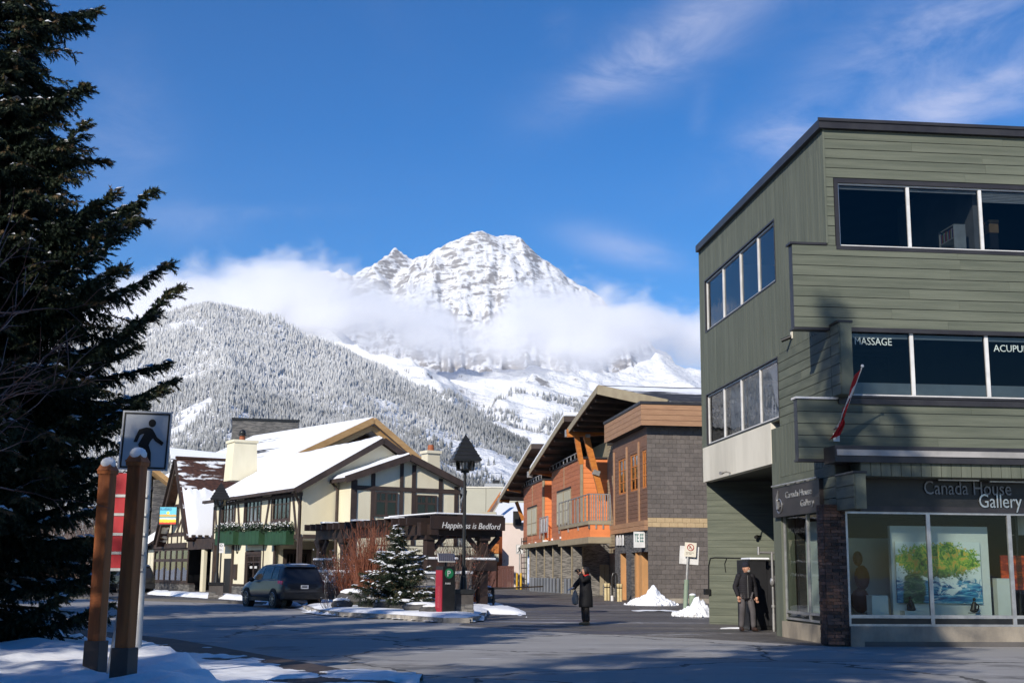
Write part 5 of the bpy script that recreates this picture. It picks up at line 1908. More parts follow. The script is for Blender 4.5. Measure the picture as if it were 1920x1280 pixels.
for k in range(4):
    bx('transom', m_darkmetal, lb2, lq.x - 2.05, lq.x - .98, lq.y + .6, lq.y + .79, lq.z - 1.2 - k * 1.5, lq.z - 1.0 - k * 1.5)
MB().hexa([(lq.x - 1.7, lq.y - .6, lq.z + .2), (lq.x - .0, lq.y - .6, lq.z - 1.0), (lq.x - .0, lq.y + 1.8, lq.z - 1.0), (lq.x - 1.7, lq.y + 1.8, lq.z + .2)],
          [(lq.x - 1.7, lq.y - .6, lq.z + .6), (lq.x - .0, lq.y - .6, lq.z - .6), (lq.x - .0, lq.y + 1.8, lq.z - .6), (lq.x - 1.7, lq.y + 1.8, lq.z + .6)]).build('eaves', m_wood, lb2)
# ================================================================ buildings along the lane
oa = -math.atan((655 - 960) / FH)
c0 = on_ground(1216.5, 1130)
FO = Frame(c0.x, c0.y, oa)
OS = lambda px, py, x=0.0: FO.hy(px, py, x)
OF = lambda px, py, y=0.0: FO.hx(px, py, y)
m_block = mat('charcoal_concrete_block', (.150, .128, .115), .88, (.115, .10, .09), 5, bump=.5, bscale=30, rand=.13)
m_blockt = mat('tan_concrete_block', (.50, .37, .21), .85, (.42, .30, .17), 4, bump=.3, rand=.06)
m_grout = mat('pale_grout', (.21, .19, .175), .9, bump=.2, rand=0)
m_tansid = mat('tan_cedar_siding', (.40, .225, .125), .6, (.33, .18, .10), 1.5, (1, 1, 5), bump=.12, rand=.07)
m_brnsid = mat('brown_cedar_siding', (.200, .105, .065), .65, (.15, .08, .05), 2, (1, 1, 5), bump=.2, rand=.14)
m_redsid = mat('terracotta_siding', (.47, .165, .075), .65, (.38, .13, .06), 1.2, (1, 1, 4), bump=.12, rand=.07)
m_sunorange = mat('sunlit_orange_siding', (.78, .25, .085), .6, (.68, .21, .07), 1.2, (1, 1, 4), bump=.08, rand=.05)  # brighter orange for the bays' forward faces, sunlight put into the colour
m_olive = mat('olive_tan_trim', (.33, .28, .19), .7, (.27, .22, .15), 2, bump=.1, rand=.04)
m_glulam = mat('orange_glulam_timber', (.58, .22, .045), .45, (.42, .13, .03), 2.5, (1, 1, 6), bump=.1, rand=.08)
m_ledge = mat('split_ledge_stone', (.27, .25, .23), .85, (.10, .095, .09), 3.2, (1, 1, 7), bump=1.0, bscale=7, rand=.1, lo=.40, hi=.60)
m_dstone = mat('dark_ledge_stone', (.13, .125, .125), .8, (.045, .045, .05), 3.2, (1, 1, 5), bump=1.0, bscale=7, rand=.1, lo=.40, hi=.60)
m_greyp = mat('grey_bollard_paint', (.145, .155, .18), .55, (.11, .12, .14), 2, (1, 1, .4), bump=.05, rand=.08)
m_creamp = mat('cream_bollard_paint', (.66, .54, .30), .55, (.5, .4, .22), 4, bump=.1, rand=.05)
m_orchwall = mat('ochre_door_reveal', (.52, .28, .12), .65, (.45, .24, .10), 1.5, bump=.05, rand=0)

blk = empty('block_building', 'charcoal block shop building with brown cedar fascia and tan stone stripe', 'building', FO)
XB = 14.0
zT = OF(1240, 797)[1]
zbs = OF(1260, 1121)[1]
tb0, tb1 = OF(1260, 986)[1], OF(1260, 967)[1]
yBE = OS(1150, 1000)[0]
bx('wall', m_grout, blk, .03, XB, .03, .12, zbs, zT + .1)
bx('plinth', m_conc, blk, -.0, XB, -.03, .9, 0, zbs)
zz = zbs
row = 0
while zz < zT:
    rh = .232
    tan = tb0 - .08 < zz < tb1 - .12
    x = 0.0 if row % 2 == 0 else -.22
    while x < XB * .45:
        a, b_ = max(x, .0), x + .44
        bx('block', m_blockt if tan else m_block, blk, a + (0 if a == 0 else .006), b_ - .006, .0 + random.uniform(-.004, .006), .03, zz + .006, min(zz + rh, zT) - .006)
        x += .44
    zz += rh
    row += 1
# cedar fascia
xf, _ = OF(1202, 770, -.6)
fz1 = OF(1216, 757, -.6)[1]; fz0 = OF(1216, 797, -.6)[1]
yfe = OS(1133, 815, xf)[0]
bx('wall', m_dark, blk, xf + .03, XB, -.57, yfe, fz0 + .02, fz1)
for k in range(4):
    h_ = (fz1 - fz0) / 4
    bx('board', m_tansid, blk, xf, XB, -.6, -.57, fz0 + k * h_ + .008, fz0 + (k + 1) * h_ - .008)
    bx('board', m_tansid, blk, xf, xf + .03, -.568, yfe, fz0 + k * h_ + .008, fz0 + (k + 1) * h_ - .008)
bx('coping', m_darkmetal, blk, xf - .05, XB, -.65, yfe + .03, fz1, fz1 + .14)
# lane side: cedar wall with three windows
holes = []
for (a, b_, t_, bo) in ((1159.5, 1174, 866, 926), (1181.5, 1196, 852, 918), (1204, 1216, 842, 911)):
    m_ = (a + b_) / 2
    holes.append((OS(b_, 880)[0], OS(a, 880)[0], OS(m_, bo)[1], OS(m_, t_)[1]))
zlt, zlb = OS(1180, 980)[1], OS(1180, 998)[1]
hz0 = min(h[2] for h in holes); hz1 = max(h[3] for h in holes)
holes = [(max(h[0], .22), h[1], hz0, hz1) for i, h in enumerate(holes)]
holed(MB(), 'S', .02, .3, .13, yBE, zlb, zT + .3, holes).build('wall', m_brnsid, blk)
clad(blk, m_brnsid, 'S', .02, .05, yBE, zlt, hz1 + .15, .22, True, holes, seed=21)
bx('board', m_brnsid, blk, .0, .02, .05, yBE, hz1 + .16, fz0)
for h in holes:
    window(blk, 'S', .02, *h, [(h[0] + h[1]) / 2], [h[2] + (h[3] - h[2]) * .33, h[2] + (h[3] - h[2]) * .66], fw=.1, mullw=.06, m_frame=m_glulam, m_gl=m_bglass, name='timber_window')
for px in (1152, 1176, 1198.5):
    y = OS(px, 900)[0]
    bx('mullion_trim', m_tansid, blk, -.06, .0, y - .12, y + .12, zlt, fz0 - .6)
for k in range(2):
    h_ = (zlt - zlb) / 2
    bx('board', m_tansid, blk, -.18, .0, .0, yBE, zlb + k * h_ + .008, zlb + (k + 1) * h_ - .008)
bx('ceiling', m_dark, blk, .3, 6, .3, yBE, fz0 - .3, fz0 - .2)
bx('room_wall', m_dark, blk, 3, 3.1, 1.0, yBE, 0, fz0)
# ground floor on the lane
def od(px): return OS(px, 1080)[0]
zhd = OS(1190, 1035)[1]
bx('stone_header', m_dstone, blk, -.02, .4, .03, od(1154), zhd, zlb)
bx('stone_pier', m_dstone, blk, -.02, .5, od(1163), od(1154), 0, zhd)
bx('stone_pier', m_dstone, blk, -.02, .5, od(1185), od(1175), 0, zhd)
bx('door_reveal', m_orchwall, blk, .02, .9, od(1163) - .13, od(1163) - .0, 0, zhd)
bx('door_reveal', m_orchwall, blk, .3, 1.2, od(1175), od(1163) - .13, 0, zhd - .6)
bx('door_reveal', m_orchwall, blk, .02, 1.1, od(1185) - .9, od(1185) - .75, 0, zhd)
bx('door_reveal', m_orchwall, blk, .15, .25, od(1198), od(1185), 0, zhd - .0)
gd = bx('roller_door', m_greyp, blk, .5, .55, .2, od(1198), 0, zhd - .1)
for k in range(14):
    bx('door_slat', mat('taupe_roller_slat', (.19, .16, .145), .6, bump=.05, rand=.05) if k == 0 else bpy.data.materials['taupe_roller_slat'], gd, .47, .5, .2, od(1198), k * .22, k * .22 + .205)
bx('door_reveal', m_orchwall, blk, .25, .5, od(1198) - .02, od(1198) + .15, 0, zhd)
# projecting shop sign and three white panels
pa = at_depth(1188, 996, FO.w(-.1, od(1212)).y); pb = at_depth(1209, 1026, pa.y)
sgn = empty('shop_sign', 'small white sign with green block letters beside the roller door', 'sign', loc=(pa.x, pa.y, pb.z), rz=R(3))
W_, H_ = (pb.x - pa.x) * 1.03, pa.z - pb.z
m_gsign = mat('green_sign_letters', (.01, .16, .13), .5, bump=0, rand=0)
bx('panel', m_whitepaint, sgn, 0, W_, 0, .06, 0, H_)
text('TE EE', H_ * .72, Matrix.Translation((.05, -.006, H_ * .36)) @ Matrix.Rotation(math.pi / 2, 4, 'X'), m_gsign, parent=sgn, sx=W_ * .9 / (H_ * .72 * 2.75), extrude=.006)
bx('hanger', m_black, sgn, W_, W_ + .6, .02, .04, H_ * .8, H_ * .86)
for i, px in enumerate((1160.5, 1165.5, 1171)):
    y = OS(px, 1015)[0]; z = OS(px, 1022)[1]
    t_ = empty('wall_badge', 'small white arched badge on the dark stone header, %s of three' % ('leftmost', 'middle', 'rightmost')[i], 'sign', FO.M @ Matrix.Translation((-.12, y, z)), group='white arched badges on the stone header')
    MB().prism([(0, -.22, 0), (0, .22, 0), (0, .24, .35), (0, .12, .55), (0, -.12, .55), (0, -.24, .35)], (.04, 0, 0)).build('plate', m_whitepaint, t_)
    MB().box(.04, .1, -.05, .05, .2, .3).build('standoff', m_black, t_)
m_winp = mat('pale_olive_pane', (.50, .46, .32), .35, (.42, .39, .28), 2, bump=0, rand=0)
# ---- orange row
ob_ = empty('orange_building', 'terracotta and orange sided row with stacked gable roofs, glulam braces and stone colonnade', 'building', FO)
yA0, yA1 = OS(1017.5, 960)[0], OS(981.5, 960)[0]
yB0, yB1 = OS(1089, 960)[0], OS(1034, 960)[0]
zA = OS(999, 908)[1]; zBt_ = OS(1062, 872)[1]
zbo = OS(1040, 1013)[1]; zbo2 = OS(1040, 1021)[1]
yEnd = yA1
ystart = yBE + .05
bx('wall', m_olive, ob_, 1.8, 8, ystart - .02, yEnd, 0, zBt_ + 1.2)
bx('fascia_beam', m_olive, ob_, -.25, 1.8, yB0 + .0, yEnd, zbo2, zbo)
clad(ob_, m_olive, 'S', 1.78, ystart, yB0, .2, zBt_ + 1.5, .2, True, seed=33)
def bay(y0, y1, zt_, wins, orx, seed):
    bx('wall', m_redsid, ob_, .03, 2.2, y0 + .03, y1, zbo, zt_)
    clad(ob_, m_redsid, 'S', .03, y0, y1, zbo, zt_, .31, True, [], seed=seed)
    clad(ob_, m_sunorange, 'F', y0 + .03, .03, orx, zbo, zt_, .31, True, [], seed=seed + 1)
    bx('corner_trim', m_olive, ob_, -.02, .14, y0 - .03, y0 + .14, zbo, zt_)
    bx('roof_edge', m_darkmetal, ob_, -.08, 2.3, y0 - .08, y1, zt_, zt_ + .12)
    ym = (wins[0] + wins[1]) / 2
    bx('seam_trim', m_olive, ob_, -.02, .005, ym - .05, ym + .05, zbo, zt_)
    for (a, b_) in ((wins[0], ym - .12), (ym + .12, wins[1])):
        fo = bx('window', m_olive, ob_, -.05, .002, a, b_, wins[2], wins[3])
        bx('pane', m_winp, fo, -.06, -.052, a + .08, b_ - .08, wins[2] + .1, wins[3] - .1)
        bx('sash_bar', m_olive, fo, -.075, -.06, a + .05, b_ - .05, wins[2] + .9, wins[2] + .98)
        bx('lintel', m_dark, fo, -.055, -.02, a, b_, wins[3], wins[3] + .15)
wA_ = (OS(1007, 960)[0], OS(989.5, 960)[0], OS(998, 1003)[1], OS(998, 952)[1])
wB_ = (OS(1071, 960)[0], OS(1045, 960)[0], OS(1058, 983)[1], OS(1058, 920)[1])
bay(yA0, yA1, zA, wA_, 1.9, 40)
bay(yB0, yB1, zBt_, wB_, 2.15, 45)
bx('wall', m_sunorange, ob_, 1.2, 1.6, yA0 - .02, yB1, zbo, zA)
bx('wall', m_sunorange, ob_, .1, 1.2, yB1 - 0, yB1 + .05, zbo, zA)
def railing(parent, p, q, z0, z1, n, m=None):
    m = m or m_alu
    p, q = Vector((*p, 0)), Vector((*q, 0))
    MB().bar(p + Vector((0, 0, z1)), q + Vector((0, 0, z1)), .06, .06).build('top_rail', m, parent)
    MB().bar(p + Vector((0, 0, z0 + .1)), q + Vector((0, 0, z0 + .1)), .05, .05).build('bottom_rail', m, parent)
    for i in range(n + 1):
        c = p.lerp(q, i / n)
        w_ = .05 if i % 3 else .08
        bx('baluster', m, parent, c.x - w_ / 2, c.x + w_ / 2, c.y - w_ / 2, c.y + w_ / 2, z0 - (.35 if i % 3 == 0 else -.1), z1)
zr1, zr0 = OS(1024, 969)[1], OS(1024, 1000)[1]
railing(ob_, (-.15, OS(1031, 980)[0]), (-.15, OS(1016, 980)[0]), zr0, zr1, 6)
for i in range(3):
    y = OS(1031, 980)[0] + (OS(1016, 980)[0] - OS(1031, 980)[0]) * (i + .5) / 3
    bx('infill_panel', m_curtain, ob_, -.14, -.13, y - .35, y + .35, zr0 + .15, zr1 - .1)
# roof edge gratings seen on top of the bays
for (y0, y1, z) in ((yA0, yA1, zA), (yB0, yB1, zBt_)):
    MB().bar((-.12, y0, z + .42), (-.12, y1, z + .42), .05, .05).build('snow_rail', m_alu, ob_)
    for i in range(9):
        y = y0 + (y1 - y0) * i / 8
        bx('rail_post', m_alu, ob_, -.15, -.09, y - .04, y + .04, z + .12, z + .40)
# balcony at the near end
yb0_, yb1_ = OS(1119, 1000, -.9)[0], yB0 - .05
zb1_ = OS(1083, 992, -.9)[1]
bxx0 = OF(1103, 990, yb0_)[0]; bxx1 = OF(1146, 990, yb0_)[0]
bx('balcony_slab', m_olive, ob_, bxx0, bxx1, yb0_, yb1_ + .6, zbo2 - .3, zbo2 + .05)
bx('balcony_face', m_sunorange, ob_, bxx0 + .1, bxx1 - .05, yb0_ + .05, yb1_, zbo2 + .05, zbo2 + .75)
bx('balcony_slab', m_olive, ob_, bxx0, bxx1, yb0_, yb1_ + .6, zbo2 + .75, zbo2 + .95)
zrb = zbo2 + .95
railing(ob_, (bxx0 + .05, yb0_ + .05), (bxx1 - .05, yb0_ + .05), zrb - .1, zrb + 1.5, 9)
railing(ob_, (bxx0 + .05, yb0_ + .05), (bxx0 + .05, yb1_ + .5), zrb - .1, zrb + 1.5, 9)
for i in range(4):
    y = yb0_ + (yb1_ + .5 - yb0_) * (i + .5) / 4
    bx('infill_panel', m_olive, ob_, bxx0 + .06, bxx0 + .08, y - .28, y + .28, zrb + .05, zrb + 1.35)
# stacked roofs: each rises toward the viewer, with overhanging eaves on the lane
m_rsnow = SNOW
xo = -1.3
def saw(pl0, pl1, pr1, xend, name, snow=True, right=None):
    a = OS(*pl0, xo); b_ = OS(*pl1, xo)
    th = .34
    r_ = MB().add([(xo, a[0], a[1]), (xend, a[0], a[1]), (xend, b_[0], b_[1]), (xo, b_[0], b_[1]),
              (xo, a[0], a[1] - th), (xend, a[0], a[1] - th), (xend, b_[0], b_[1] - th), (xo, b_[0], b_[1] - th)],
             [(3, 2, 1, 0), (4, 5, 6, 7), (0, 1, 5, 4), (1, 2, 6, 5), (2, 3, 7, 6), (3, 0, 4, 7)]).build('roof', m_timber, ob_)
    MB().add([(xo - .05, a[0], a[1] - .02), (xo - .05, b_[0], b_[1] - .02), (xo - .05, b_[0], b_[1] - th - .06), (xo - .05, a[0], a[1] - th - .06),
              (xo, a[0], a[1] - .02), (xo, b_[0], b_[1] - .02), (xo, b_[0], b_[1] - th - .06), (xo, a[0], a[1] - th - .06)],
             [(0, 1, 2, 3), (7, 6, 5, 4), (0, 4, 5, 1), (3, 2, 6, 7), (1, 5, 6, 2), (0, 3, 7, 4)]).build('fascia', m_olive, r_)
    n = 7
    for i in range(1, n):
        u = i / n
        y = a[0] + (b_[0] - a[0]) * u; z = a[1] + (b_[1] - a[1]) * u - th
        bx('rafter', m_timber, r_, xo + .1, xend - .5, y - .08, y + .08, z - .22, z - .0)
    if snow:
        vs = [(xo + .02, a[0] + .1, a[1] + .01), (xend, a[0] + .1, a[1] + .01), (xend, b_[0] + .02, b_[1] + .01), (xo + .02, b_[0] + .02, b_[1] + .01)]
        mb = MB().add(vs + [(v[0], v[1], v[2] + .30) for v in vs], [(3, 2, 1, 0)[::-1], (7, 6, 5, 4), (0, 1, 5, 4)[::-1], (1, 2, 6, 5)[::-1], (2, 3, 7, 6)[::-1], (3, 0, 4, 7)[::-1]])
        mb.build('snow_layer', SNOW, r_, bevel=.1)
    bx('gutter', m_alu, r_, xo - .15, xo + .25, a[0] - .1, a[0] + .35, a[1] - .55, a[1] - .1)
    return r_, a, b_
r1_, a1, b1 = saw((937, 931), (996, 832), None, 9, 'roof')
r2_, a2, b2 = saw((993, 881), (1057, 780), None, 9, 'roof')
r3_, a3, b3 = saw((1065, 802), (1121.5, 722), None, 13, 'roof', snow=False)
# near slope of the tall gable, facing the viewer, patchy snow
y3 = 1.2
x3, z3 = OF(1251, 751, y3)
m_lr3 = patchy_roof('black_shingle_with_melting_snow', (.045, .042, .045), (.02, .02, .022), .47, .56, (.25, 1, 1), .5, 21)
MB().add([(x3, y3, z3), (14, y3, z3), (14, b3[0], b3[1]), (xo, b3[0], b3[1]), (x3, y3, z3 - .3), (14, y3, z3 - .3), (14, b3[0], b3[1] - .3), (xo, b3[0], b3[1] - .3)],
         [(0, 1, 2, 3), (7, 6, 5, 4), (0, 4, 5, 1), (1, 5, 6, 2), (2, 6, 7, 3), (3, 7, 4, 0)]).build('roof', m_lr3, ob_)
MB().bar((xo, b3[0] - .03, b3[1] - .24), (x3, y3 - .03, z3 - .2), .08, .52).build('fascia', m_olive, ob_)
bx('siding_wall', m_olive, ob_, x3 - .6, 14, y3 + 1.2, y3 + 1.4, zT + .2, z3 - .1)
# gable wall under the tall roof, set back
gy0 = OS(1200, 780, .3)[0]
MB().prism([(1.2, y3 + 1.6, zBt_), (1.2, a3[0], zBt_ + .6), (1.2, a3[0], a3[1] - .4), (1.2, b3[0], b3[1] - .9), (1.2, y3 + 1.6, z3 - .6)], (.3, 0, 0)).build('gable_wall', m_olive, ob_)
# glulam beams and braces in the cross planes
def cross(yp, px0, py0, px1, py1, w_px, m=m_glulam, name='glulam_beam'):
    a = FO.hx(px0, py0, yp); b_ = FO.hx(px1, py1, yp)
    sc_ = FO.w(0, yp).y / FPX
    return MB().bar((a[0], yp, a[1]), (b_[0], yp, b_[1]), .28, w_px * sc_, up=(0, 0, 1)).build(name, m, ob_)
y_3 = a3[0] - .3
cross(y_3, 1063, 812, 1133, 808, 15)
cross(y_3 - .35, 1099, 818, 1130, 938, 11, name='glulam_brace')
cross(y_3 + .1, 1081, 818, 1090, 870, 9, name='glulam_post')
cross(y_3 - .5, 1098, 817, 1106, 817, 6, m_alu, 'steel_plate')
cross(y_3 - .5, 1112, 884, 1124, 888, 9, m_alu, 'steel_plate')
y_2 = a2[0] - .3
cross(y_2, 993, 882, 1036, 890, 7)
cross(y_2 - 6, 1016, 852, 1037, 853, 5)
cross(y_2 - 9.5, 1039, 817, 1064, 821, 5)
y_1 = a1[0] - .3
cross(y_1, 937, 936, 955, 940, 6)
cross(y_1 - 5, 951, 912, 990, 906, 7)
cross(y_1 - 5.2, 951, 917, 976, 922, 4)
cross(y_1 - 1, 968, 940, 981, 975, 6, name='glulam_brace')
cross(y_1 - 10, 980, 863, 992, 864, 4)
# stone piers of the colonnade
pier_px = [993, 1005, 1020, 1036, 1052, 1071.5, 1092]
sb = 0
for px in pier_px:
    y = OS(px, 1060)[0]
    zt_ = OS(px, 1021 - (px - 993) * .20)[1]
    pr = bx('stone_pier', m_ledge, ob_, .06, 2.2, y, y + .3, 0, zt_ - .1)
    bx('pier_trim', m_olive, pr, .0, .06, y - .03, y + .16, 0, zt_ + .0)
    bx('snow_cap', SNOW, pr, -.06, .3, y - .06, y + .3, zt_, zt_ + .14)
yw = OS(1135, 1080, 1.8)[0]
bx('passage_shade_sheet', m_dark, ob_, 2.25, 2.3, yB0 - 2, OS(pier_px[0], 1060)[0] + 1, 0, zbo2)  # dark sheet stands in for the shade inside the colonnade
bx('passage_ceiling', m_dark, ob_, .1, 2.3, yB0 - .2, yEnd, zbo2 - .05, zbo2)
for (p0_, p1_) in ((1125, 1132.5), (1133.5, 1142)):
    a, b_ = OF(p0_, 1080, yB0 - 3)[0], OF(p1_, 1080, yB0 - 3)[0]
    bx('garage_door', m_olive, ob_, a, b_, yB0 - 3, yB0 - 2.9, .1, OF(1130, 1058, yB0 - 3)[1])
bx('low_wall', m_ledge, ob_, bxx0 + 2.2, bxx0 + 3.4, yB0 - 3.4, yB0 - 3, 0, .75)
# trellis at the far end
tx0 = OS(988, 1060)[0]
for k in range(9):
    z = .4 + k * .45
    MB().bar((-.02, tx0, z), (-.02, tx0 + 3.2, z + .0), .05, .07).build('trellis_slat', m_timber, ob_)
for k in range(4):
    bx('trellis_post', m_timber, ob_, -.06, .0, tx0 + k * 1.05, tx0 + k * 1.05 + .09, 0, 4.3)

# grey bollards in a row, cream bollards, hoop
gpx = [996, 1000.5, 1006, 1011, 1016.5, 1022, 1027.5, 1033.5, 1039.5, 1047, 1054, 1061, 1067.5, 1074]
a = on_ground(996, 1107.5); b_ = on_ground(1074, 1113)
proto = None
for i, px in enumerate(gpx):
    u = i / (len(gpx) - 1)
    g_ = on_ground(px, 1107.5 + 5.5 * ((px - 996) / 78))
    if proto is None:
        proto = empty('grey_bollard', 'grey steel bollard in the row before the stone piers', 'bollard', loc=g_, group='grey bollards along the stone colonnade')
        MB().cyl(0, 0, 0, .95, .125, seg=14).lathe([(.125, .95), (.11, 1.0), (.06, 1.035), (.0, 1.04)], 14).build('post', m_greyp, proto, smooth=True)
        MB().cyl(0, 0, 0, .05, .17, seg=14).build('base_ring', m_greyp, proto)
        t_ = proto
    else:
        t_ = copy_tree(proto)
        t_.location = g_
    t_['label'] = 'grey steel bollard before the stone piers, number %s from the left' % ('first second third fourth fifth sixth seventh eighth ninth tenth eleventh twelfth thirteenth fourteenth'.split()[i])
    if i == 0: t_['label'] = 'grey steel bollard before the stone piers, leftmost of the long row'
    if i == len(gpx) - 1: t_['label'] = 'grey steel bollard before the stone piers, rightmost of the long row'
proto = None
for i, (px, py, lab) in enumerate(((1136, 1125, 'left one of the pair beside the black hoop'), (1141, 1125, 'right one of the pair left of the black hoop'),
                                   (1160, 1127, 'left one of the pair at the dark stone pier'), (1164, 1127, 'right one of the pair at the dark stone pier'), (1202, 1124, 'single one standing in the snow pile before the roller door'))):
    g_ = on_ground(px, py)
    if proto is None:
        proto = empty('cream_bollard', '', 'bollard', loc=g_, group='short cream bollards by the shop doors')
        MB().cyl(0, 0, 0, .78, .085, seg=12).build('post', m_creamp, proto, smooth=True)
        MB().cyl(0, 0, .78, .9, .1, seg=12).build('cap', m_creamp, proto, smooth=True)
        MB().cyl(0, 0, .66, .72, .088, seg=12).build('dark_band', m_black, proto)
        t_ = proto
    else:
        t_ = copy_tree(proto); t_.location = g_
    t_['label'] = 'short cream bollard, ' + lab
g_ = on_ground(1148, 1126); g2 = on_ground(1153, 1125)
hp = empty('bike_hoop', 'black steel hoop rack between the two pairs of cream bollards', 'bike rack', loc=g_)
wd_ = g2.x - g_.x
MB().tube([(0, 0, 0), (0, 0, 1.25), (wd_ * .2, 0, 1.42), (wd_ * .8, 0, 1.42), (wd_, 0, 1.25), (wd_, 0, 0)], .045, 8).build('hoop', m_black, hp, smooth=True)
MB().cyl(0, 0, 0, .28, .08, seg=10).build('sleeve', m_whitepaint, hp)

# ================================================================ buildings at the end of the lane
m_beige = mat('beige_render_panel', (.47, .45, .36), .8, (.42, .40, .32), .2, bump=.03, rand=0)
m_pink = mat('pale_pink_render', (.70, .60, .56), .8, (.64, .54, .50), .3, bump=.03, rand=0)
Y_ = 150
a = at_depth(872, 914, Y_); b_ = at_depth(990, 914, Y_)
hb_ = empty('warehouse_building', 'plain beige panelled building with rooftop units at the end of the lane', 'building', loc=(a.x, Y_, 0))
for i in range(3):
    w_ = (b_.x - a.x) / 3
    bx('wall_panel', m_beige, hb_, i * w_ + .02, (i + 1) * w_ - .02, 0, 8, 0, a.z)
bx('coping', m_whitepanel, hb_, -.1, b_.x - a.x, -.1, 8, a.z, a.z + .15)
u0 = at_depth(908, 912, Y_).x - a.x; u1 = at_depth(942, 905, Y_)
bx('rooftop_unit', m_alu, hb_, u0, u1.x - a.x, 1, 4, a.z + .15, u1.z)
bx('rooftop_vent', m_black, hb_, u0 + 1, u0 + 1.8, 1, 2, u1.z, u1.z + .4)
Y_ = 118
a = at_depth(930, 1062, Y_); b_ = at_depth(985, 982, Y_)
ph = empty('pink_building', 'pale pink rendered block under a deep white snow roof with orange balcony', 'building', loc=(a.x, Y_, 0))
wl = at_depth(942, 1000, Y_).x - a.x
W_ = b_.x - a.x
bx('wall', m_pink, ph, wl, W_, 0, 10, 0, b_.z)
bx('side_wall', m_sunorange, ph, -1.2, wl, 1.2, 10, 0, b_.z)
bx('parapet', m_whitepanel, ph, wl - .05, W_, -.05, 10, b_.z, b_.z + .12)
zt_ = at_depth(950, 938, Y_ + 6).z
MB().prism([(-.8, 1, b_.z + .1), (W_ + 3, 1, b_.z + .1), (W_ + 3, 10, zt_), (.2, 10, zt_)], (0, 0, -.3)).build('snow_roof', SNOW, ph)
zb0 = at_depth(912, 1052, Y_ - 2).z; zb1 = at_depth(912, 1019, Y_ - 2).z
xb0 = at_depth(911, 1030, Y_ - 2).x - a.x; xb1 = at_depth(935, 1030, Y_ - 2).x - a.x
bx('balcony', m_glulam, ph, xb0, xb1, -1.6, 0, zb0 + .75, zb1)
bx('balcony_slab', m_beige, ph, xb0, xb1, -1.5, .2, zb0, zb0 + .7)
bx('side_wall', m_beige, ph, xb0 - .4, xb0 + .9, .2, 5, 0, zb1 + 3)
bx('post', m_glulam, ph, xb1 - .9, xb1 - .6, .3, .7, zb1, zb1 + 2.6)
bx('dark_door_sheet', m_dark, ph, xb0 + .4, xb1 - .4, 1.1, 1.19, .2, zb0 - .2)  # flat dark sheet on the wall, the doorway's shade put into its colour
MB().bar((xb0 - .2, -.6, b_.z + .3), (xb0 + 1.3, 6, zt_ + .6), .2, .5).build('barge_board', m_glulam, ph)
lmp = at_depth(972, 972, Y_ - .5)
bx('wall_light', m_black, ph, lmp.x - a.x - .5, lmp.x - a.x + .3, -.5, -.06, lmp.z - .6, lmp.z + .7)
# gates
m_gate = mat('oxblood_gate_board', (.115, .045, .035), .7, (.09, .035, .028), 1, bump=.1, rand=.05)
for (pa_, pb_, lab) in ((908.5, 930.5, 'oxblood timber gate leaf on the left at the end of the lane'), (933, 963.5, 'oxblood timber gate leaf on the right at the end of the lane')):
    a = on_ground(pa_, 1098.5); z1 = at_depth(pa_, 1060, a.y).z
    gY = 112.0; a = at_depth(pa_, 1098.5, gY); z1 = at_depth(pa_, 1060, gY).z; b2_ = at_depth(pb_, 1098.7, gY)
    gt = empty('gate', lab, 'gate', loc=(a.x, a.y, 0), group='oxblood gates closing the lane')
    n = 10
    for i in range(n):
        w_ = (b2_.x - a.x) / n
        bx('board', m_gate, gt, i * w_ + .004, (i + 1) * w_ - .004, 0, .05, .1, z1)
    bx('frame', m_gate, gt, 0, b2_.x - a.x, .05, .12, z1 - .25, z1 - .05)
# far crossing sign with yellow post guards
def ped_sign(parent, W_, H_, y=-.012, mw=None):
    """white plate with black border and walking figure, in the plane y"""
    th = .004
    bx('sign_plate', mw or m_signwhite, parent, -W_ / 2, W_ / 2, -.006, .006, 0, H_)
    f = MB()
    b_ = W_ * .035
    f.box(-W_ / 2 + b_, W_ / 2 - b_, y, y + th, b_, b_ * 1.9).box(-W_ / 2 + b_, W_ / 2 - b_, y, y + th, H_ - b_ * 1.9, H_ - b_)
    f.box(-W_ / 2 + b_, -W_ / 2 + b_ * 1.9, y, y + th, b_ * 1.9, H_ - b_ * 1.9).box(W_ / 2 - b_ * 1.9, W_ / 2 - b_, y, y + th, b_ * 1.9, H_ - b_ * 1.9)
    f.build('border', m_black, parent)['kind'] = 'stuff'
    def poly(pts, nm, z_=0.0):
        q = [((px - .5) * W_, y - z_, (1 - py) * H_) for px, py in pts]
        MB().prism(q, (0, th, 0)).build(nm, m_black, parent)
    poly([(.615 + .075 * math.cos(t), .20 + .068 * math.sin(t)) for t in [i * math.tau / 20 for i in range(20)]], 'figure_head')
    poly([(.36, .315), (.50, .275), (.60, .285), (.66, .36), (.68, .42), (.60, .52), (.575, .60), (.45, .57), (.36, .58), (.44, .44), (.47, .385), (.39, .40)][:], 'figure_torso', .001)
    poly([(.36, .315), (.42, .30), (.44, .385), (.385, .415), (.34, .53), (.27, .53), (.30, .44)], 'figure_arm', .002)
    poly([(.62, .29), (.68, .36), (.74, .44), (.88, .52), (.85, .575), (.70, .50), (.62, .42)], 'figure_arm', .003)
    poly([(.40, .52), (.50, .58), (.46, .68), (.33, .82), (.20, .90), (.13, .85), (.27, .76), (.37, .64)], 'figure_leg', .004)
    poly([(.46, .56), (.58, .57), (.64, .70), (.66, .93), (.58, .95), (.55, .76), (.46, .64)], 'figure_leg', .005)
m_signwhite = mat('reflective_sign_white', (.50, .52, .55), .35, (.44, .46, .50), 1.2, bump=.02, rand=0)
g_ = on_ground(974, 1104)
ps = empty('crossing_sign', 'small distant pedestrian crossing sign on a thin pole at the end of the lane', 'sign', loc=g_)
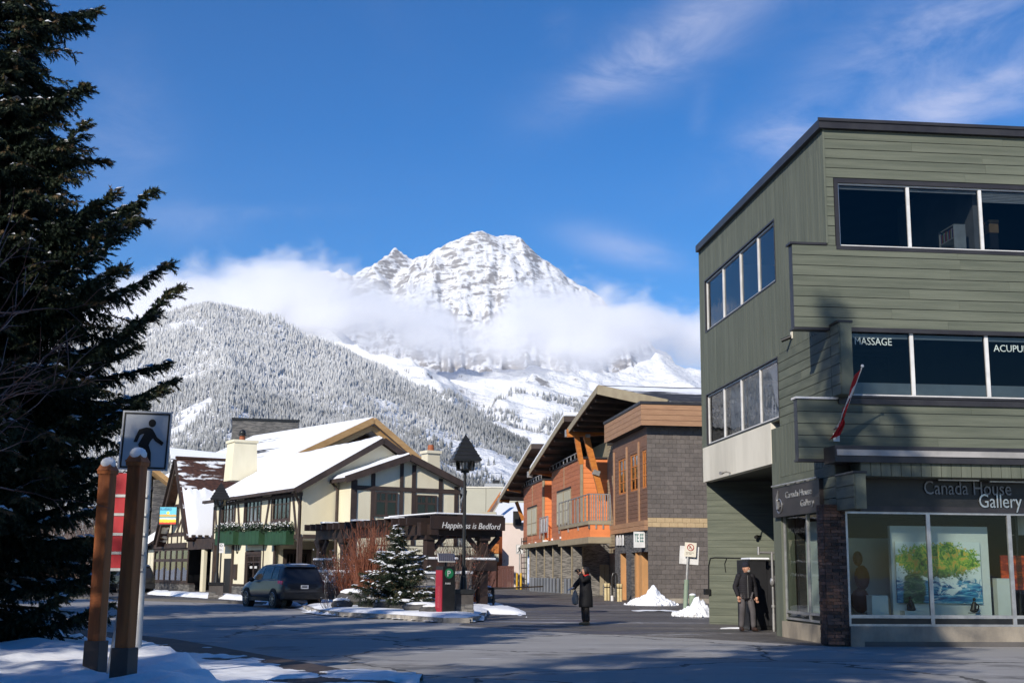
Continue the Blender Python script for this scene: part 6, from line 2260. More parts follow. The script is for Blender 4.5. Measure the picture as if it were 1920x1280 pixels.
zb = at_depth(973, 1038, g_.y).z; zt_ = at_depth(973, 1020, g_.y).z
W_ = (at_depth(980, 1030, g_.y).x - at_depth(966, 1030, g_.y).x)
MB().cyl(0, .05, 0, zb + .3, .06).build('pole', m_galv, ps)
sp_ = empty('sign_face', None, None); sp_.parent = ps; sp_.location = (0, 0, zb)
ped_sign(sp_, W_, zt_ - zb, mw=m_whitepaint, y=-.02)
yg = mat('yellow_guard_paint', (.70, .42, .03), .5, bump=.05)
for k in (-.22, .12):
    MB().cyl(k, -.25, 0, 1.35, .09).build('yellow_guard', yg, ps, smooth=True)
# ================================================================ conifers, shrubs
m_needle, t = new_mat('spruce_needles')
out = t.n('ShaderNodeOutputMaterial'); b = t.n('ShaderNodeBsdfPrincipled')
b.inputs['Roughness'].default_value = .7
b.inputs['Specular IOR Level'].default_value = .25
at = t.n('ShaderNodeAttribute', attribute_name='tint')
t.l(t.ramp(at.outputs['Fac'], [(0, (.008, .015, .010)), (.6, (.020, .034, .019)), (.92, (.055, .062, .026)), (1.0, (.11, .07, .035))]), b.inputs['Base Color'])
t.l(b.outputs[0], out.inputs[0])
m_bark = mat('spruce_bark', (.085, .06, .045), .9, (.045, .034, .028), 6, (1, 1, .3), bump=1, bscale=14, rand=0)
m_fsnow, t = new_mat('clumped_snow')
out = t.n('ShaderNodeOutputMaterial'); b = t.n('ShaderNodeBsdfPrincipled')
b.inputs['Base Color'].default_value = (.80, .82, .86, 1)
b.inputs['Roughness'].default_value = .7
t.l(b.outputs[0], out.inputs[0])


def spruce_mesh(Ht, prof, seed, whorl=.26, twig_step=.10, needle=.05, snow=.25, nb=(6, 9), zmin=.3, snow_fn=None, per=16, droop=.22, feats=(), wid=.16):
    """returns (needle quads verts, tints), (snow verts, faces), branch MB.  prof(z) = crown radius at height z"""
    rng = np.random.default_rng(seed)
    tw_p, tw_d, tw_l, tw_t = [], [], [], []
    sn_v, sn_f = [], []
    br = MB()
    br.tube([(0, 0, 0), (.02, .01, Ht * .5), (0, 0, Ht)], [Ht * .014 + .02, Ht * .009 + .01, .012], 8)
    z = zmin
    while z < Ht * .985:
        r = prof(z)
        n = rng.integers(*nb) if r > .4 else 4
        a0 = rng.uniform(0, 6.28)
        for k in range(n):
            az = a0 + k * 2 * math.pi / n + rng.uniform(-.25, .25)
            L = r * rng.uniform(.62, 1.10)
            zz = z + rng.uniform(-.1, .1)
            dr = droop * rng.uniform(.6, 1.3)
            side = Vector((-math.sin(az), math.cos(az), 0))
            outv = Vector((math.cos(az), math.sin(az), 0))
            def bp(u):
                s_ = u * L
                return Vector((0, 0, zz)) + outv * s_ + Vector((0, 0, .10 * L * math.sin(u * 2.2) * .5 - dr * L * u ** 1.6 + .20 * L * max(0, u - .6) ** 1.4)) + side * (.05 * L * math.sin(u * 3 + k))
            pts = [bp(u) for u in (0, .25, .5, .75, 1.0)]
            br.tube(pts, [.012 + L * .011, .010 + L * .008, .008 + L * .005, .007, .004], 5, cap=False)
            m_ = max(3, int(L / twig_step))
            for i in range(m_ + 1):
                u = .10 + .90 * i / m_
                p = bp(u)
                d0 = (bp(min(1, u + .05)) - bp(max(0, u - .05))).normalized()
                for sd in ((-1, 1) if i < m_ else (0,)):
                    tl = (.34 * L * max(0, 1 - u) ** .75 + .14) * rng.uniform(.65, 1.15) * (1 if L > .8 else .8)
                    tl = min(tl, .85)
                    d = (d0 * .75 + side * sd * .80 + Vector((0, 0, -.30 + rng.uniform(-.2, .15)))).normalized() if sd else d0 + Vector((0, 0, .25))
                    q = p.copy()
                    ns = max(1, int(tl / .16))
                    for s_ in range(ns):
                        dd = (d + Vector((0, 0, -.28 * s_))).normalized()
                        tw_p.append(q); tw_d.append(dd); tw_l.append(tl / ns)
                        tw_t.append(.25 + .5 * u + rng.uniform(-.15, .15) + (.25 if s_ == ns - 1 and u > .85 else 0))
                        if s_ > 0 or sd == 0:
                            # hanging side sprigs
                            for s2 in (-1, 1):
                                h = (dd * .5 + Vector((rng.uniform(-.5, .5), rng.uniform(-.5, .5), -.9))).normalized()
                                tw_p.append(q); tw_d.append(h); tw_l.append(rng.uniform(.09, .2)); tw_t.append(.2 + .4 * u + rng.uniform(-.1, .1))
                        q = q + dd * (tl / ns)
                    f = snow_fn(p, u, az) if snow_fn else 1
                    if rng.random() < snow * f and u > .2:
                        # a small pad of snow resting on the twig
                        w_ = rng.uniform(.03, .085); l_ = rng.uniform(.08, .26)
                        c = p + d * tl * rng.uniform(.1, .6) + Vector((0, 0, .025))
                        dh = Vector((d.x, d.y, d.z * .8)).normalized(); sh = dh.cross(Vector((0, 0, 1))).normalized()
                        o = len(sn_v)
                        sn_v += [c - dh * l_ / 2, c + sh * w_, c + dh * l_ / 2, c - sh * w_, c + Vector((0, 0, .035))]
                        sn_f += [(o, o + 1, o + 4), (o + 1, o + 2, o + 4), (o + 2, o + 3, o + 4), (o + 3, o, o + 4)]
        z += whorl * (1 + .6 * (z / Ht < .15)) * (.75 + .5 * rng.random()) * (.55 + .45 * (r / max(.3, prof(Ht * .35))))
    for (z0, az, L, z1) in feats:
        side = Vector((-math.sin(az), math.cos(az), 0)); outv = Vector((math.cos(az), math.sin(az), 0))
        ph = rng.uniform(0, 6)
        def bp(u):
            return Vector((0, 0, z0 + (z1 - z0) * u ** 1.7)) + outv * L * u + Vector((0, 0, -.09 * L * math.sin(math.pi * min(u, 1)))) + side * (.04 * L * math.sin(u * 4 + ph))
        br.tube([bp(u / 6) for u in range(7)], [.045, .04, .034, .028, .02, .012, .005], 5, cap=False)
        m_ = int(L / .05)
        for i in range(m_ + 1):
            u = .12 + .88 * i / m_
            p = bp(u)
            d0 = (bp(u + .04) - bp(u - .04)).normalized()
            k_ = 4 if u < .97 else 6
            for q_ in range(k_):
                sd = rng.uniform(-1, 1)
                dn_ = rng.uniform(.0, 1.15) * (1 - .45 * u)
                d = (d0 * rng.uniform(.35, 1.0) + side * sd * .8 + Vector((0, 0, -dn_ + .35 * max(0, u - .75)))).normalized()
                tl = rng.uniform(.16, .50) * (1.05 - .62 * u)
                a_ = p + side * sd * .07
                ns = 2 if tl > .2 else 1
                for s_ in range(ns):
                    dd = (d + Vector((0, 0, -.38 * s_))).normalized()
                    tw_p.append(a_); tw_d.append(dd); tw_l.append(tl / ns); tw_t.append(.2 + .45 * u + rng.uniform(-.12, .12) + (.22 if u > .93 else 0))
                    a_ = a_ + dd * (tl / ns)
                if rng.random() < .10 and u > .25:
                    w_ = rng.uniform(.04, .09); l_ = rng.uniform(.10, .26)
                    c = p + d * tl * .35 + Vector((0, 0, .04)); dh = Vector((d.x, d.y, d.z * .6)).normalized(); sh = dh.cross(Vector((0, 0, 1))).normalized()
                    o = len(sn_v)
                    sn_v += [c - dh * l_ / 2, c + sh * w_, c + dh * l_ / 2, c - sh * w_, c + Vector((0, 0, .035))]
                    sn_f += [(o, o + 1, o + 4), (o + 1, o + 2, o + 4), (o + 2, o + 3, o + 4), (o + 3, o, o + 4)]
    P_ = np.array([tuple(p) for p in tw_p]); D = np.array([tuple(p) for p in tw_d]); Ln = np.array(tw_l); T = np.array(tw_t)
    n = len(P_)
    up = np.array([0, 0, 1.0])
    A = np.cross(D, up); A /= np.linalg.norm(A, axis=1, keepdims=True) + 1e-6
    B = np.cross(D, A)
    vs, ts = [], []
    for k in range(per):
        u = (k + .5) / per
        th = rng.uniform(0, 6.283, n)
        rad = A * np.cos(th)[:, None] + B * np.sin(th)[:, None]
        c = P_ + D * (Ln * (u + rng.uniform(-.03, .03, n)))[:, None]
        nl = needle * rng.uniform(.7, 1.25, n) * (1 - .35 * u)
        tip = c + (D * .75 + rad * .75) * nl[:, None]
        wv = np.cross(D, rad) * (nl * wid)[:, None]
        vs.append(np.stack([c - wv, c + wv, tip + wv * .2], 1))
        ts.append(np.repeat(np.clip(T + rng.uniform(-.12, .12, n), 0, 1)[:, None], 3, 1))
    V = np.concatenate(vs).reshape(-1, 3)
    T = np.concatenate(ts).ravel()
    return V, T, sn_v, sn_f, br


def make_spruce(name, label, group, loc, data, scale=1.0, rz=0.0):
    V, T, sv, sf, br = data
    root = empty(name, label, 'tree', loc=loc, rz=rz, group=group)
    root.scale = (scale,) * 3
    br.build('trunk', m_bark, root)
    F = np.arange(len(V)).reshape(-1, 3)
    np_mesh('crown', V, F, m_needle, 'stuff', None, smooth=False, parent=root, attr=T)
    if sv:
        MB().add(sv, sf).build('snow_on_branches', m_fsnow, root, smooth='all')['kind'] = 'stuff'
    return root


# the big spruce at the left edge
def prof_big(z):
    pts = [(0, 1.6), (.7, 2.1), (2.0, 2.45), (4.0, 2.4), (5.2, 2.15), (6.3, 1.9), (8.0, 1.3), (9.3, .95), (10.6, .75), (12.2, .25), (12.8, .05)]
    for (a, ra), (b_, rb) in zip(pts, pts[1:]):
        if z <= b_: return ra + (rb - ra) * (z - a) / (b_ - a)
    return .05
SP_Y = 19.5
gz = .3
spx = at_depth(-28, 700, SP_Y).x
FE = []
for (tx, ty, sy) in ((96, 40, 20), (84, 66, 60), (118, 190, 130), (105, 212, 175), (186, 262, 300), (150, 300, 330), (282, 355, 440), (240, 392, 440), (272, 440, 540), (262, 420, 500), (308, 487, 575), (255, 520, 590), (365, 563, 680), (300, 600, 690), (330, 745, 790), (308, 704, 760), (265, 800, 840), (235, 640, 700), (250, 860, 880), (215, 905, 900), (232, 960, 940), (190, 1010, 980), (180, 1060, 1020), (165, 1100, 1050), (130, 470, 520), (120, 350, 380)):
    p = at_depth(tx, ty, SP_Y); az = random.uniform(-.45, .25)
    FE.append((at_depth(-28, sy, SP_Y).z - gz + random.uniform(-.1, .1), az, (p.x - spx) / math.cos(az), p.z - gz))
for k in range(34):
    zz = random.uniform(.5, 11); FE.append((zz, random.uniform(-.9, .3), max(.4, (2.6 if zz < 8 else 1.9) * (1 - zz / 13)) * random.uniform(.8, 1.15), zz + random.uniform(-.4, .3)))
for k in range(46):
    zz = random.uniform(.9, 10.5); L = 3.3 * (1 - zz / 13.5) ** .6 * random.uniform(.75, 1.1)
    FE.append((zz, random.uniform(-math.pi * .95, math.pi * -.10) if k % 2 else random.uniform(.4, math.pi), L, zz + L * random.uniform(-.1, .3)))
big = spruce_mesh(12.8, prof_big, 11, whorl=.27, twig_step=.10, needle=.074, snow=.08, per=17, zmin=.25, nb=(6, 9), feats=FE, wid=.20)
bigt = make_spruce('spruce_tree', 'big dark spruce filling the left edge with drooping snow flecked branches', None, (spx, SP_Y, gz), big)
print('big spruce tris', len(big[0]) // 3)
# trees outside the picture on the left that shade the street
prof_far = lambda z: prof_big(z) * 1.3
far = spruce_mesh(12.8, prof_far, 12, whorl=.55, twig_step=.22, needle=.15, snow=.0, per=6, zmin=.4)
first = None
for i, (x, y, s_, rz) in enumerate(((-19.5, 33, 1.45, 1.0), (-25, 28, 1.3, 2.2), (-15, 26, 1.0, .3), (-17.8, 24, 1.1, .9), (-12.6, 27, .85, 1.9), (-10.5, 4, .68, .7), (-32, 36, 1.25, 3.0), (-28, 46, 1.2, 4.2), (-7.0, 2.75, 1.82, .5), (-6.4, 1.6, 1.7, 2.5), (-16.5, 1.0, 1.45, 2.5), (-14.5, 9.5, 1.38, 5.1), (-24, 14, 1.35, 5.0), (-3.5, -9.0, 1.5, 3.3), (-21, 37, 1.5, 2.2), (-17, 12, 1.5, .2), (-20, 8, 1.5, 1.2), (-12, 13.5, 1.0, 2.1), (-17, 19, 1.2, 3.1), (-20, -4, 1.5, 4.4), (-18.5, -12, 1.9, 1.3), (-33, 22, 1.3, 2.0), (-21, 2, 1.5, 1.1))):
    if first is None:
        first = make_spruce('spruce_tree', '', None, (x, y, 0), far, s_, rz)
        t_ = first
    else:
        t_ = copy_tree(first)
        t_.location = (x, y, 0); t_.rotation_euler = (0, 0, rz); t_.scale = (.78 * s_ if s_ > 1.6 else s_ * 1.05,) * 2 + (s_,)
    t_['label'] = 'tall spruce outside the picture whose shadow falls across the street'
    t_['group'] = 'street spruces outside the picture'
# the little snowy spruce in the island bed
def prof_s(z):
    return (1.55 * max(0, 1 - z / 2.6) ** .6 if z < 2.1 else .30 * max(0, 1 - (z - 2.1) / 1.1)) + .06
fs_ = []
for k in range(70):
    zz = random.uniform(.15, 2.9); L = prof_s(zz) * random.uniform(.85, 1.25)
    fs_.append((zz, random.uniform(0, math.tau), L, zz + L * random.uniform(-.15, .25)))
small = spruce_mesh(3.0, prof_s, 21, whorl=.15, twig_step=.09, needle=.06, snow=.22, per=9, zmin=.06, nb=(7, 11), droop=.1, feats=fs_, wid=.2,
                    snow_fn=lambda p, u, az: (1.6 if p.z > 1.1 else .12) * (1.5 if math.sin(az * 3 + p.z * 5) > 0 else .4))
g_ = on_ground(742, 1150)
make_spruce('small_spruce', 'small bushy spruce with snowy top in the island bed before the pergola', None, (g_.x, g_.y, .1), small)


def twiggy(rng, n, base_r, h, spread, curl=.3, seg=5, r0=.012, lean=(0, 0)):
    """upright thin stems"""
    mb = MB()
    tips = []
    for k in range(n):
        a = rng.uniform(0, math.tau); r = base_r * math.sqrt(rng.random())
        p = Vector((r * math.cos(a), r * math.sin(a), 0))
        d = Vector((math.cos(a) * spread * rng.uniform(0, 1) + lean[0], math.sin(a) * spread * rng.uniform(0, 1) + lean[1], 1)).normalized()
        L = h * rng.uniform(.55, 1.05)
        pts = [p]
        for s_ in range(seg):
            d = (d + Vector((rng.uniform(-curl, curl), rng.uniform(-curl, curl), .12)) * .5).normalized()
            pts.append(pts[-1] + d * L / seg)
        mb.tube(pts, [r0 * (1 - .75 * i / seg) for i in range(seg + 1)], 3, cap=False)
        for i in range(1, seg):
            if rng.random() < .8:
                dd = (d + Vector((rng.uniform(-1, 1), rng.uniform(-1, 1), rng.uniform(0, .6)))).normalized()
                l2 = L * rng.uniform(.12, .3)
                e = pts[i] + dd * l2
                mb.tube([pts[i], pts[i] + dd * l2 * .5 + Vector((0, 0, .02)), e], [r0 * .5, r0 * .35, r0 * .2], 3, cap=False)
                tips.append(e)
        tips += pts[2:]
    return mb, tips


def leaves(tips, rng, n, size, m_name=None):
    mb = MB()
    for k in range(n):
        c = rng.choice(tips) + Vector((rng.uniform(-.06, .06), rng.uniform(-.06, .06), rng.uniform(-.06, .06)))
        d = Vector((rng.uniform(-1, 1), rng.uniform(-1, 1), rng.uniform(-1, 1))).normalized() * size * rng.uniform(.6, 1.4)
        s_ = d.cross(Vector((rng.uniform(-1, 1), rng.uniform(-1, 1), 1))).normalized() * size * .5
        mb.add([c - d / 2, c + s_ / 2, c + d / 2, c - s_ / 2], [(0, 1, 2, 3)])
    return mb


m_rust = mat('rust_red_stems', (.26, .085, .04), .7, (.15, .05, .03), 6, bump=0, rand=.15)
m_rustleaf = mat('rust_red_leaves', (.30, .085, .045), .7, (.18, .05, .03), 9, bump=0, rand=.15)
m_greystem = mat('grey_brown_stems', (.17, .12, .10), .8, (.10, .07, .06), 6, bump=0, rand=.1)


def shrub(name, label, px, py, n, base_r, h, spread, m=None, nl=0, cat='shrub', group=None, z=0.1, snow=0, lm=None, curl=.3, r0=.012, seed=0, Y=None):
    rng = random.Random(seed + int(px))
    g_ = on_ground(px, py)
    if Y: g_ = at_depth(px, py, Y); z = 0
    root = empty(name, label, cat, loc=(g_.x, g_.y, z), group=group)
    mb, tips = twiggy(rng, n, base_r, h, spread, curl=curl, r0=r0)
    mb.build('stems', m or m_rust, root)['kind'] = 'stuff'
    if nl:
        leaves(tips, rng, nl, .07).build('foliage', lm or m_rustleaf, root)['kind'] = 'stuff'
    if snow:
        leaves(tips, rng, snow, .09).build('snow_dusting', m_fsnow, root)['kind'] = 'stuff'
    return root


shrub('tall_shrub', 'tallest rust coloured upright shrub before the left half of the pergola', 693, 1140, 260, .45, 3.2, .28, nl=500, curl=.2, r0=.016)
shrub('red_shrub', 'spreading rust red shrub behind the rusty planter', 662, 1138, 150, .6, 2.3, .55, nl=900, r0=.012)
shrub('bare_shrub', 'grey pink bare shrub next to the stone pier left of the rust red shrub', 640, 1134, 130, .6, 2.2, .5, m=m_greystem, nl=300, snow=260, r0=.011)
shrub('dark_twig_shrub', 'dark twiggy shrub with clinging snow against the cream wall', 622, 1130, 90, .5, 1.9, .5, m=m_bark, snow=320, r0=.011)
shrub('berry_tree', 'reddish leafed shrub left of the lamp post under the pergola sign', 850, 1142, 120, .6, 2.7, .5, nl=900, r0=.014, m=m_greystem)
shrub('berry_tree', 'reddish leafed shrub right of the lamp post reaching the pergola beam', 886, 1138, 150, .55, 2.9, .45, nl=1100, r0=.014)
shrub('ground_twigs', 'small low twigs poking from island snow at its left tip', 632, 1149, 30, .5, .5, .9, m=m_bark, snow=40, r0=.01)
# bare red branches hanging into the left edge of the picture
rng = random.Random(4)
g_ = at_depth(-30, 1000, 9.0)
bs_ = empty('bare_bush', 'bare reddish branches arching in from the left edge before the spruce', 'shrub', loc=(g_.x, g_.y, .3))
mb = MB()
for k in range(26):
    px0, py0 = -60 + rng.uniform(-30, 20), rng.uniform(560, 900)
    Y0 = 9 + rng.uniform(-.7, .7)
    ang = rng.uniform(-.2, 1.25)
    L = rng.uniform(120, 330)
    pts = []
    for i in range(9):
        u = i / 8
        a = ang + (rng.uniform(-.1, .1)) + u * rng.uniform(-.1, .35)
        if i == 0: cx_, cy_ = px0, py0
        else:
            cx_ += math.cos(a) * L / 8; cy_ -= math.sin(a) * L / 8
        pts.append(at_depth(cx_, cy_, Y0 + .4 * math.sin(i * .8 + k)) - Vector((g_.x, g_.y, .3)))
        if i in (3, 5, 6) and rng.random() < .8:
            b2_ = a + rng.choice((-1, 1)) * rng.uniform(.4, .9)
            e = at_depth(cx_ + math.cos(b2_) * L * .25, cy_ - math.sin(b2_) * L * .25, Y0) - Vector((g_.x, g_.y, .3))
            mb.tube([pts[-1], pts[-1].lerp(e, .5) + Vector((0, 0, .02)), e], [.0035, .0028, .0018], 4, cap=False)
    mb.tube(pts, [.0075 - .0007 * i for i in range(9)], 4, cap=False)
mb.build('branches', mat('red_brown_twig', (.22, .10, .07), .6, (.13, .06, .045), 6, bump=0, rand=0), bs_)['kind'] = 'stuff'
# scrub and a bare tree in the gap at the far left
shrub('brush', 'brown brush seen between the spruce and the wooden posts', 120, 1105, 170, 2.2, 4.6, .5, m=m_greystem, nl=900, lm=mat('dry_brown_leaves', (.16, .11, .07), .8, bump=0, rand=0), r0=.03, Y=72, curl=.5)
shrub('brush', 'taller brown brush left of the red banner', 178, 1100, 150, 1.6, 5.6, .45, m=m_greystem, nl=700, lm=bpy.data.materials['dry_brown_leaves'], snow=300, r0=.03, Y=80, curl=.5)
shrub('brush', 'snow dusted brush at the foot of the hill on the far left', 60, 1100, 170, 2.4, 6.0, .5, m=m_greystem, nl=600, lm=bpy.data.materials['dry_brown_leaves'], snow=700, r0=.035, Y=84, curl=.5)
# ================================================================ pergola
K = at_depth(802, 1127, 49.5)
K.z = 0
kl = FB.I @ K
xk, yk = kl.x, kl.y
pg = empty('pergola', 'dark timber pergola with carved posts around the restaurant terrace', 'pergola', FB)
PF = lambda px, py, y=yk: FB.hx(px, py, y)
PS = lambda px, py, x=xk: FB.hy(px, py, x)
zb0 = PF(802, 1000)[1] - .05
zb1 = PF(802, 977)[1]
yPe = PS(598, 1000)[0]
xPe = PF(925, 985)[0]
xP3 = PF(905, 1000)[0]
yPm = PS(648, 1000)[0]
ps_h = zb0
wz = PF(802, 1070)[1]
bx('beam', m_pergola, pg, xk - .16, xk + .16, yk - .5, yPe, zb0, zb1 - .12)
bx('beam', m_pergola, pg, xk - .45, xPe, yk - .16, yk + .16, zb0, zb1 - .04)
bx('beam', m_pergola, pg, xk + 3.0, xk + 3.3, yk, yPe - 1, zb0, zb1 - .12)
n = 17
for i in range(n):
    y = yk + .5 + (yPe - yk - .6) * i / (n - 1)
    o = bx('rafter', m_pergola, pg, xk - .75, xk + 3.6, y - .06, y + .06, zb1 - .12, zb1 + .16)
n = 9
for i in range(n):
    x = xk + .6 + (xPe - xk - .8) * i / (n - 1)
    bx('rafter', m_pergola, pg, x - .06, x + .06, yk + .17, yk + 4.2, zb1 - .04, zb1 + .2)
bx('canopy_roof', m_pergola, pg, xk + 1.0, xPe + .2, yk - .5, yk + 4.3, zb1 + .2, zb1 + .28)
bx('sign_fascia', m_pergola, pg, xk - .2, xPe + .25, yk - .52, yk - .45, zb1 - .30, zb1 + .22)
MB().box(xk + .0, xPe + .2, yk - .5, yk + 3.8, zb1 + .28, zb1 + .34).build('snow_layer', SNOW, pg, bevel=.05)
posts = [(xk, yk), (xk, yPe - .35), (xk, yPm), (xP3, yk)]
for i, (x, y) in enumerate(posts):
    z0 = wz + .35 if i in (0,) else (0 if i == 3 else wz)
    p_ = MB().hexa([(x - .17, y - .17, z0), (x + .17, y - .17, z0), (x + .17, y + .17, z0), (x - .17, y + .17, z0)], [(x - .17, y - .17, zb0), (x + .17, y - .17, zb0), (x + .17, y + .17, zb0), (x - .17, y + .17, zb0)]).build('post', m_pergola, pg)
    MB().box(x - .24, x + .24, y - .24, y + .24, zb0 - .18, zb0).build('post_cap', m_pergola, p_)
    for (dx, dy) in ((.9, 0), (-.9, 0)) if i in (0, 3) else ((0, .9), (0, -.9)):
        if i == 0 and dx < 0: continue
        MB().bar((x, y, zb0 - .75), (x + dx * .8, y + dy * .8, zb0 - .02), .14, .16).build('brace', m_pergola, p_)
for i in range(3):
    y = yk + 2 + i * 3.4
    MB().box(xk - .8, xk - .1, y, y + .5, zb1 + .16, zb1 + .23).build('snow_cap', SNOW, pg, bevel=.02)
text('Happiness is Bedford', .33, FB_text if False else Matrix.Translation((PF(828, 985, yk - .53)[0], yk - .53, PF(828, 989, yk - .53)[1])) @ Matrix.Rotation(math.pi / 2, 4, 'X'), m_whitepaint, parent=pg, sx=.93, shear=.25, extrude=.005)
# low stone terrace wall with dark planter troughs and snow
tw_ = empty('terrace_wall', 'low grey ledge stone terrace wall topped with snow under the pergola', 'wall', FB)
bx('stone_wall', m_ledge, tw_, xk - .2, xk + .2, yk - .2, yPe, 0, wz - .10)
bx('stone_wall', m_ledge, tw_, xk + .2, xP3 - .6, yk - .22, yk + .18, 0, wz - .10)
MB().box(xk - .26, xk + .26, yk - .26, yPe, wz - .10, wz + .02).build('snow_cap', SNOW, tw_, bevel=.03)
MB().box(xk + .26, xP3 - .55, yk - .28, yk + .24, wz - .10, wz + .02).build('snow_cap', SNOW, tw_, bevel=.03)
for i, (x, y, L, ax) in enumerate(((xk - .2, yk - .3, 1.4, 'x'), (xk - .25, yPm - 3.0, 1.3, 'y'), (xk - .25, yPe - 1.2, 1.3, 'y'), (xk + 1.7, yk - .3, 1.2, 'x'))):
    pt = empty('planter_trough', 'dark brown snow capped trough on the terrace wall, ' + ('at the pergola corner post', 'behind the rust shrubs', 'near the parked car', 'below the white lettering')[i], 'planter', FB.M @ Matrix.Translation((x, y, wz + .02)), group='snow capped planter troughs on the terrace wall')
    sx_2, sy_2 = (L, .5) if ax == 'x' else (.5, L)
    bx('trough', m_pergola, pt, 0, sx_2, 0, sy_2, 0, .42)
    MB().box(.02, sx_2 - .02, .02, sy_2 - .02, .42, .52).build('snow_cap', SNOW, pt, bevel=.04)
# dark back panel: wall colour with the canopy's shade put in, plus pale beam
bx('terrace_shade_panel', m_dark, bd, xb + 1.0, xe + .8, yb_ - .7, yb_ - .6, 0, zb0 - .1)
bx('timber', m_cream, bd, xb + 1.2, xe + .6, yb_ - .76, yb_ - .7, 2.3, 2.7)

# stone gate pier with wreath and snow
def stone_pier(px0, px1, pyb, pyt, label, name='stone_pier'):
    a = on_ground(px0, pyb); b_ = on_ground(px1, pyb)
    h = at_depth(px0, pyt, a.y).z
    r_ = empty(name, label, 'pier', loc=(a.x, a.y, 0), rz=ba)
    w_ = (b_.x - a.x) * .9
    bx('pier_body', m_ledge, r_, 0, w_, 0, w_, 0, h)
    MB().box(-.05, w_ + .05, -.05, w_ + .05, h, h + .10).build('snow_cap', SNOW, r_, bevel=.04)
    return r_, w_, h
sp1, w1, h1 = stone_pier(608, 631, 1134, 1092, 'square grey stone pier with snow cap just right of the parked car')
wr = empty('wreath', 'small round pink and white wreath standing on the stone pier', 'wreath', loc=sp1.matrix_world @ Vector((w1 * .5, -.03, h1 + .24)))
MB().tube([(.15 * math.cos(a), 0, .15 * math.sin(a)) for a in [i * math.tau / 12 for i in range(13)]], .05, 6).build('ring', m_fsnow, wr, smooth=True)
MB().ball((0, -.04, -.1), .06, 8, 5).ball((.1, -.04, .05), .04, 6, 4).build('flower', m_rust, wr)
# rusty steel planter
a = on_ground(633, 1130); b_ = on_ground(690, 1133)
rp_ = empty('steel_planter', 'large rusty dark steel planter box behind the island rocks', 'planter', loc=(a.x, a.y, 0))
hh = at_depth(640, 1082, a.y).z
m_rusty = mat('rusted_steel', (.075, .028, .018), .85, (.035, .016, .014), 3, bump=.3, rand=0)
bx('panel', m_rusty, rp_, 0, b_.x - a.x, 0, 1.0, 0, hh)
bx('rim', m_rusty, rp_, -.03, b_.x - a.x + .03, -.03, 1.03, hh, hh + .05)
MB().ball((1.0, .5, hh), .45, 10, 6, (1.0, .8, .35), .08).build('snow_cap', SNOWD, rp_, smooth=True)

# ================================================================ traffic island with rocks and snow
isl = [on_ground(572, 1141), on_ground(590, 1149), on_ground(640, 1155), on_ground(740, 1160), on_ground(830, 1167), on_ground(880, 1167), on_ground(905, 1160), on_ground(925, 1140), on_ground(925, 1126), on_ground(640, 1124), on_ground(585, 1132)]
MB().prism([(p.x, p.y, -.01) for p in isl], (0, 0, .135)).build('island', m_conc)['kind'] = 'structure'
for i in range(6):
    a, b_ = isl[i], isl[i + 1]
    MB().bar((a.x, a.y - .06, .07), (b_.x, b_.y - .06, .07), .18, .15).build('kerb_stone', m_kerb)['kind'] = 'structure'
# snow over the island: soft sheet of real thickness
def snow_field(name, ring, z, h, label, seed=0, res=.22, ragged=.35, m=SNOW, kind='stuff'):
    xs_ = [p[0] for p in ring]; ys_ = [p[1] for p in ring]
    gx_ = np.arange(min(xs_), max(xs_), res); gy_ = np.arange(min(ys_), max(ys_), res)
    X_, Y_ = np.meshgrid(gx_, gy_)
    dmin = np.full(X_.shape, 1e9); ins = np.zeros(X_.shape, bool)
    n = len(ring)
    for i in range(n):
        ax, ay = ring[i][0], ring[i][1]; bx2, by2 = ring[(i + 1) % n][0], ring[(i + 1) % n][1]
        dx, dy = bx2 - ax, by2 - ay
        tt = np.clip(((X_ - ax) * dx + (Y_ - ay) * dy) / (dx * dx + dy * dy), 0, 1)
        dmin = np.minimum(dmin, np.hypot(X_ - ax - dx * tt, Y_ - ay - dy * tt))
        c_ = (ay > Y_) != (by2 > Y_)
        ins ^= c_ & (X_ < (bx2 - ax) * (Y_ - ay) / (by2 - ay + 1e-9) + ax)
    sd = np.where(ins, dmin, -dmin) + ragged * (fbm(X_ * 1.3, Y_ * 1.3, 4, seed) - .55) * 2
    Hh = h * np.clip(sd / .45, -.3, 1) * (.55 + .9 * fbm(X_ * .9, Y_ * .9, 4, seed + 3)) + .02 * fbm(X_ * 5, Y_ * 5, 3, seed + 5) + (.16 * (fbm(X_ * 1.6, Y_ * 1.6, 4, seed + 6) - .5) if h > .3 else 0)
    V = np.stack([X_.ravel(), Y_.ravel(), (z + np.where(sd > 0, Hh, -.08)).ravel()], 1)
    F_ = grid_faces(len(gx_), len(gy_))
    keep = (sd.ravel()[F_] > -.15).any(1)
    return np_mesh(name, V, F_[keep], m, kind, label)
xy = lambda L: [(p.x, p.y) for p in L]
snow_field('snow_on_island', xy(isl), .12, .09, 'snow blanket over the island bed', 3)
sp2 = [on_ground(*q) for q in ((880, 1157), (900, 1150), (960, 1152), (1000, 1160), (985, 1148), (940, 1134), (905, 1126), (880, 1132))]
snow_field('snow_edge', xy(sp2), .0, .16, 'bright tongue of snow at the lane corner beside the railing', 5, ragged=.3)
m_rock2 = mat('dark_boulder', (.10, .095, .09), .85, (.05, .048, .05), 3, bump=1, bscale=7, rand=.15)
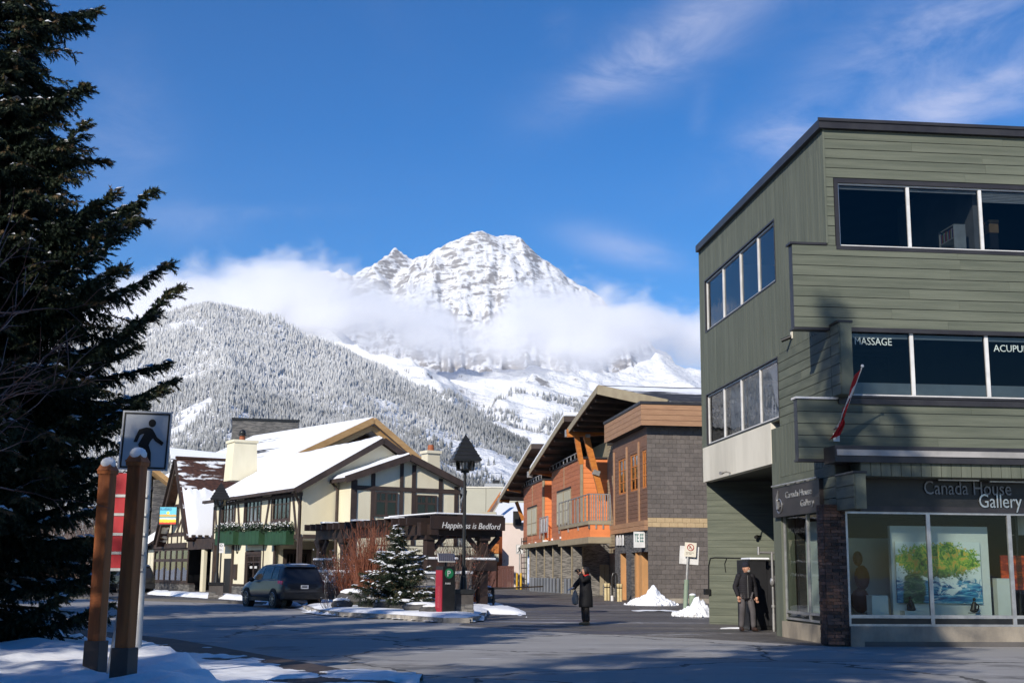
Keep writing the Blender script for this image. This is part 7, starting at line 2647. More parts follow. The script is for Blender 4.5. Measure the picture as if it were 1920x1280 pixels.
def rock(px, py, w_, h, label, z=.14, sn=True):
    g_ = on_ground(px, py)
    r_ = empty('boulder', label, 'rock', loc=(g_.x, g_.y, z), group='boulders along the island edge')
    rn = random.Random(int(px))
    MB().ball((0, 0, h * .42), 1, 12, 8, (w_ / 2, .42, h * .62), .09, rn).build('stone', m_rock2, r_, smooth=False, bevel=0)
    if sn:
        MB().ball((0, 0, h * .86), 1, 12, 5, (w_ * .40, .27, h * .26), .05, rn).build('snow_cap', SNOW, r_, smooth=True)
    return r_
rock(660, 1146, 1.15, .62, 'tallest rounded boulder with thin snow cap in the island')
rock(640, 1149, .8, .35, 'low dark boulder left of the tallest one in the island')
rock(700, 1149, 1.1, .38, 'flat snow topped boulder right of the tallest one')
rock(718, 1151, .75, .35, 'blocky boulder in front of the small spruce')
rock(755, 1152, 1.0, .36, 'long low boulder below the right half of the small spruce')
rock(790, 1155, 1.3, .30, 'long flat boulder between small spruce and parking kiosk')
rock(812, 1159, .9, .28, 'lowest boulder right beside the parking kiosk')
rock(912, 1136, .75, .5, 'pale snow capped boulder behind the black railing', 0)
rock(895, 1136, .55, .45, 'small snow capped boulder left of the railing post', 0)

# ================================================================ parking kiosk
m_kred = mat('kiosk_red', (.33, .018, .035), .4, (.26, .014, .03), 1.2, bump=.02, rand=0)
g_ = on_ground(834, 1160)
kk = empty('parking_kiosk', 'black and red parking pay station with green P disc and solar panel', 'parking meter', loc=(g_.x, g_.y, 0), rz=R(33))
u_ = g_.y / FPX
kh = at_depth(834, 1061, g_.y).z
bx('cabinet', m_black, kk, -.22, .22, -.22, .22, 0, kh)
bx('red_side', m_kred, kk, -.245, -.221, -.20, .20, .12, kh - .12)
bx('plinth', m_black, kk, -.26, .26, -.26, .26, 0, .08)
mpan, t = new_mat('solar_cells')
out = t.n('ShaderNodeOutputMaterial'); b = t.n('ShaderNodeBsdfPrincipled'); b.inputs['Roughness'].default_value = .3
bk = t.n('ShaderNodeTexBrick'); bk.offset = 0; bk.inputs['Color1'].default_value = (.015, .015, .03, 1); bk.inputs['Color2'].default_value = (.02, .02, .04, 1); bk.inputs['Mortar'].default_value = (.25, .25, .28, 1)
bk.inputs['Scale'].default_value = 8; bk.inputs['Mortar Size'].default_value = .02; bk.inputs['Brick Width'].default_value = .5
tc = t.n('ShaderNodeTexCoord'); t.l(tc.outputs['Object'], bk.inputs['Vector']); t.l(bk.outputs[0], b.inputs['Base Color']); t.l(b.outputs[0], out.inputs[0])
pn_ = MB().box(-.25, .25, -.19, .19, -.015, .015).build('solar_panel', mpan, kk)
pn_.rotation_euler = (R(38), 0, R(-25)); pn_.location = (-.02, -.06, kh + .28)
MB().box(-.27, .27, -.21, .21, -.022, -.016).build('panel_frame', m_whitepaint, pn_)
MB().cyl(0, 0, kh, kh + .26, .04, seg=8).build('panel_post', m_black, kk)
MB().tube([(0, -.222, kh - .22), (0, -.235, kh - .22)], .155, 24).build('green_disc', mat('parking_green', (.02, .20, .08), .5, bump=0, rand=0), kk)
text('P', .26, Matrix.Translation((-.085, -.238, kh - .31)) @ Matrix.Rotation(math.pi / 2, 4, 'X'), m_whitepaint, parent=kk, extrude=.003)
text('PARK', .085, Matrix.Translation((-.14, -.226, kh - .56)) @ Matrix.Rotation(math.pi / 2, 4, 'X'), m_whitepaint, parent=kk, extrude=.002)
text('PARKING', .16, Matrix.Translation((-.249, -.07, .35)) @ Matrix.Rotation(-math.pi / 2, 4, 'Z') @ Matrix.Rotation(math.pi / 2, 4, 'X') @ Matrix.Rotation(math.pi / 2, 4, 'Z'), mat('pale_red_print', (.55, .12, .13), .5, bump=0, rand=0), parent=kk, extrude=.001)

# ================================================================ street lamps
m_lglass = glass_mat('lamp_glass', (.75, .75, .75), .6)
def lamp_post(px, py, pyt, label, basew):
    g_ = on_ground(px, py)
    H_ = at_depth(px + 2, pyt, g_.y).z
    r_ = empty('street_lamp', label, 'street lamp', loc=(g_.x, g_.y, 0), rz=R(12), group='black pyramid topped street lamps')
    hb = H_ * .155
    rr = basew / 2
    rows = 5
    for j in range(rows):
        z0 = hb * .85 * j / rows; z1 = hb * .85 * (j + 1) / rows - .012
        k = 1 - .06 * j
        n = 2 + j % 2
        for side in range(4):
            M_ = Matrix.Rotation(side * math.pi / 2, 4, 'Z')
            for i in range(n):
                a, b_ = -rr * k + 2 * rr * k * i / n + .006, -rr * k + 2 * rr * k * (i + 1) / n - .006
                d_ = random.uniform(0, .02)
                vs = [M_ @ Vector(v) for v in ((a, -rr * k - d_, z0), (b_, -rr * k - d_, z0), (b_, -rr * k + .12, z0), (a, -rr * k + .12, z0))]
                MB().prism(vs, (0, 0, z1 - z0)).build('stone', m_ledge if j % 2 else m_slate, r_)
    bx('base_core', m_mortar, r_, -rr * .9, rr * .9, -rr * .9, rr * .9, 0, hb * .85)
    bx('base_cap', m_black, r_, -rr * 1.02, rr * 1.02, -rr * 1.02, rr * 1.02, hb * .85, hb)
    MB().cyl(0, 0, hb, hb * 1.5, .13, .09).cyl(0, 0, hb * 1.5, H_ * .80, .06, .05).cyl(0, 0, H_ * .785, H_ * .80, .14).build('pole', m_black, r_, smooth=True)
    # lantern: six glass sides under a wide pyramid roof
    zl0, zl1 = H_ * .80, H_ * .853
    ring = [(math.cos(a), math.sin(a)) for a in [i * math.tau / 6 for i in range(6)]]
    ln = MB()
    for (x, y) in ring:
        ln.bar((x * .27, y * .27, zl0), (x * .32, y * .32, zl1 + .05), .03, .03)
    ln.lathe([(.29, zl0 - .02), (.30, zl0 + .02)], 6)
    lo2 = ln.build('lantern_frame', m_black, r_)
    for i in range(6):
        (x0, y0), (x1, y1) = ring[i], ring[(i + 1) % 6]
        MB().add([(x0 * .26, y0 * .26, zl0), (x1 * .26, y1 * .26, zl0), (x1 * .31, y1 * .31, zl1 + .05), (x0 * .31, y0 * .31, zl1 + .05)], [(0, 1, 2, 3)]).build('lantern_pane', m_lglass, lo2)
    MB().cyl(0, 0, zl0, zl1, .05).build('bulb_holder', m_whitepaint, lo2)
    q = .46
    MB().add([(-q, -q, zl1), (q, -q, zl1), (q, q, zl1), (-q, q, zl1), (0, 0, H_), (-q, -q, zl1 - .04), (q, -q, zl1 - .04), (q, q, zl1 - .04), (-q, q, zl1 - .04)],
             [(0, 1, 4), (1, 2, 4), (2, 3, 4), (3, 0, 4), (8, 7, 6, 5), (0, 5, 6, 1), (1, 6, 7, 2), (2, 7, 8, 3), (3, 8, 5, 0)]).build('roof', m_black, r_)
    for i in range(6):
        f = 1 - i / 6.5
        z_ = zl1 + (H_ - zl1) * i / 6.5
        bx('roof_course', m_black, r_, -q * f - .012, q * f + .012, -q * f - .012, q * f + .012, z_, z_ + .03)
    return r_
lamp_post(868, 1159, 813, 'black street lamp on a stone base at the island beside the kiosk', .62)
lamp_post(404, 1126, 903, 'distant black street lamp on a stone base before the green window boxes', .72)
# small parking rules sign on its own thin pole
g_ = on_ground(410, 1122)
rs_ = empty('parking_rules_sign', 'small white parking rules sign on thin black pole at the distant lamp', 'sign', loc=(g_.x, g_.y, 0))
za_, zb_ = at_depth(410, 1036, g_.y).z, at_depth(410, 1018, g_.y).z
MB().cyl(0, .04, 0, zb_, .04).build('pole', m_black, rs_)
bx('plate', m_whitepaint, rs_, -.14, .14, -.02, .0, za_, zb_)
MB().tube([(.06 * math.cos(a), -.025, zb_ - .11 + .06 * math.sin(a)) for a in [i * math.tau / 12 for i in range(13)]], .012, 4).build('ring_mark', m_black, rs_)
text('2 HR\nONLY', .06, Matrix.Translation((-.09, -.022, za_ + .16)) @ Matrix.Rotation(math.pi / 2, 4, 'X'), m_black, parent=rs_, extrude=.001)

# ================================================================ bench, railing, umbrellas
g_ = at_depth(803, 1136, 46)
g_.z = .17
bn_ = empty('park_bench', 'orange slatted park bench with snow on seat behind the kiosk', 'bench', loc=(g_.x, g_.y, 0), rz=R(4))
m_bench = mat('orange_bench_slat', (.50, .15, .045), .5, (.40, .11, .03), 3, (.4, 1, 4), bump=.1, rand=.08)
for k in range(4):
    bx('seat_slat', m_bench, bn_, -.85, .85, -.42 + k * .12, -.32 + k * .12, .43, .46)
for k in range(3):
    MB().bar((-.6, .10 + k * .03, .58 + k * .12), (.85, .10 + k * .03, .58 + k * .12), .03, .10).build('backrest_slat', m_bench, bn_)
for x in (-.6, .6):
    MB().tube([(x, -.35, 0), (x, -.35, .42), (x, .08, .42), (x, .18, .92)], .025, 6).build('leg', m_black, bn_)
    MB().tube([(x, .12, 0), (x, .1, .42)], .025, 6).build('leg', m_black, bn_)
MB().tube([(.35 + .18 * math.cos(a), -.1, .62 + .18 * math.sin(a)) for a in [R(60) + i * R(24) for i in range(11)]], .02, 6).build('armrest', m_black, bn_)
for (x, w_) in ((-.5, .35), (.1, .2)):
    MB().ball((x, -.22, .47), 1, 10, 6, (w_, .2, .09), .05).build('snow_cap', SNOW, bn_, smooth=True)
bx('snow_cap', SNOW, bn_, -.6, .85, .13, .20, .90, .95)
g_ = on_ground(886, 1139); g2 = on_ground(925, 1141)
rl = empty('black_railing', 'black steel railing with two round footed posts at the island end', 'railing', loc=(g_.x, g_.y, 0))
d_ = g2 - g_
hr = at_depth(905, 1102, g_.y).z
for u in (.42, 1.0):
    MB().cyl(d_.x * u, d_.y * u, 0, hr, .045).cyl(d_.x * u, d_.y * u, 0, .08, .11).build('post', m_black, rl)
MB().bar((0, 0, hr), (d_.x * 1.0, d_.y * 1.0, hr), .05, .07).bar((d_.x, d_.y, hr), (d_.x + 2.2, d_.y + 9, hr), .05, .06).build('top_rail', m_black, rl)
MB().bar((0, 0, hr - .12), (d_.x * .42, d_.y * .42, hr - .12), .05, .1).build('lower_rail', m_black, rl)
g_ = on_ground(903, 1133)
tb = empty('picnic_bench', 'brown bench top piled with snow behind the black railing', 'bench', loc=(g_.x, g_.y + 1.5, 0))
bx('seat', m_pergola, tb, -.6, .5, -.3, .3, .62, .72)
for x in (-.5, .4):
    bx('leg', m_pergola, tb, x, x + .08, -.2, .2, 0, .62)
MB().ball((-.1, 0, .76), 1, 10, 6, (.55, .3, .10), .06).build('snow_cap', SNOW, tb, smooth=True)
for i, (px, pyb, pyt, dY) in enumerate(((712, 1058, 1028, 2), (757, 1038, 1024, 3))):
    g_ = at_depth(px, pyb, K.y + dY)
    zt_ = at_depth(px, pyt, g_.y).z
    um = empty('patio_umbrella', 'folded bright blue patio umbrella ' + ('left of the small spruce' if i == 0 else 'peeking out right of the spruce top'), 'umbrella', loc=(g_.x, g_.y, 0), group='folded blue umbrellas on the terrace')
    MB().cyl(0, 0, 0, zt_, .035).build('pole', m_whitepaint, um)
    rn = random.Random(i)
    MB().lathe([(.17, g_.z), (.22, g_.z + .1), (.15, g_.z + (zt_ - g_.z) * .5), (.20, zt_ - .2), (.03, zt_)], 9).build('cloth', mat('bright_blue_canvas', (.02, .16, .55), .8, (.01, .09, .35), 6, bump=.3, rand=0) if i == 0 else bpy.data.materials['bright_blue_canvas'], um)

# ================================================================ signs and posts at right centre
SNOWP = snow_mat('ploughed_snow', .28)
def pile(name, label, px, py, w_, d_, h, seed, cone=1.3):
    g_ = on_ground(px, py)
    n = 56
    u = np.linspace(-1, 1, n)
    X_, Y_ = np.meshgrid(u, u)
    r = np.hypot(X_, Y_)
    rp = np.hypot(X_ - .12, Y_)
    Hh = h * np.maximum(.58 * np.clip(1 - r * r, 0, 1) ** cone, 1.0 * np.clip(1 - rp / .75, 0, 1) ** 1.3 + .30 * np.clip(1 - r * 1.1, 0, 1))
    nz_ = fbm(X_ * 3 + seed, Y_ * 3, 5, seed, .6)
    Hh = Hh * (.45 + 1.1 * nz_) * np.clip((1 - r) * 5, 0, 1) + .26 * (fbm(X_ * 8, Y_ * 8, 3, seed + 2) - .5) * (r < .85) * (r < 1.0)
    Hh = np.where(r < .97, np.maximum(Hh, .0), -.05)
    V = np.stack([(X_ * w_ / 2 * (1 + .2 * (fbm(Y_ * 2, X_ * 2, 2, seed + 9) - .5))).ravel(), (Y_ * d_ / 2).ravel(), Hh.ravel()], 1)
    r_ = empty(name, label, 'snow pile', loc=(g_.x, g_.y, 0))
    o = np_mesh('snow_heap', V, grid_faces(n, n), SNOWP, parent=r_)
    rn = random.Random(seed)
    mb = MB()
    for k in range(90):
        a = rn.uniform(0, math.tau); q = rn.uniform(.15, 1.1)
        s_ = rn.uniform(.03, .11)
        mb.ball((math.cos(a) * q * w_ / 2, math.sin(a) * q * d_ / 2, s_ * .4 + (1 - min(q, 1)) * h * .62), s_, 6, 4, jit=.2, rnd=rn)
    mb.build('loose_lump', SNOWP, r_)['kind'] = 'stuff'
    return r_
pile('snow_pile', 'tall pointed white snow pile before the roller door and block wall', 1222, 1134, 2.4, 2.2, .66, 3, .8)
pile('snow_pile', 'snow pile around the green utility post at the green building corner', 1306, 1155, 1.5, 1.6, .55, 8, .8)
for k, (px, py, w_, d_, nm) in enumerate(((1262, 1146, 3.2, .9, 'left of the parking sign'), (1385, 1178, 1.1, .5, 'at the foot of the recessed wall'))):
    g_ = on_ground(px, py)
    snow_field('snow_patch', [(g_.x - w_ / 2, g_.y - d_ / 2), (g_.x + w_ / 2, g_.y - d_ / 2), (g_.x + w_ / 2, g_.y + d_ / 2), (g_.x - w_ / 2, g_.y + d_ / 2)], .005, .05, 'thin snow patch ' + nm, 11 + k, .1, .5)
m_gpost = mat('pale_green_utility_paint', (.27, .34, .25), .6, (.22, .28, .21), 2, bump=.1, rand=0)
g_ = on_ground(1284.5, 1153)
pk_ = empty('parking_sign', 'white no parking sign with red ring on a leaning grey pole in a green sleeve', 'sign', loc=(g_.x, g_.y, 0))
top_ = at_depth(1291, 1022, g_.y) - g_; mid_ = at_depth(1287.5, 1086, g_.y) - g_
MB().tube([(0, 0, 0), mid_], .085, 12).build('green_sleeve', m_gpost, pk_, smooth=True)
MB().tube([mid_ * .9, top_], .042, 10).build('pole', m_galv, pk_, smooth=True)
a = at_depth(1282.5, 1044, g_.y) - g_; b_ = at_depth(1304, 1017.5, g_.y) - g_
ft = (top_ - mid_).normalized()
W_, H_ = b_.x - a.x, b_.z - a.z
sf = empty('sign_face', None, None); sf.parent = pk_
sf.location = (a.x, -.06, a.z + .03); sf.rotation_euler = (0, R(4), 0)
bx('plate', m_whitepanel, sf, 0, W_, 0, .006, 0, H_)
m_sred = mat('sign_red', (.45, .02, .03), .5, bump=0, rand=0)
cz, cr_ = H_ * .66, H_ * .22
MB().tube([(W_ / 2 + cr_ * math.cos(a_), -.006, cz + cr_ * math.sin(a_)) for a_ in [i * math.tau / 24 for i in range(25)]], .014, 5).build('red_ring', m_sred, sf)
MB().bar((W_ / 2 - cr_ * .7, -.009, cz + cr_ * .7), (W_ / 2 + cr_ * .7, -.009, cz - cr_ * .7), .02, .004, up=(0, 1, 0)).build('red_slash', m_sred, sf)
text('R', H_ * .30, Matrix.Translation((W_ / 2 - H_ * .10, -.003, cz - H_ * .11)) @ Matrix.Rotation(math.pi / 2, 4, 'X'), m_black, parent=sf, extrude=.001)
text('NO PARKING\nANY TIME', H_ * .10, Matrix.Translation((W_ * .12, -.003, H_ * .26)) @ Matrix.Rotation(math.pi / 2, 4, 'X'), m_black, parent=sf, extrude=.001, sx=.9)
a = at_depth(1273, 1057, g_.y + .1) - g_; b_ = at_depth(1308.5, 1023.5, g_.y + .1) - g_
bk_ = bx('rear_plate', m_whitepaint, pk_, 0, b_.x - a.x, 0, .01, 0, b_.z - a.z, bevel=.02)
bk_.location = (a.x, .05, a.z + .02); bk_.rotation_euler = (0, R(4), 0)
g_ = on_ground(1299, 1149)
uc = empty('utility_pedestal', 'short pale green utility pedestal with snow on top in the snow pile', 'pedestal', loc=(g_.x, g_.y, 0))
hh = at_depth(1299, 1115, g_.y).z
MB().cyl(0, 0, 0, hh, .14, .13, seg=10).build('body', m_gpost, uc, smooth=True)
MB().ball((0, 0, hh), .13, 10, 6, (1, 1, .5)).build('snow_cap', SNOW, uc, smooth=True)
bx('door', m_gpost, uc, -.07, .07, -.15, -.13, hh * .3, hh * .8)

# ================================================================ wooden posts, crossing sign and bank at left
m_post = mat('stained_timber_post', (.43, .130, .036), .55, (.21, .06, .020), 1.6, (5, 5, .5), bump=.35, bscale=12, rand=.1, lo=.25, hi=.7)
m_steelb = mat('brown_steel_sleeve', (.10, .075, .065), .5, (.07, .055, .05), 2, bump=.05, rand=0)
gz = .3
for i, (pxb, pyb, pxt, pyt, w_, Yp, lab) in enumerate(((177, 1257, 203, 874, .150, 14.4, 'rear stained timber post of the pair, capped with round snow'), (229, 1290, 259, 857, .152, 12.9, 'front stained timber post of the pair, before the crossing sign'))):
    b0 = at_depth(pxb, pyb, Yp); b0.z = gz - .05
    t0_ = at_depth(pxt, pyt, Yp)
    r_ = empty('timber_post', lab, 'post', loc=b0, group='stained timber posts with dark metal feet')
    d_ = t0_ - b0
    h = w_ / 2
    rot = Matrix.Rotation(R(-14), 4, 'Z')
    def ringq(c, hw): return [tuple(Vector(c) + rot @ Vector((x * hw, y * hw, 0))) for x, y in ((-1, -1), (1, -1), (1, 1), (-1, 1))]
    MB().hexa(ringq((0, 0, 0), h), ringq(d_, h)).build('timber', m_post, r_, bevel=.012)
    fz = at_depth(pxb, 1063 + (1290 if i else 1250) * 0 + (137 if i == 0 else 152), Yp).z - b0.z
    fz = ((at_depth(190, 1200, Yp).z) if i == 0 else (at_depth(235, 1213, Yp).z)) - b0.z
    MB().hexa(ringq((0, 0, 0), h * 1.33), ringq(d_ * (fz / d_.z), h * 1.28)).build('metal_foot', m_steelb, r_, bevel=.008)
    MB().hexa(ringq(d_ - Vector((0, 0, .09)), h * 1.12), ringq(d_ - Vector((0, 0, .05)), h * 1.14)).build('cap_moulding', m_post, r_)
    MB().hexa(ringq(d_ - Vector((0, 0, .05)), h * 1.22), ringq(d_ + Vector((0, 0, .03)), h * .75)).build('cap', m_post if i else m_post, r_)
    MB().ball(tuple(d_ + Vector((0, 0, .03))), 1, 14, 7, (h * 1.15, h * 1.15, .075), .02).build('snow_cap', SNOW, r_, smooth=True)
Ys = 13.9
a = at_depth(222, 876, Ys); b_ = at_depth(231, 766, Ys); c_ = at_depth(322, 777, Ys)
sgp = at_depth(270, 1230, Ys)
cs = empty('crossing_sign', 'large near pedestrian crossing sign with walking figure behind the timber post', 'sign', loc=(at_depth(250, 900, Ys).x, Ys, .25))
W_, H_ = (c_ - b_).length, (b_ - a).length
sgf = empty('sign_face', None, None); sgf.parent = cs
ctr = (a + at_depth(313, 886, Ys)) / 2
sgf.location = ctr - cs.location; sgf.rotation_euler = (0, R(1.8), 0)
ped_sign(sgf, W_, H_)
MB().tube([(-.17, .05, 0), (ctr.x - cs.location.x, .05, ctr.z - .25), (ctr.x - cs.location.x + .02, .03, b_.z - .3)], .025, 8).build('pole', m_galv, cs)
# red banner panel on a grey pole
Yb = 17.0
a = at_depth(205, 1067, Yb); b_ = at_depth(283, 880, Yb)
rb = empty('banner', 'tall red banner in four strapped panels on a grey pole behind the posts', 'banner', loc=(a.x, Yb, 0))
m_banner = mat('red_banner_vinyl', (.50, .022, .030), .5, (.30, .012, .02), 2.2, (1, 1, .35), bump=.6, bscale=3, rand=.05)
W_ = b_.x - a.x - .08
zs_ = [at_depth(215, q, Yb).z for q in (1067, 1036, 1001, 964, 929, 884)]
for i in range(5):
    bx('cloth_panel', m_banner, rb, .0, W_ - .02, -.02, .02, zs_[i] + .02, zs_[i + 1] - .02)
    bx('strap', m_galv, rb, -.05, W_ + .06, -.03, .03, zs_[i] - .018, zs_[i] + .018)
MB().cyl(W_ + .03, .05, 0, zs_[-1] + .05, .05).build('pole', m_galv, rb, smooth=True)
MB().cyl(-.03, .05, 0, zs_[-1], .03).build('pole', m_galv, rb, smooth=True)
# tan wooden post sign in the gap
g_ = at_depth(176, 1100, 60)
tp = empty('notice_post', 'pale timber post with tan blocks between spruce and rear timber post', 'post', loc=(g_.x, 60, 0))
MB().cyl(0, 0, 0, at_depth(176, 945, 60).z, .07).build('pole', m_black, tp)
for (y0, y1) in ((985, 998), (1037, 1055)):
    bx('block', m_wood, tp, -.15, .15, -.12, .1, at_depth(176, y1, 60).z, at_depth(176, y0, 60).z)
zr_ = at_depth(170, 950, 60).z
MB().hexa([(-.5, -.5, zr_ - .1), (.4, -.5, zr_ - .3), (.4, .5, zr_ - .3), (-.5, .5, zr_ - .1)], [(-.5, -.5, zr_), (.4, -.5, zr_ - .2), (.4, .5, zr_ - .2), (-.5, .5, zr_)]).build('roof', m_wood, tp)
bx('snow_cap', SNOW, tp, -.5, .3, -.45, .45, zr_ + .0, zr_ + .12)

# snow bank, wet brick path and kerb in the left foreground
bank = [on_ground(-500, 1190), on_ground(60, 1178), on_ground(140, 1200), on_ground(165, 1225), on_ground(255, 1243), on_ground(330, 1262), on_ground(420, 1300), on_ground(560, 1420), on_ground(300, 1600), on_ground(-600, 1600)]
ring = [(p.x, p.y) for p in bank]
snow_field('snow_bank', ring, .0, .42, 'snow bank under the spruce and timber posts', 21, .12, .12, kind='structure')
pth = [on_ground(150, 1184), on_ground(330, 1204), on_ground(480, 1232), on_ground(640, 1262), on_ground(900, 1330), on_ground(620, 1500), on_ground(150, 1400), on_ground(60, 1190)]
mb = MB().prism([(p.x, p.y, -.02) for p in pth], (0, 0, .09))
tag(mb.build('brick_path', m_pave), 'wet dark brick path in the left foreground', kind='structure')
mp, t = m_pave, NT
snow_field('path_snow', [(p.x, p.y) for p in [on_ground(200, 1195), on_ground(420, 1232), on_ground(640, 1275), on_ground(500, 1330), on_ground(200, 1250)]], .055, .035, 'patchy trodden snow on the brick path', 33, .05, 1.5, m=SNOWD)
snow_field('kerb_snow', [(p.x, p.y) for p in [on_ground(600, 1268), on_ground(690, 1262), on_ground(760, 1270), on_ground(790, 1282), on_ground(640, 1300)]], .06, .03, 'grainy snow at the kerb near the bottom edge', 35, .05, 1.2, m=SNOWD)
# snow berm and pavement along the restaurant
ed = [on_ground(100, 1112), on_ground(240, 1114), on_ground(345, 1120), on_ground(470, 1132)]
pv = [FB.w(-.2, 2), FB.w(-.2, 60)]
MB().prism([(on_ground(565, 1134).x, on_ground(565, 1134).y, -.01), (ed[3].x, ed[3].y, -.01), (ed[0].x - 20, ed[0].y + 6, -.01), (pv[1].x, pv[1].y, -.01), (pv[0].x + 9, pv[0].y, -.01)][::-1], (0, 0, .12)).build('pavement', m_paveg)['kind'] = 'structure'
snow_field('snow_berm', [(p.x, p.y) for p in [on_ground(275, 1118), on_ground(470, 1131), on_ground(560, 1137), on_ground(560, 1133), on_ground(470, 1125.5), on_ground(345, 1118), on_ground(275, 1112)]], .08, .20, 'ploughed snow berm along the far kerb', 41, .16, .5)
snow_field('snow_verge', [(p.x, p.y) for p in [on_ground(-200, 1114), on_ground(180, 1114), on_ground(275, 1108), on_ground(180, 1096), on_ground(-200, 1096)]], .0, .5, 'snowy verge at the far left', 43, .5, .5, kind='structure')
# ================================================================ parked cars
def car_paint(name, c):
    return mat(name, c, .32, shade(c, .8), 1, bump=0, rand=0, coat=.35, spec=.3)
m_tyre = mat('tyre_rubber', (.015, .015, .016), .85, (.03, .028, .026), 4, bump=.2, rand=0)
m_rim = mat('alloy_rim', (.35, .35, .36), .35, (.22, .22, .23), 4, metal=.8, bump=0, rand=0)
m_cglass, t = new_mat('car_privacy_glass')
out = t.n('ShaderNodeOutputMaterial'); b = t.n('ShaderNodeBsdfPrincipled')
b.inputs['Base Color'].default_value = (.01, .011, .013, 1); b.inputs['Roughness'].default_value = .05; b.inputs['Specular IOR Level'].default_value = .6
t.l(b.outputs[0], out.inputs[0])
m_tail = mat('tail_light_red', (.30, .008, .012), .2, (.2, .005, .01), 5, bump=0, rand=0, coat=1)
m_clad = mat('black_plastic_cladding', (.016, .016, .017), .7, bump=.1, rand=0)
ST = [(0.00, .48, .92, .96, .80, .72, .58), (.06, .40, 1.00, 1.06, .88, .84, .74), (.22, .34, 1.05, 1.30, .925, .88, .74), (.42, .32, 1.06, 1.60, .93, .89, .70), (.75, .30, 1.06, 1.68, .94, .90, .68), (1.8, .28, 1.05, 1.71, .94, .90, .68),
      (2.7, .28, 1.02, 1.67, .94, .89, .66), (3.15, .28, 1.00, 1.46, .94, .88, .70), (3.6, .28, .98, 1.08, .935, .86, .76), (4.2, .30, .90, .96, .92, .82, .70), (4.55, .34, .78, .82, .87, .75, .60), (4.68, .44, .62, .66, .74, .66, .5)]
def car_side(y, s_, which):
    """interpolated station value"""
    for a, b_ in zip(ST, ST[1:]):
        if a[0] <= y <= b_[0]:
            u = (y - a[0]) / (b_[0] - a[0])
            return a[which] + (b_[which] - a[which]) * u
    return ST[-1][which]
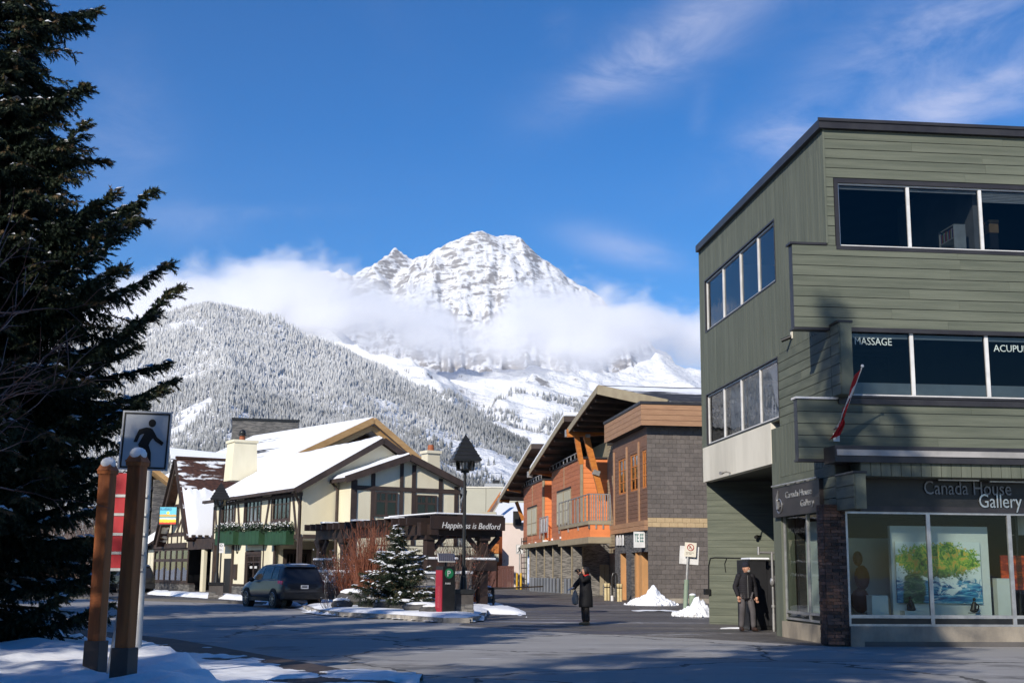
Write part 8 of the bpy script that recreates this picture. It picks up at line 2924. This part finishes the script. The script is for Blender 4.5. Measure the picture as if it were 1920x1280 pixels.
def make_car(label, loc, rz, paint, group='parked cars'):
    r_ = empty('parked_car', label, 'car', loc=loc, rz=rz, group=group)
    bm = MB()
    ring = []
    for (y, zb, zbe, zr, wl, wb, wr) in ST:
        half = [(0, zb), (wl * .86, zb), (wl * .97, zb + .10), (wl, zb + .3), (wl * .985, (zb + zbe) / 2 + .08), (wb, zbe), (wb * .97, zbe + .02), (wr + (wb - wr) * .45, zbe + (zr - zbe) * .55), (wr, zr - (zr - zbe) * .10), (wr * .8, zr), (0, zr + .015)]
        pts = half + [(-x, z) for x, z in half[-2:0:-1]]
        ring.append([(x, y, z) for x, z in pts])
    n = len(ring[0])
    for rg in ring: bm.v += rg
    for i in range(len(ring) - 1):
        for k in range(n):
            k2 = (k + 1) % n
            bm.f.append((i * n + k, (i + 1) * n + k, (i + 1) * n + k2, i * n + k2))
    bm.f.append(tuple(range(n))); bm.f.append(tuple(range((len(ring) - 1) * n, len(ring) * n))[::-1])
    bo = bm.build('body', paint, r_, smooth=True)
    def sidept(y, f, s_, off=.012):
        zbe, zr, wb, wr = (car_side(y, 0, k) for k in (2, 3, 5, 6))
        z = zbe + .03 + (zr - zbe - .06) * f
        u = (z - zbe) / (zr - zbe)
        x = (wb * .97 + (wr + (wb - wr) * .45 - wb * .97) * u / .55) if u < .55 else (wr + (wb - wr) * .45 + (wr - wr - (wb - wr) * .45) * (u - .55) / .35)
        return (s_ * (x + off), y, z)
    for s_ in (-1, 1):
        for seg_ in (((.62, .06), (1.25, .06), (1.25, .86), (.75, .80)), ((1.32, .06), (2.2, .06), (2.2, .88), (1.32, .88)), ((2.27, .06), (3.25, .06), (2.72, .80), (2.27, .87))):
            c_ = [sidept(y, f, s_) for (y, f) in seg_]
            g_ = MB()
            # split in two rows so it follows the tumblehome
            m0, m1 = sidept(seg_[0][0] * .45 + seg_[3][0] * .55, .5, s_), sidept(seg_[1][0] * .45 + seg_[2][0] * .55, .5, s_)
            g_.add([c_[0], c_[1], m1, m0, c_[2], c_[3]], [(0, 1, 2, 3), (3, 2, 4, 5)] if s_ > 0 else [(3, 2, 1, 0), (5, 4, 2, 3)])
            g_.build('side_window', m_cglass, r_)
        MB().tube([sidept(y, .97, s_, .0) for y in (.7, 1.2, 1.8, 2.4, 2.8)], .018, 6).build('roof_rail', m_rim, r_)
        MB().ball((s_ * 1.03, 2.95, 1.08), 1, 10, 7, (.12, .07, .09)).build('mirror', m_clad, r_, smooth=True)
        MB().tube([sidept(y, .02, s_, .004) for y in (.6, 1.2, 2.2, 3.2)], .010, 5).build('chrome_strip', m_rim, r_)
        MB().hexa([(s_ * .52, .02 + .02, .90), (s_ * .90, .12, .92), (s_ * .95, .42, .96), (s_ * .6, .2, .94)][::s_], [(s_ * .52, .06, 1.02), (s_ * .87, .14, 1.05), (s_ * .93, .46, 1.07), (s_ * .6, .2, 1.06)][::s_]).build('tail_light', m_tail, r_)
        for y in (.88, 3.72):
            wv = MB().tube([(s_ * .72, y, .36), (s_ * .955, y, .36)], .36, 22)
            wo_ = wv.build('tyre', m_tyre, r_, smooth=True)
            rim = MB().tube([(s_ * .90, y, .36), (s_ * .962, y, .36)], .10, 14)
            for k in range(10):
                a = k * math.tau / 10
                rim.bar((s_ * .96, y + .07 * math.cos(a), .36 + .07 * math.sin(a)), (s_ * .955, y + .25 * math.cos(a), .36 + .25 * math.sin(a)), .02, .045, up=(1, 0, 0))
            rim.tube([(s_ * .958, y + .25 * math.cos(a), .36 + .25 * math.sin(a)) for a in [i * math.tau / 20 for i in range(21)]], .016, 5)
            rim.build('rim', m_rim, wo_)
            MB().tube([(s_ * .70, y, .36), (s_ * .948, y, .36)], .415, 24).build('wheel_arch', m_clad, r_)
        bx('sill', m_clad, r_, s_ * .80, s_ * .955, 1.3, 3.3, .26, .40)
    # tailgate: window, bumper, plate
    def rp(y_, x, off=.015):
        zr = car_side(y_, 0, 3)
        return (x, y_ - off, zr)
    MB().add([(-.66, .135, 1.10), (.66, .135, 1.10), (.60, .40, 1.545), (-.60, .40, 1.545)], [(0, 1, 2, 3)]).build('rear_window', m_cglass, r_)
    MB().hexa([(-.64, .30, 1.585), (.64, .30, 1.585), (.62, .62, 1.67), (-.62, .62, 1.67)], [(-.64, .30, 1.61), (.64, .30, 1.61), (.62, .62, 1.70), (-.62, .62, 1.70)]).build('spoiler', paint, r_)
    MB().hexa([(-.86, -.05, .38), (.86, -.05, .38), (.9, .2, .34), (-.9, .2, .34)], [(-.84, -.03, .62), (.84, -.03, .62), (.9, .2, .66), (-.9, .2, .66)]).build('bumper', m_clad, r_, bevel=.02)
    bx('number_plate', m_whitepaint, r_, -.16, .16, -.035, -.02, .76, .90)
    bx('plate_print', m_clad, r_, -.11, .11, -.038, -.035, .81, .86)
    MB().add([(-.72, 3.66, 1.10), (.72, 3.66, 1.10), (.60, 3.02, 1.50), (-.60, 3.02, 1.50)], [(0, 1, 2, 3)]).build('windscreen', m_cglass, r_)
    MB().ball((-.1, 3.95, .93), 1, 10, 5, (.7, .35, .06)).build('snow_cap', SNOW, r_, smooth=True)
    MB().ball((.05, .75, 1.69), 1, 10, 5, (.55, .3, .04)).build('snow_cap', SNOW, r_, smooth=True)
    return r_
pc = car_paint('dark_blue_grey_paint', (.016, .019, .028))
g_ = on_ground(527, 1141)
xv = Vector((math.cos(ba + R(2)), math.sin(ba + R(2)), 0))
make_car('dark blue grey SUV seen from behind, parked at the island with snow on its bonnet', g_ + xv * .93 + Vector((0, 0, 0)), ba + R(2), pc)
g_ = on_ground(232, 1115)
make_car('dark grey car half hidden behind the front timber post', g_ + xv * .9, ba + R(4), car_paint('dark_grey_paint', (.03, .03, .032)))
g_ = on_ground(186, 1112.5)
make_car('slate blue car showing between the two timber posts', g_ + xv * .6, ba + R(4), car_paint('slate_blue_paint', (.06, .08, .11)))
# ================================================================ people
m_skin = mat('skin', (.50, .27, .18), .6, (.42, .21, .14), 8, bump=.05, rand=0)
def skinned(name, pts, edges, radii, m, parent, sub=2, join=None, smooth=True):
    me = bpy.data.meshes.new(name)
    me.from_pydata([tuple(p) for p in pts], edges, [])
    o = bpy.data.objects.new(name, me)
    C.objects.link(o)
    o.modifiers.new('skin', 'SKIN')
    sv = me.skin_vertices
    if not sv:
        bm = bmesh.new(); bm.from_mesh(me); bm.verts.layers.skin.verify(); bm.to_mesh(me); bm.free()
    for i, r in enumerate(radii):
        rr = r if isinstance(r, tuple) else (r, r)
        me.skin_vertices[0].data[i].radius = rr
        me.skin_vertices[0].data[i].use_root = (i == 0)
    s_ = o.modifiers.new('sub', 'SUBSURF'); s_.levels = sub; s_.render_levels = sub
    dg = bpy.context.evaluated_depsgraph_get()
    m2 = bpy.data.meshes.new_from_object(o.evaluated_get(dg))
    bpy.data.objects.remove(o)
    if join:
        bm = bmesh.new(); bm.from_mesh(m2)
        tmp = bpy.data.meshes.new('tmp'); tmp.from_pydata(join.v, [], join.f); bm.from_mesh(tmp)
        bm.to_mesh(m2); bm.free()
    m2.materials.clear(); m2.materials.append(m)
    m2.polygons.foreach_set('use_smooth', [True] * len(m2.polygons))
    o = bpy.data.objects.new(name, m2)
    C.objects.link(o); o.parent = parent
    return o


def hand(mb, w_, dirv, s_=1.0, curl=.5, side=1):
    """palm and five bent fingers appended to mb; w_ wrist, dirv pointing to the fingertips"""
    w_ = Vector(w_); d = Vector(dirv).normalized()
    x = d.cross(Vector((0, 1, 0)))
    if x.length < .1: x = Vector((1, 0, 0))
    x.normalize(); nrm = x.cross(d).normalized()
    mb.tube([w_ - d * .02, w_ + d * .04 * s_, w_ + d * .09 * s_], [.026 * s_, .036 * s_, .030 * s_], 8)
    for k, L in enumerate((.065, .075, .07, .055)):
        b_ = w_ + d * .085 * s_ + x * (k - 1.5) * .019 * s_
        m1 = b_ + (d - nrm * curl * .4) * L * .5 * s_
        e = m1 + (d * .6 - nrm * curl).normalized() * L * .5 * s_
        mb.tube([b_, m1, e], [.0095 * s_, .0088 * s_, .007 * s_], 6)
    b_ = w_ + d * .03 * s_ + x * side * .032 * s_
    m1 = b_ + (d * .6 + x * side * .8).normalized() * .035 * s_
    mb.tube([b_, m1, m1 + (d - nrm * .4).normalized() * .03 * s_], [.012 * s_, .0105 * s_, .008 * s_], 6)


def head(mb, c, yaw, s_=1.0):
    """head ball with jaw, nose, brow, ears; yaw = direction faced, 0 = towards -y"""
    rot = Matrix.Rotation(yaw, 3, 'Z')
    def q(x, y, z): return tuple(Vector(c) + rot @ (Vector((x, y, z)) * s_))
    o = len(mb.v)
    seg, rings = 18, 14
    for i in range(rings + 1):
        ph = math.pi * i / rings
        for k in range(seg):
            t = 2 * math.pi * k / seg
            x, y, z = math.sin(ph) * math.cos(t), math.sin(ph) * math.sin(t), -math.cos(ph)
            wx = .078 * (1 - .22 * max(0, -z)); wy = .098 * (1 - .12 * max(0, -z))
            front = max(0, -y)
            yy = y * wy - (.012 * front if z < -.3 else 0)
            if abs(x) < .25 and front > .8 and -.25 < z < .15: yy -= .018 * (1 - abs(x) / .25)
            if front > .7 and .1 < z < .35 and .2 < abs(x) < .6: yy += .006
            mb.v.append(q(x * wx, yy, z * .118))
    for i in range(rings):
        for k in range(seg):
            k2 = (k + 1) % seg
            mb.f.append((o + i * seg + k, o + i * seg + k2, o + (i + 1) * seg + k2, o + (i + 1) * seg + k))
    for sx in (-1, 1):
        mb.ball(q(sx * .080, .005, -.005), .018 * s_, 6, 5, (.5, .8, 1.5))
    mb.tube([q(0, -.095, .015), q(0, -.118, -.015), q(0, -.108, -.028)], [.008 * s_, .014 * s_, .012 * s_], 6)


# --- the man by the green wall
g_ = on_ground(1400, 1183)
man = empty('person', 'man in dark quilted jacket, navy beanie and grey jeans walking by the green wall', 'person', loc=g_, rz=R(12))
Hs = 1.0
j = dict(pel=(0, 0, .93), che=(.0, .0, 1.27), nek=(.0, .0, 1.47), hd=(.012, -.02, 1.62),
         hl=(-.10, 0, .90), kl=(-.125, -.04, .50), al=(-.13, .03, .09), tl=(-.15, -.13, .04),
         hr=(.10, 0, .90), kr=(.15, -.10, .50), ar=(.17, -.06, .09), tr=(.20, -.23, .04),
         sl=(-.185, 0, 1.42), el=(-.285, .03, 1.14), wl=(-.235, -.06, .90), sr=(.185, 0, 1.42), er=(.27, .03, 1.13), wr=(.27, -.07, .88))
V_ = lambda k: Vector(j[k])
mb = MB(); head(mb, j['hd'], R(38))
hand(mb, j['wl'], (.1, -.2, -1), 1.05, .5, 1); hand(mb, j['wr'], (.05, -.2, -1), 1.05, .5, -1)
ks = ['pel', 'che', 'nek', 'hl', 'kl', 'al', 'hr', 'kr', 'ar', 'sl', 'el', 'wl', 'sr', 'er', 'wr']
ix = {k: i for i, k in enumerate(ks)}
ed_ = [(ix[a], ix[b_]) for a, b_ in (('pel', 'che'), ('che', 'nek'), ('pel', 'hl'), ('hl', 'kl'), ('kl', 'al'), ('pel', 'hr'), ('hr', 'kr'), ('kr', 'ar'), ('che', 'sl'), ('sl', 'el'), ('el', 'wl'), ('che', 'sr'), ('sr', 'er'), ('er', 'wr'))]
ra = [.12, .13, .055, .075, .05, .035, .075, .05, .035, .05, .038, .026, .05, .038, .026]
nkk = len(ks); 
skinned('body', [j[k] for k in ks] + [(j['hd'][0], j['hd'][1] + .01, j['hd'][2] - .06)], ed_ + [(ix['nek'], nkk)], ra + [.055], m_skin, man, 2, join=mb)
m_jacket = mat('charcoal_quilted_nylon', (.020, .019, .024), .75, (.016, .015, .018), 2, bump=.0, rand=0, spec=.2)
# quilting as real relief: horizontal rings of slightly varying radius
def quilt(a, b_, r0, r1, n, squash=(1.0, .72), amp=.007):
    a, b_ = Vector(a), Vector(b_)
    pts, rr = [], []
    for i in range(n * 2 + 1):
        u = i / (n * 2)
        pts.append(a.lerp(b_, u)); rr.append(r0 + (r1 - r0) * u + (amp if i % 2 else 0))
    return pts, rr
def torso(parent, m, prof, name='jacket', cx=0.0, rz=0.0, seg=22, y0=0.0):
    mb = MB(); o = 0
    for (z, rx, ry, dx, dy) in prof:
        for k in range(seg):
            t = 2 * math.pi * k / seg
            e = 1.0
            ct, st = math.cos(t), math.sin(t)
            mb.v.append((cx + dx + rx * math.copysign(abs(ct) ** .85, ct), y0 + dy + ry * math.copysign(abs(st) ** .85, st), z))
    for i in range(len(prof) - 1):
        for k in range(seg):
            k2 = (k + 1) % seg
            mb.f.append((i * seg + k, i * seg + k2, (i + 1) * seg + k2, (i + 1) * seg + k))
    mb.f.append(tuple(range(seg))[::-1]); mb.f.append(tuple(range((len(prof) - 1) * seg, len(prof) * seg)))
    return mb
def quilted(prof, rows, amp=.008):
    out_ = []
    z0, z1 = prof[0][0], prof[-1][0]
    n = rows * 3
    for i in range(n + 1):
        z = z0 + (z1 - z0) * i / n
        for a, b_ in zip(prof, prof[1:]):
            if a[0] <= z <= b_[0] + 1e-6:
                u = (z - a[0]) / (b_[0] - a[0])
                v_ = [a[k] + (b_[k] - a[k]) * u for k in range(5)]
                break
        q_ = -amp if i % 3 == 0 else 0
        out_.append((z, v_[1] + q_, v_[2] + q_, v_[3], v_[4]))
    return out_
prof = [(.83, .185, .145, 0, 0), (.95, .195, .15, 0, 0), (1.10, .19, .145, 0, 0), (1.28, .205, .145, 0, 0), (1.40, .195, .125, 0, 0), (1.46, .12, .095, 0, 0), (1.52, .075, .078, 0, -.005)]
tj = torso(man, m_jacket, quilted(prof, 13))
for s_ in ('l', 'r'):
    p_, r_ = quilt(V_('s' + s_) + Vector((0, 0, -.01)), V_('e' + s_), .076, .064, 4)
    p2_, r2_ = quilt(V_('e' + s_), V_('w' + s_), .064, .046, 4)
    tj.tube(p_ + p2_[1:], r_ + r2_[1:], 14)
    tj.ball(tuple(V_('s' + s_) + Vector((0, 0, -.015))), .088, 12, 8)
tj.build('jacket', m_jacket, man, smooth='all')
bx('zip', m_alu, man, -.006, .006, -.158, -.152, .86, 1.44)
m_jeans = mat('grey_denim', (.105, .095, .10), .85, (.06, .055, .06), 5, (1, 1, .5), bump=.3, rand=0)
ksj = ['pel', 'hl', 'kl', 'al', 'hr', 'kr', 'ar']
ixj = {k: i for i, k in enumerate(ksj)}
jj = {k: V_(k) for k in ksj}
jj['al'] = jj['al'] + Vector((0, 0, -.01)); jj['ar'] = jj['ar'] + Vector((0, 0, -.01))
skinned('jeans', [jj[k] for k in ksj], [(0, 1), (1, 2), (2, 3), (0, 4), (4, 5), (5, 6)], [(.14, .12), .112, .082, .072, .112, .082, .072], m_jeans, man)
m_boot = mat('dark_brown_leather', (.045, .025, .018), .5, (.03, .018, .014), 6, bump=.1, rand=0)
for a_, t_ in (('al', 'tl'), ('ar', 'tr')):
    MB().tube([V_(a_) + Vector((0, .03, .03)), V_(a_) + Vector((0, 0, -.03)), V_(t_).lerp(V_(a_), .4) + Vector((0, 0, .0)), V_(t_) + Vector((0, 0, .005))], [.052, .06, .052, .036], 10).build('boot', m_boot, man, smooth=True)
hx_, hy_, hz_ = j['hd']
m_navy = mat('navy_knit', (.016, .017, .030), .9, (.010, .011, .02), 30, bump=.5, bscale=60, rand=0)
MB().lathe([(.088, .0), (.098, .015), (.100, .05), (.092, .085), (.070, .118), (.03, .137), (.0, .14)], 18, (hx_, hy_ + .008, hz_ + .025)).build('beanie', m_navy, man, smooth=True)
rt = Matrix.Rotation(R(38), 3, 'Z')
fc = lambda x, y, z: tuple(V_('hd') + rt @ Vector((x, y, z)))
MB().ball(fc(0, -.088, -.072), .045, 10, 6, (.95, .6, .75)).ball(fc(0, -.107, -.045), .02, 8, 5, (1.4, .5, .4)).build('grey_beard', mat('grey_beard_hair', (.42, .39, .36), .9, (.25, .23, .22), 40, bump=.5, rand=0), man, smooth=True)
MB().ball(fc(.03, -.093, .008), .008, 6, 5).ball(fc(-.03, -.093, .008), .008, 6, 5).build('eyes', m_black, man)

# --- the photographer in the lane
g_ = on_ground(1098, 1171)
wm = empty('person', 'woman in long black coat with red scarf photographing the mountain from the lane', 'person', loc=g_, rz=R(-62))
# local: faces -y (which rotation turns towards picture left, slightly away)
j = dict(pel=(0, 0, .88), che=(.0, -.01, 1.20), nek=(.0, 0, 1.37), hd=(0, -.02, 1.50),
         hl=(-.09, 0, .85), kl=(-.10, -.01, .47), al=(-.10, .02, .08), hr=(.09, 0, .85), kr=(.10, -.02, .47), ar=(.11, .0, .08),
         sl=(-.165, 0, 1.33), el=(-.21, -.20, 1.12), wl=(-.11, -.33, 1.02), sr=(.165, 0, 1.33), er=(.20, -.22, 1.24), wr=(.06, -.20, 1.46))
mb = MB(); head(mb, j['hd'], 0, .98)
hand(mb, j['wl'], (.3, -1, 0), .95, .7, 1); hand(mb, j['wr'], (-.35, -.5, .6), .95, .9, 1)
skinned('body', [j[k] for k in ks] + [(0, 0, 1.44)], ed_ + [(ix['nek'], nkk)], [r * .9 for r in ra] + [.05], m_skin, wm, 2, join=mb)
m_coat = mat('black_wool_coat', (.010, .010, .013), .8, (.006, .006, .008), 6, bump=.3, rand=0)
prof = [(.50, .200, .185, 0, .01), (.52, .205, .19, 0, .01), (.75, .20, .185, 0, .01), (.95, .185, .17, 0, .01), (1.08, .175, .155, 0, 0), (1.22, .185, .15, 0, 0), (1.32, .17, .125, 0, 0), (1.37, .10, .09, 0, 0), (1.40, .075, .075, 0, 0)]
tj = torso(wm, m_coat, prof)
for s_ in ('l', 'r'):
    tj.tube([V_('s' + s_), V_('s' + s_).lerp(V_('e' + s_), .5), V_('e' + s_), V_('e' + s_).lerp(V_('w' + s_), .5), V_('e' + s_).lerp(V_('w' + s_), .85)], [.082, .078, .075, .066, .06], 12)
    tj.ball(tuple(V_('s' + s_) + Vector((0, 0, -.01))), .084, 12, 8)
tj.build('coat', m_coat, wm, smooth='all')
m_trs = mat('dark_taupe_trousers', (.055, .045, .040), .85, (.035, .03, .028), 5, bump=.2, rand=0)
jj = {k: V_(k) for k in ksj}
skinned('trousers', [jj[k] for k in ksj], [(0, 1), (1, 2), (2, 3), (0, 4), (4, 5), (5, 6)], [.12, .10, .078, .075, .10, .078, .075], m_trs, wm)
m_shoe = mat('tan_suede_shoe', (.30, .20, .11), .8, bump=.1, rand=0)
for a_ in ('al', 'ar'):
    a = V_(a_)
    MB().tube([a + Vector((0, .05, -.02)), a + Vector((0, 0, -.03)), a + Vector((0, -.10, -.045)), a + Vector((0, -.17, -.05))], [.045, .052, .045, .03], 10).build('shoe', m_shoe, wm, smooth=True)
hx_, hy_, hz_ = j['hd']
MB().ball((hx_, hy_ + .022, hz_ + .018), 1, 16, 10, (.100, .105, .125), .01).tube([(hx_, hy_ + .07, hz_), (hx_, hy_ + .11, hz_ - .08)], [.07, .045], 10).build('hair', mat('dark_hair', (.012, .009, .009), .6, (.02, .015, .013), 12, (1, 1, .2), bump=.4, rand=0), wm, smooth=True)
MB().tube([(.09 * math.cos(a), -.005 + .09 * math.sin(a), 1.395 + .012 * math.sin(2 * a)) for a in [i * math.tau / 16 for i in range(17)]], .028, 8).build('scarf', mat('bright_red_scarf', (.55, .02, .02), .8, bump=.2, rand=0), wm, smooth=True)
cmx = empty('camera_body', 'black camera with red strap held to the face of the woman in the lane', 'camera', loc=(0, 0, 0))
cmx.matrix_world = wm.matrix_world @ Matrix.Translation((.0, -.235, 1.53))
bx('housing', m_black, cmx, -.075, .075, -.03, .03, -.05, .05, bevel=.008)
MB().tube([(0, -.03, 0), (0, -.11, 0)], .035, 14).build('lens', m_black, cmx, smooth=True)
MB().tube([(-.075, 0, .02), (-.11, .02, -.06), (-.05, .05, -.12)], .012, 6).build('strap', bpy.data.materials['bright_red_scarf'], cmx)
pp_ = empty('folded_map', 'white folded sheet in the forward hand of the woman', 'paper', loc=(0, 0, 0))
pp_.matrix_world = wm.matrix_world @ Matrix.Translation((-.06, -.42, 1.03)) @ Matrix.Rotation(R(25), 4, 'X')
bx('sheet', m_whitepaint, pp_, -.05, .05, -.13, .06, -.004, .004)
bx('sheet_fold', m_whitepaint, pp_, -.04, .05, -.12, .05, .008, .012)
bgp = empty('shopping_bag', 'pale grey limp bag hanging from the forearm of the woman', 'bag', loc=(0, 0, 0))
bgp.matrix_world = wm.matrix_world @ Matrix.Translation((-.14, -.26, .98))
MB().lathe([(.02, -.42), (.085, -.38), (.10, -.22), (.06, -.08), (.02, 0)], 10).build('bag_body', mat('grey_plastic_bag', (.34, .32, .30), .6, (.24, .23, .22), 9, bump=.5, rand=0), bgp, smooth=True)
MB().tube([(-.02, 0, -.05), (0, 0, .04), (.02, 0, -.05)], .006, 5).build('handle', bpy.data.materials['grey_plastic_bag'], bgp)

# --- the passer-by with the pale blue hat behind the lamp
g_ = on_ground(861, 1137)
pb = empty('person', 'passer-by in dark coat and pale blue knit hat half hidden behind the lamp post', 'person', loc=g_, rz=R(160))
j = dict(pel=(0, 0, .90), che=(.0, .0, 1.24), nek=(.0, 0, 1.42), hd=(0, -.02, 1.56), hl=(-.09, 0, .87), kl=(-.10, -.06, .48), al=(-.10, .05, .08), hr=(.09, 0, .87), kr=(.10, .02, .48), ar=(.11, .12, .1),
         sl=(-.17, 0, 1.38), el=(-.24, .02, 1.12), wl=(-.20, -.12, .95), sr=(.17, 0, 1.38), er=(.24, .02, 1.12), wr=(.20, -.12, .95))
mb = MB(); head(mb, j['hd'], R(-80)); hand(mb, j['wl'], (0, -.3, -1), 1, .5, 1); hand(mb, j['wr'], (0, -.3, -1), 1, .5, -1)
skinned('body', [j[k] for k in ks] + [(0, 0, 1.5)], ed_ + [(ix['nek'], nkk)], ra + [.05], m_skin, pb, 2, join=mb)
tj = torso(pb, m_coat, [(.62, .20, .16, 0, 0), (.9, .20, .16, 0, 0), (1.15, .185, .15, 0, 0), (1.3, .2, .145, 0, 0), (1.40, .15, .11, 0, 0), (1.45, .075, .075, 0, 0)])
for s_ in ('l', 'r'):
    tj.tube([V_('s' + s_), V_('e' + s_), V_('e' + s_).lerp(V_('w' + s_), .9)], [.085, .075, .055], 12)
tj.build('coat', m_coat, pb, smooth='all')
skinned('trousers', [V_(k) for k in ksj], [(0, 1), (1, 2), (2, 3), (0, 4), (4, 5), (5, 6)], [.12, .10, .08, .06, .10, .08, .06], m_trs, pb)
for a_ in ('al', 'ar'):
    a = V_(a_)
    MB().tube([a + Vector((0, .05, -.02)), a + Vector((0, 0, -.03)), a + Vector((0, -.15, -.05))], [.045, .052, .03], 8).build('shoe', m_boot, pb, smooth=True)
hx_, hy_, hz_ = j['hd']
MB().lathe([(.092, .0), (.102, .015), (.104, .06), (.09, .10), (.06, .14), (.0, .155)], 16, (hx_, hy_, hz_ + .02)).ball((hx_, hy_, hz_ + .19), .035, 8, 6).build('knit_hat', mat('pale_blue_knit', (.42, .62, .66), .9, (.34, .52, .56), 30, bump=.4, rand=0), pb, smooth=True)
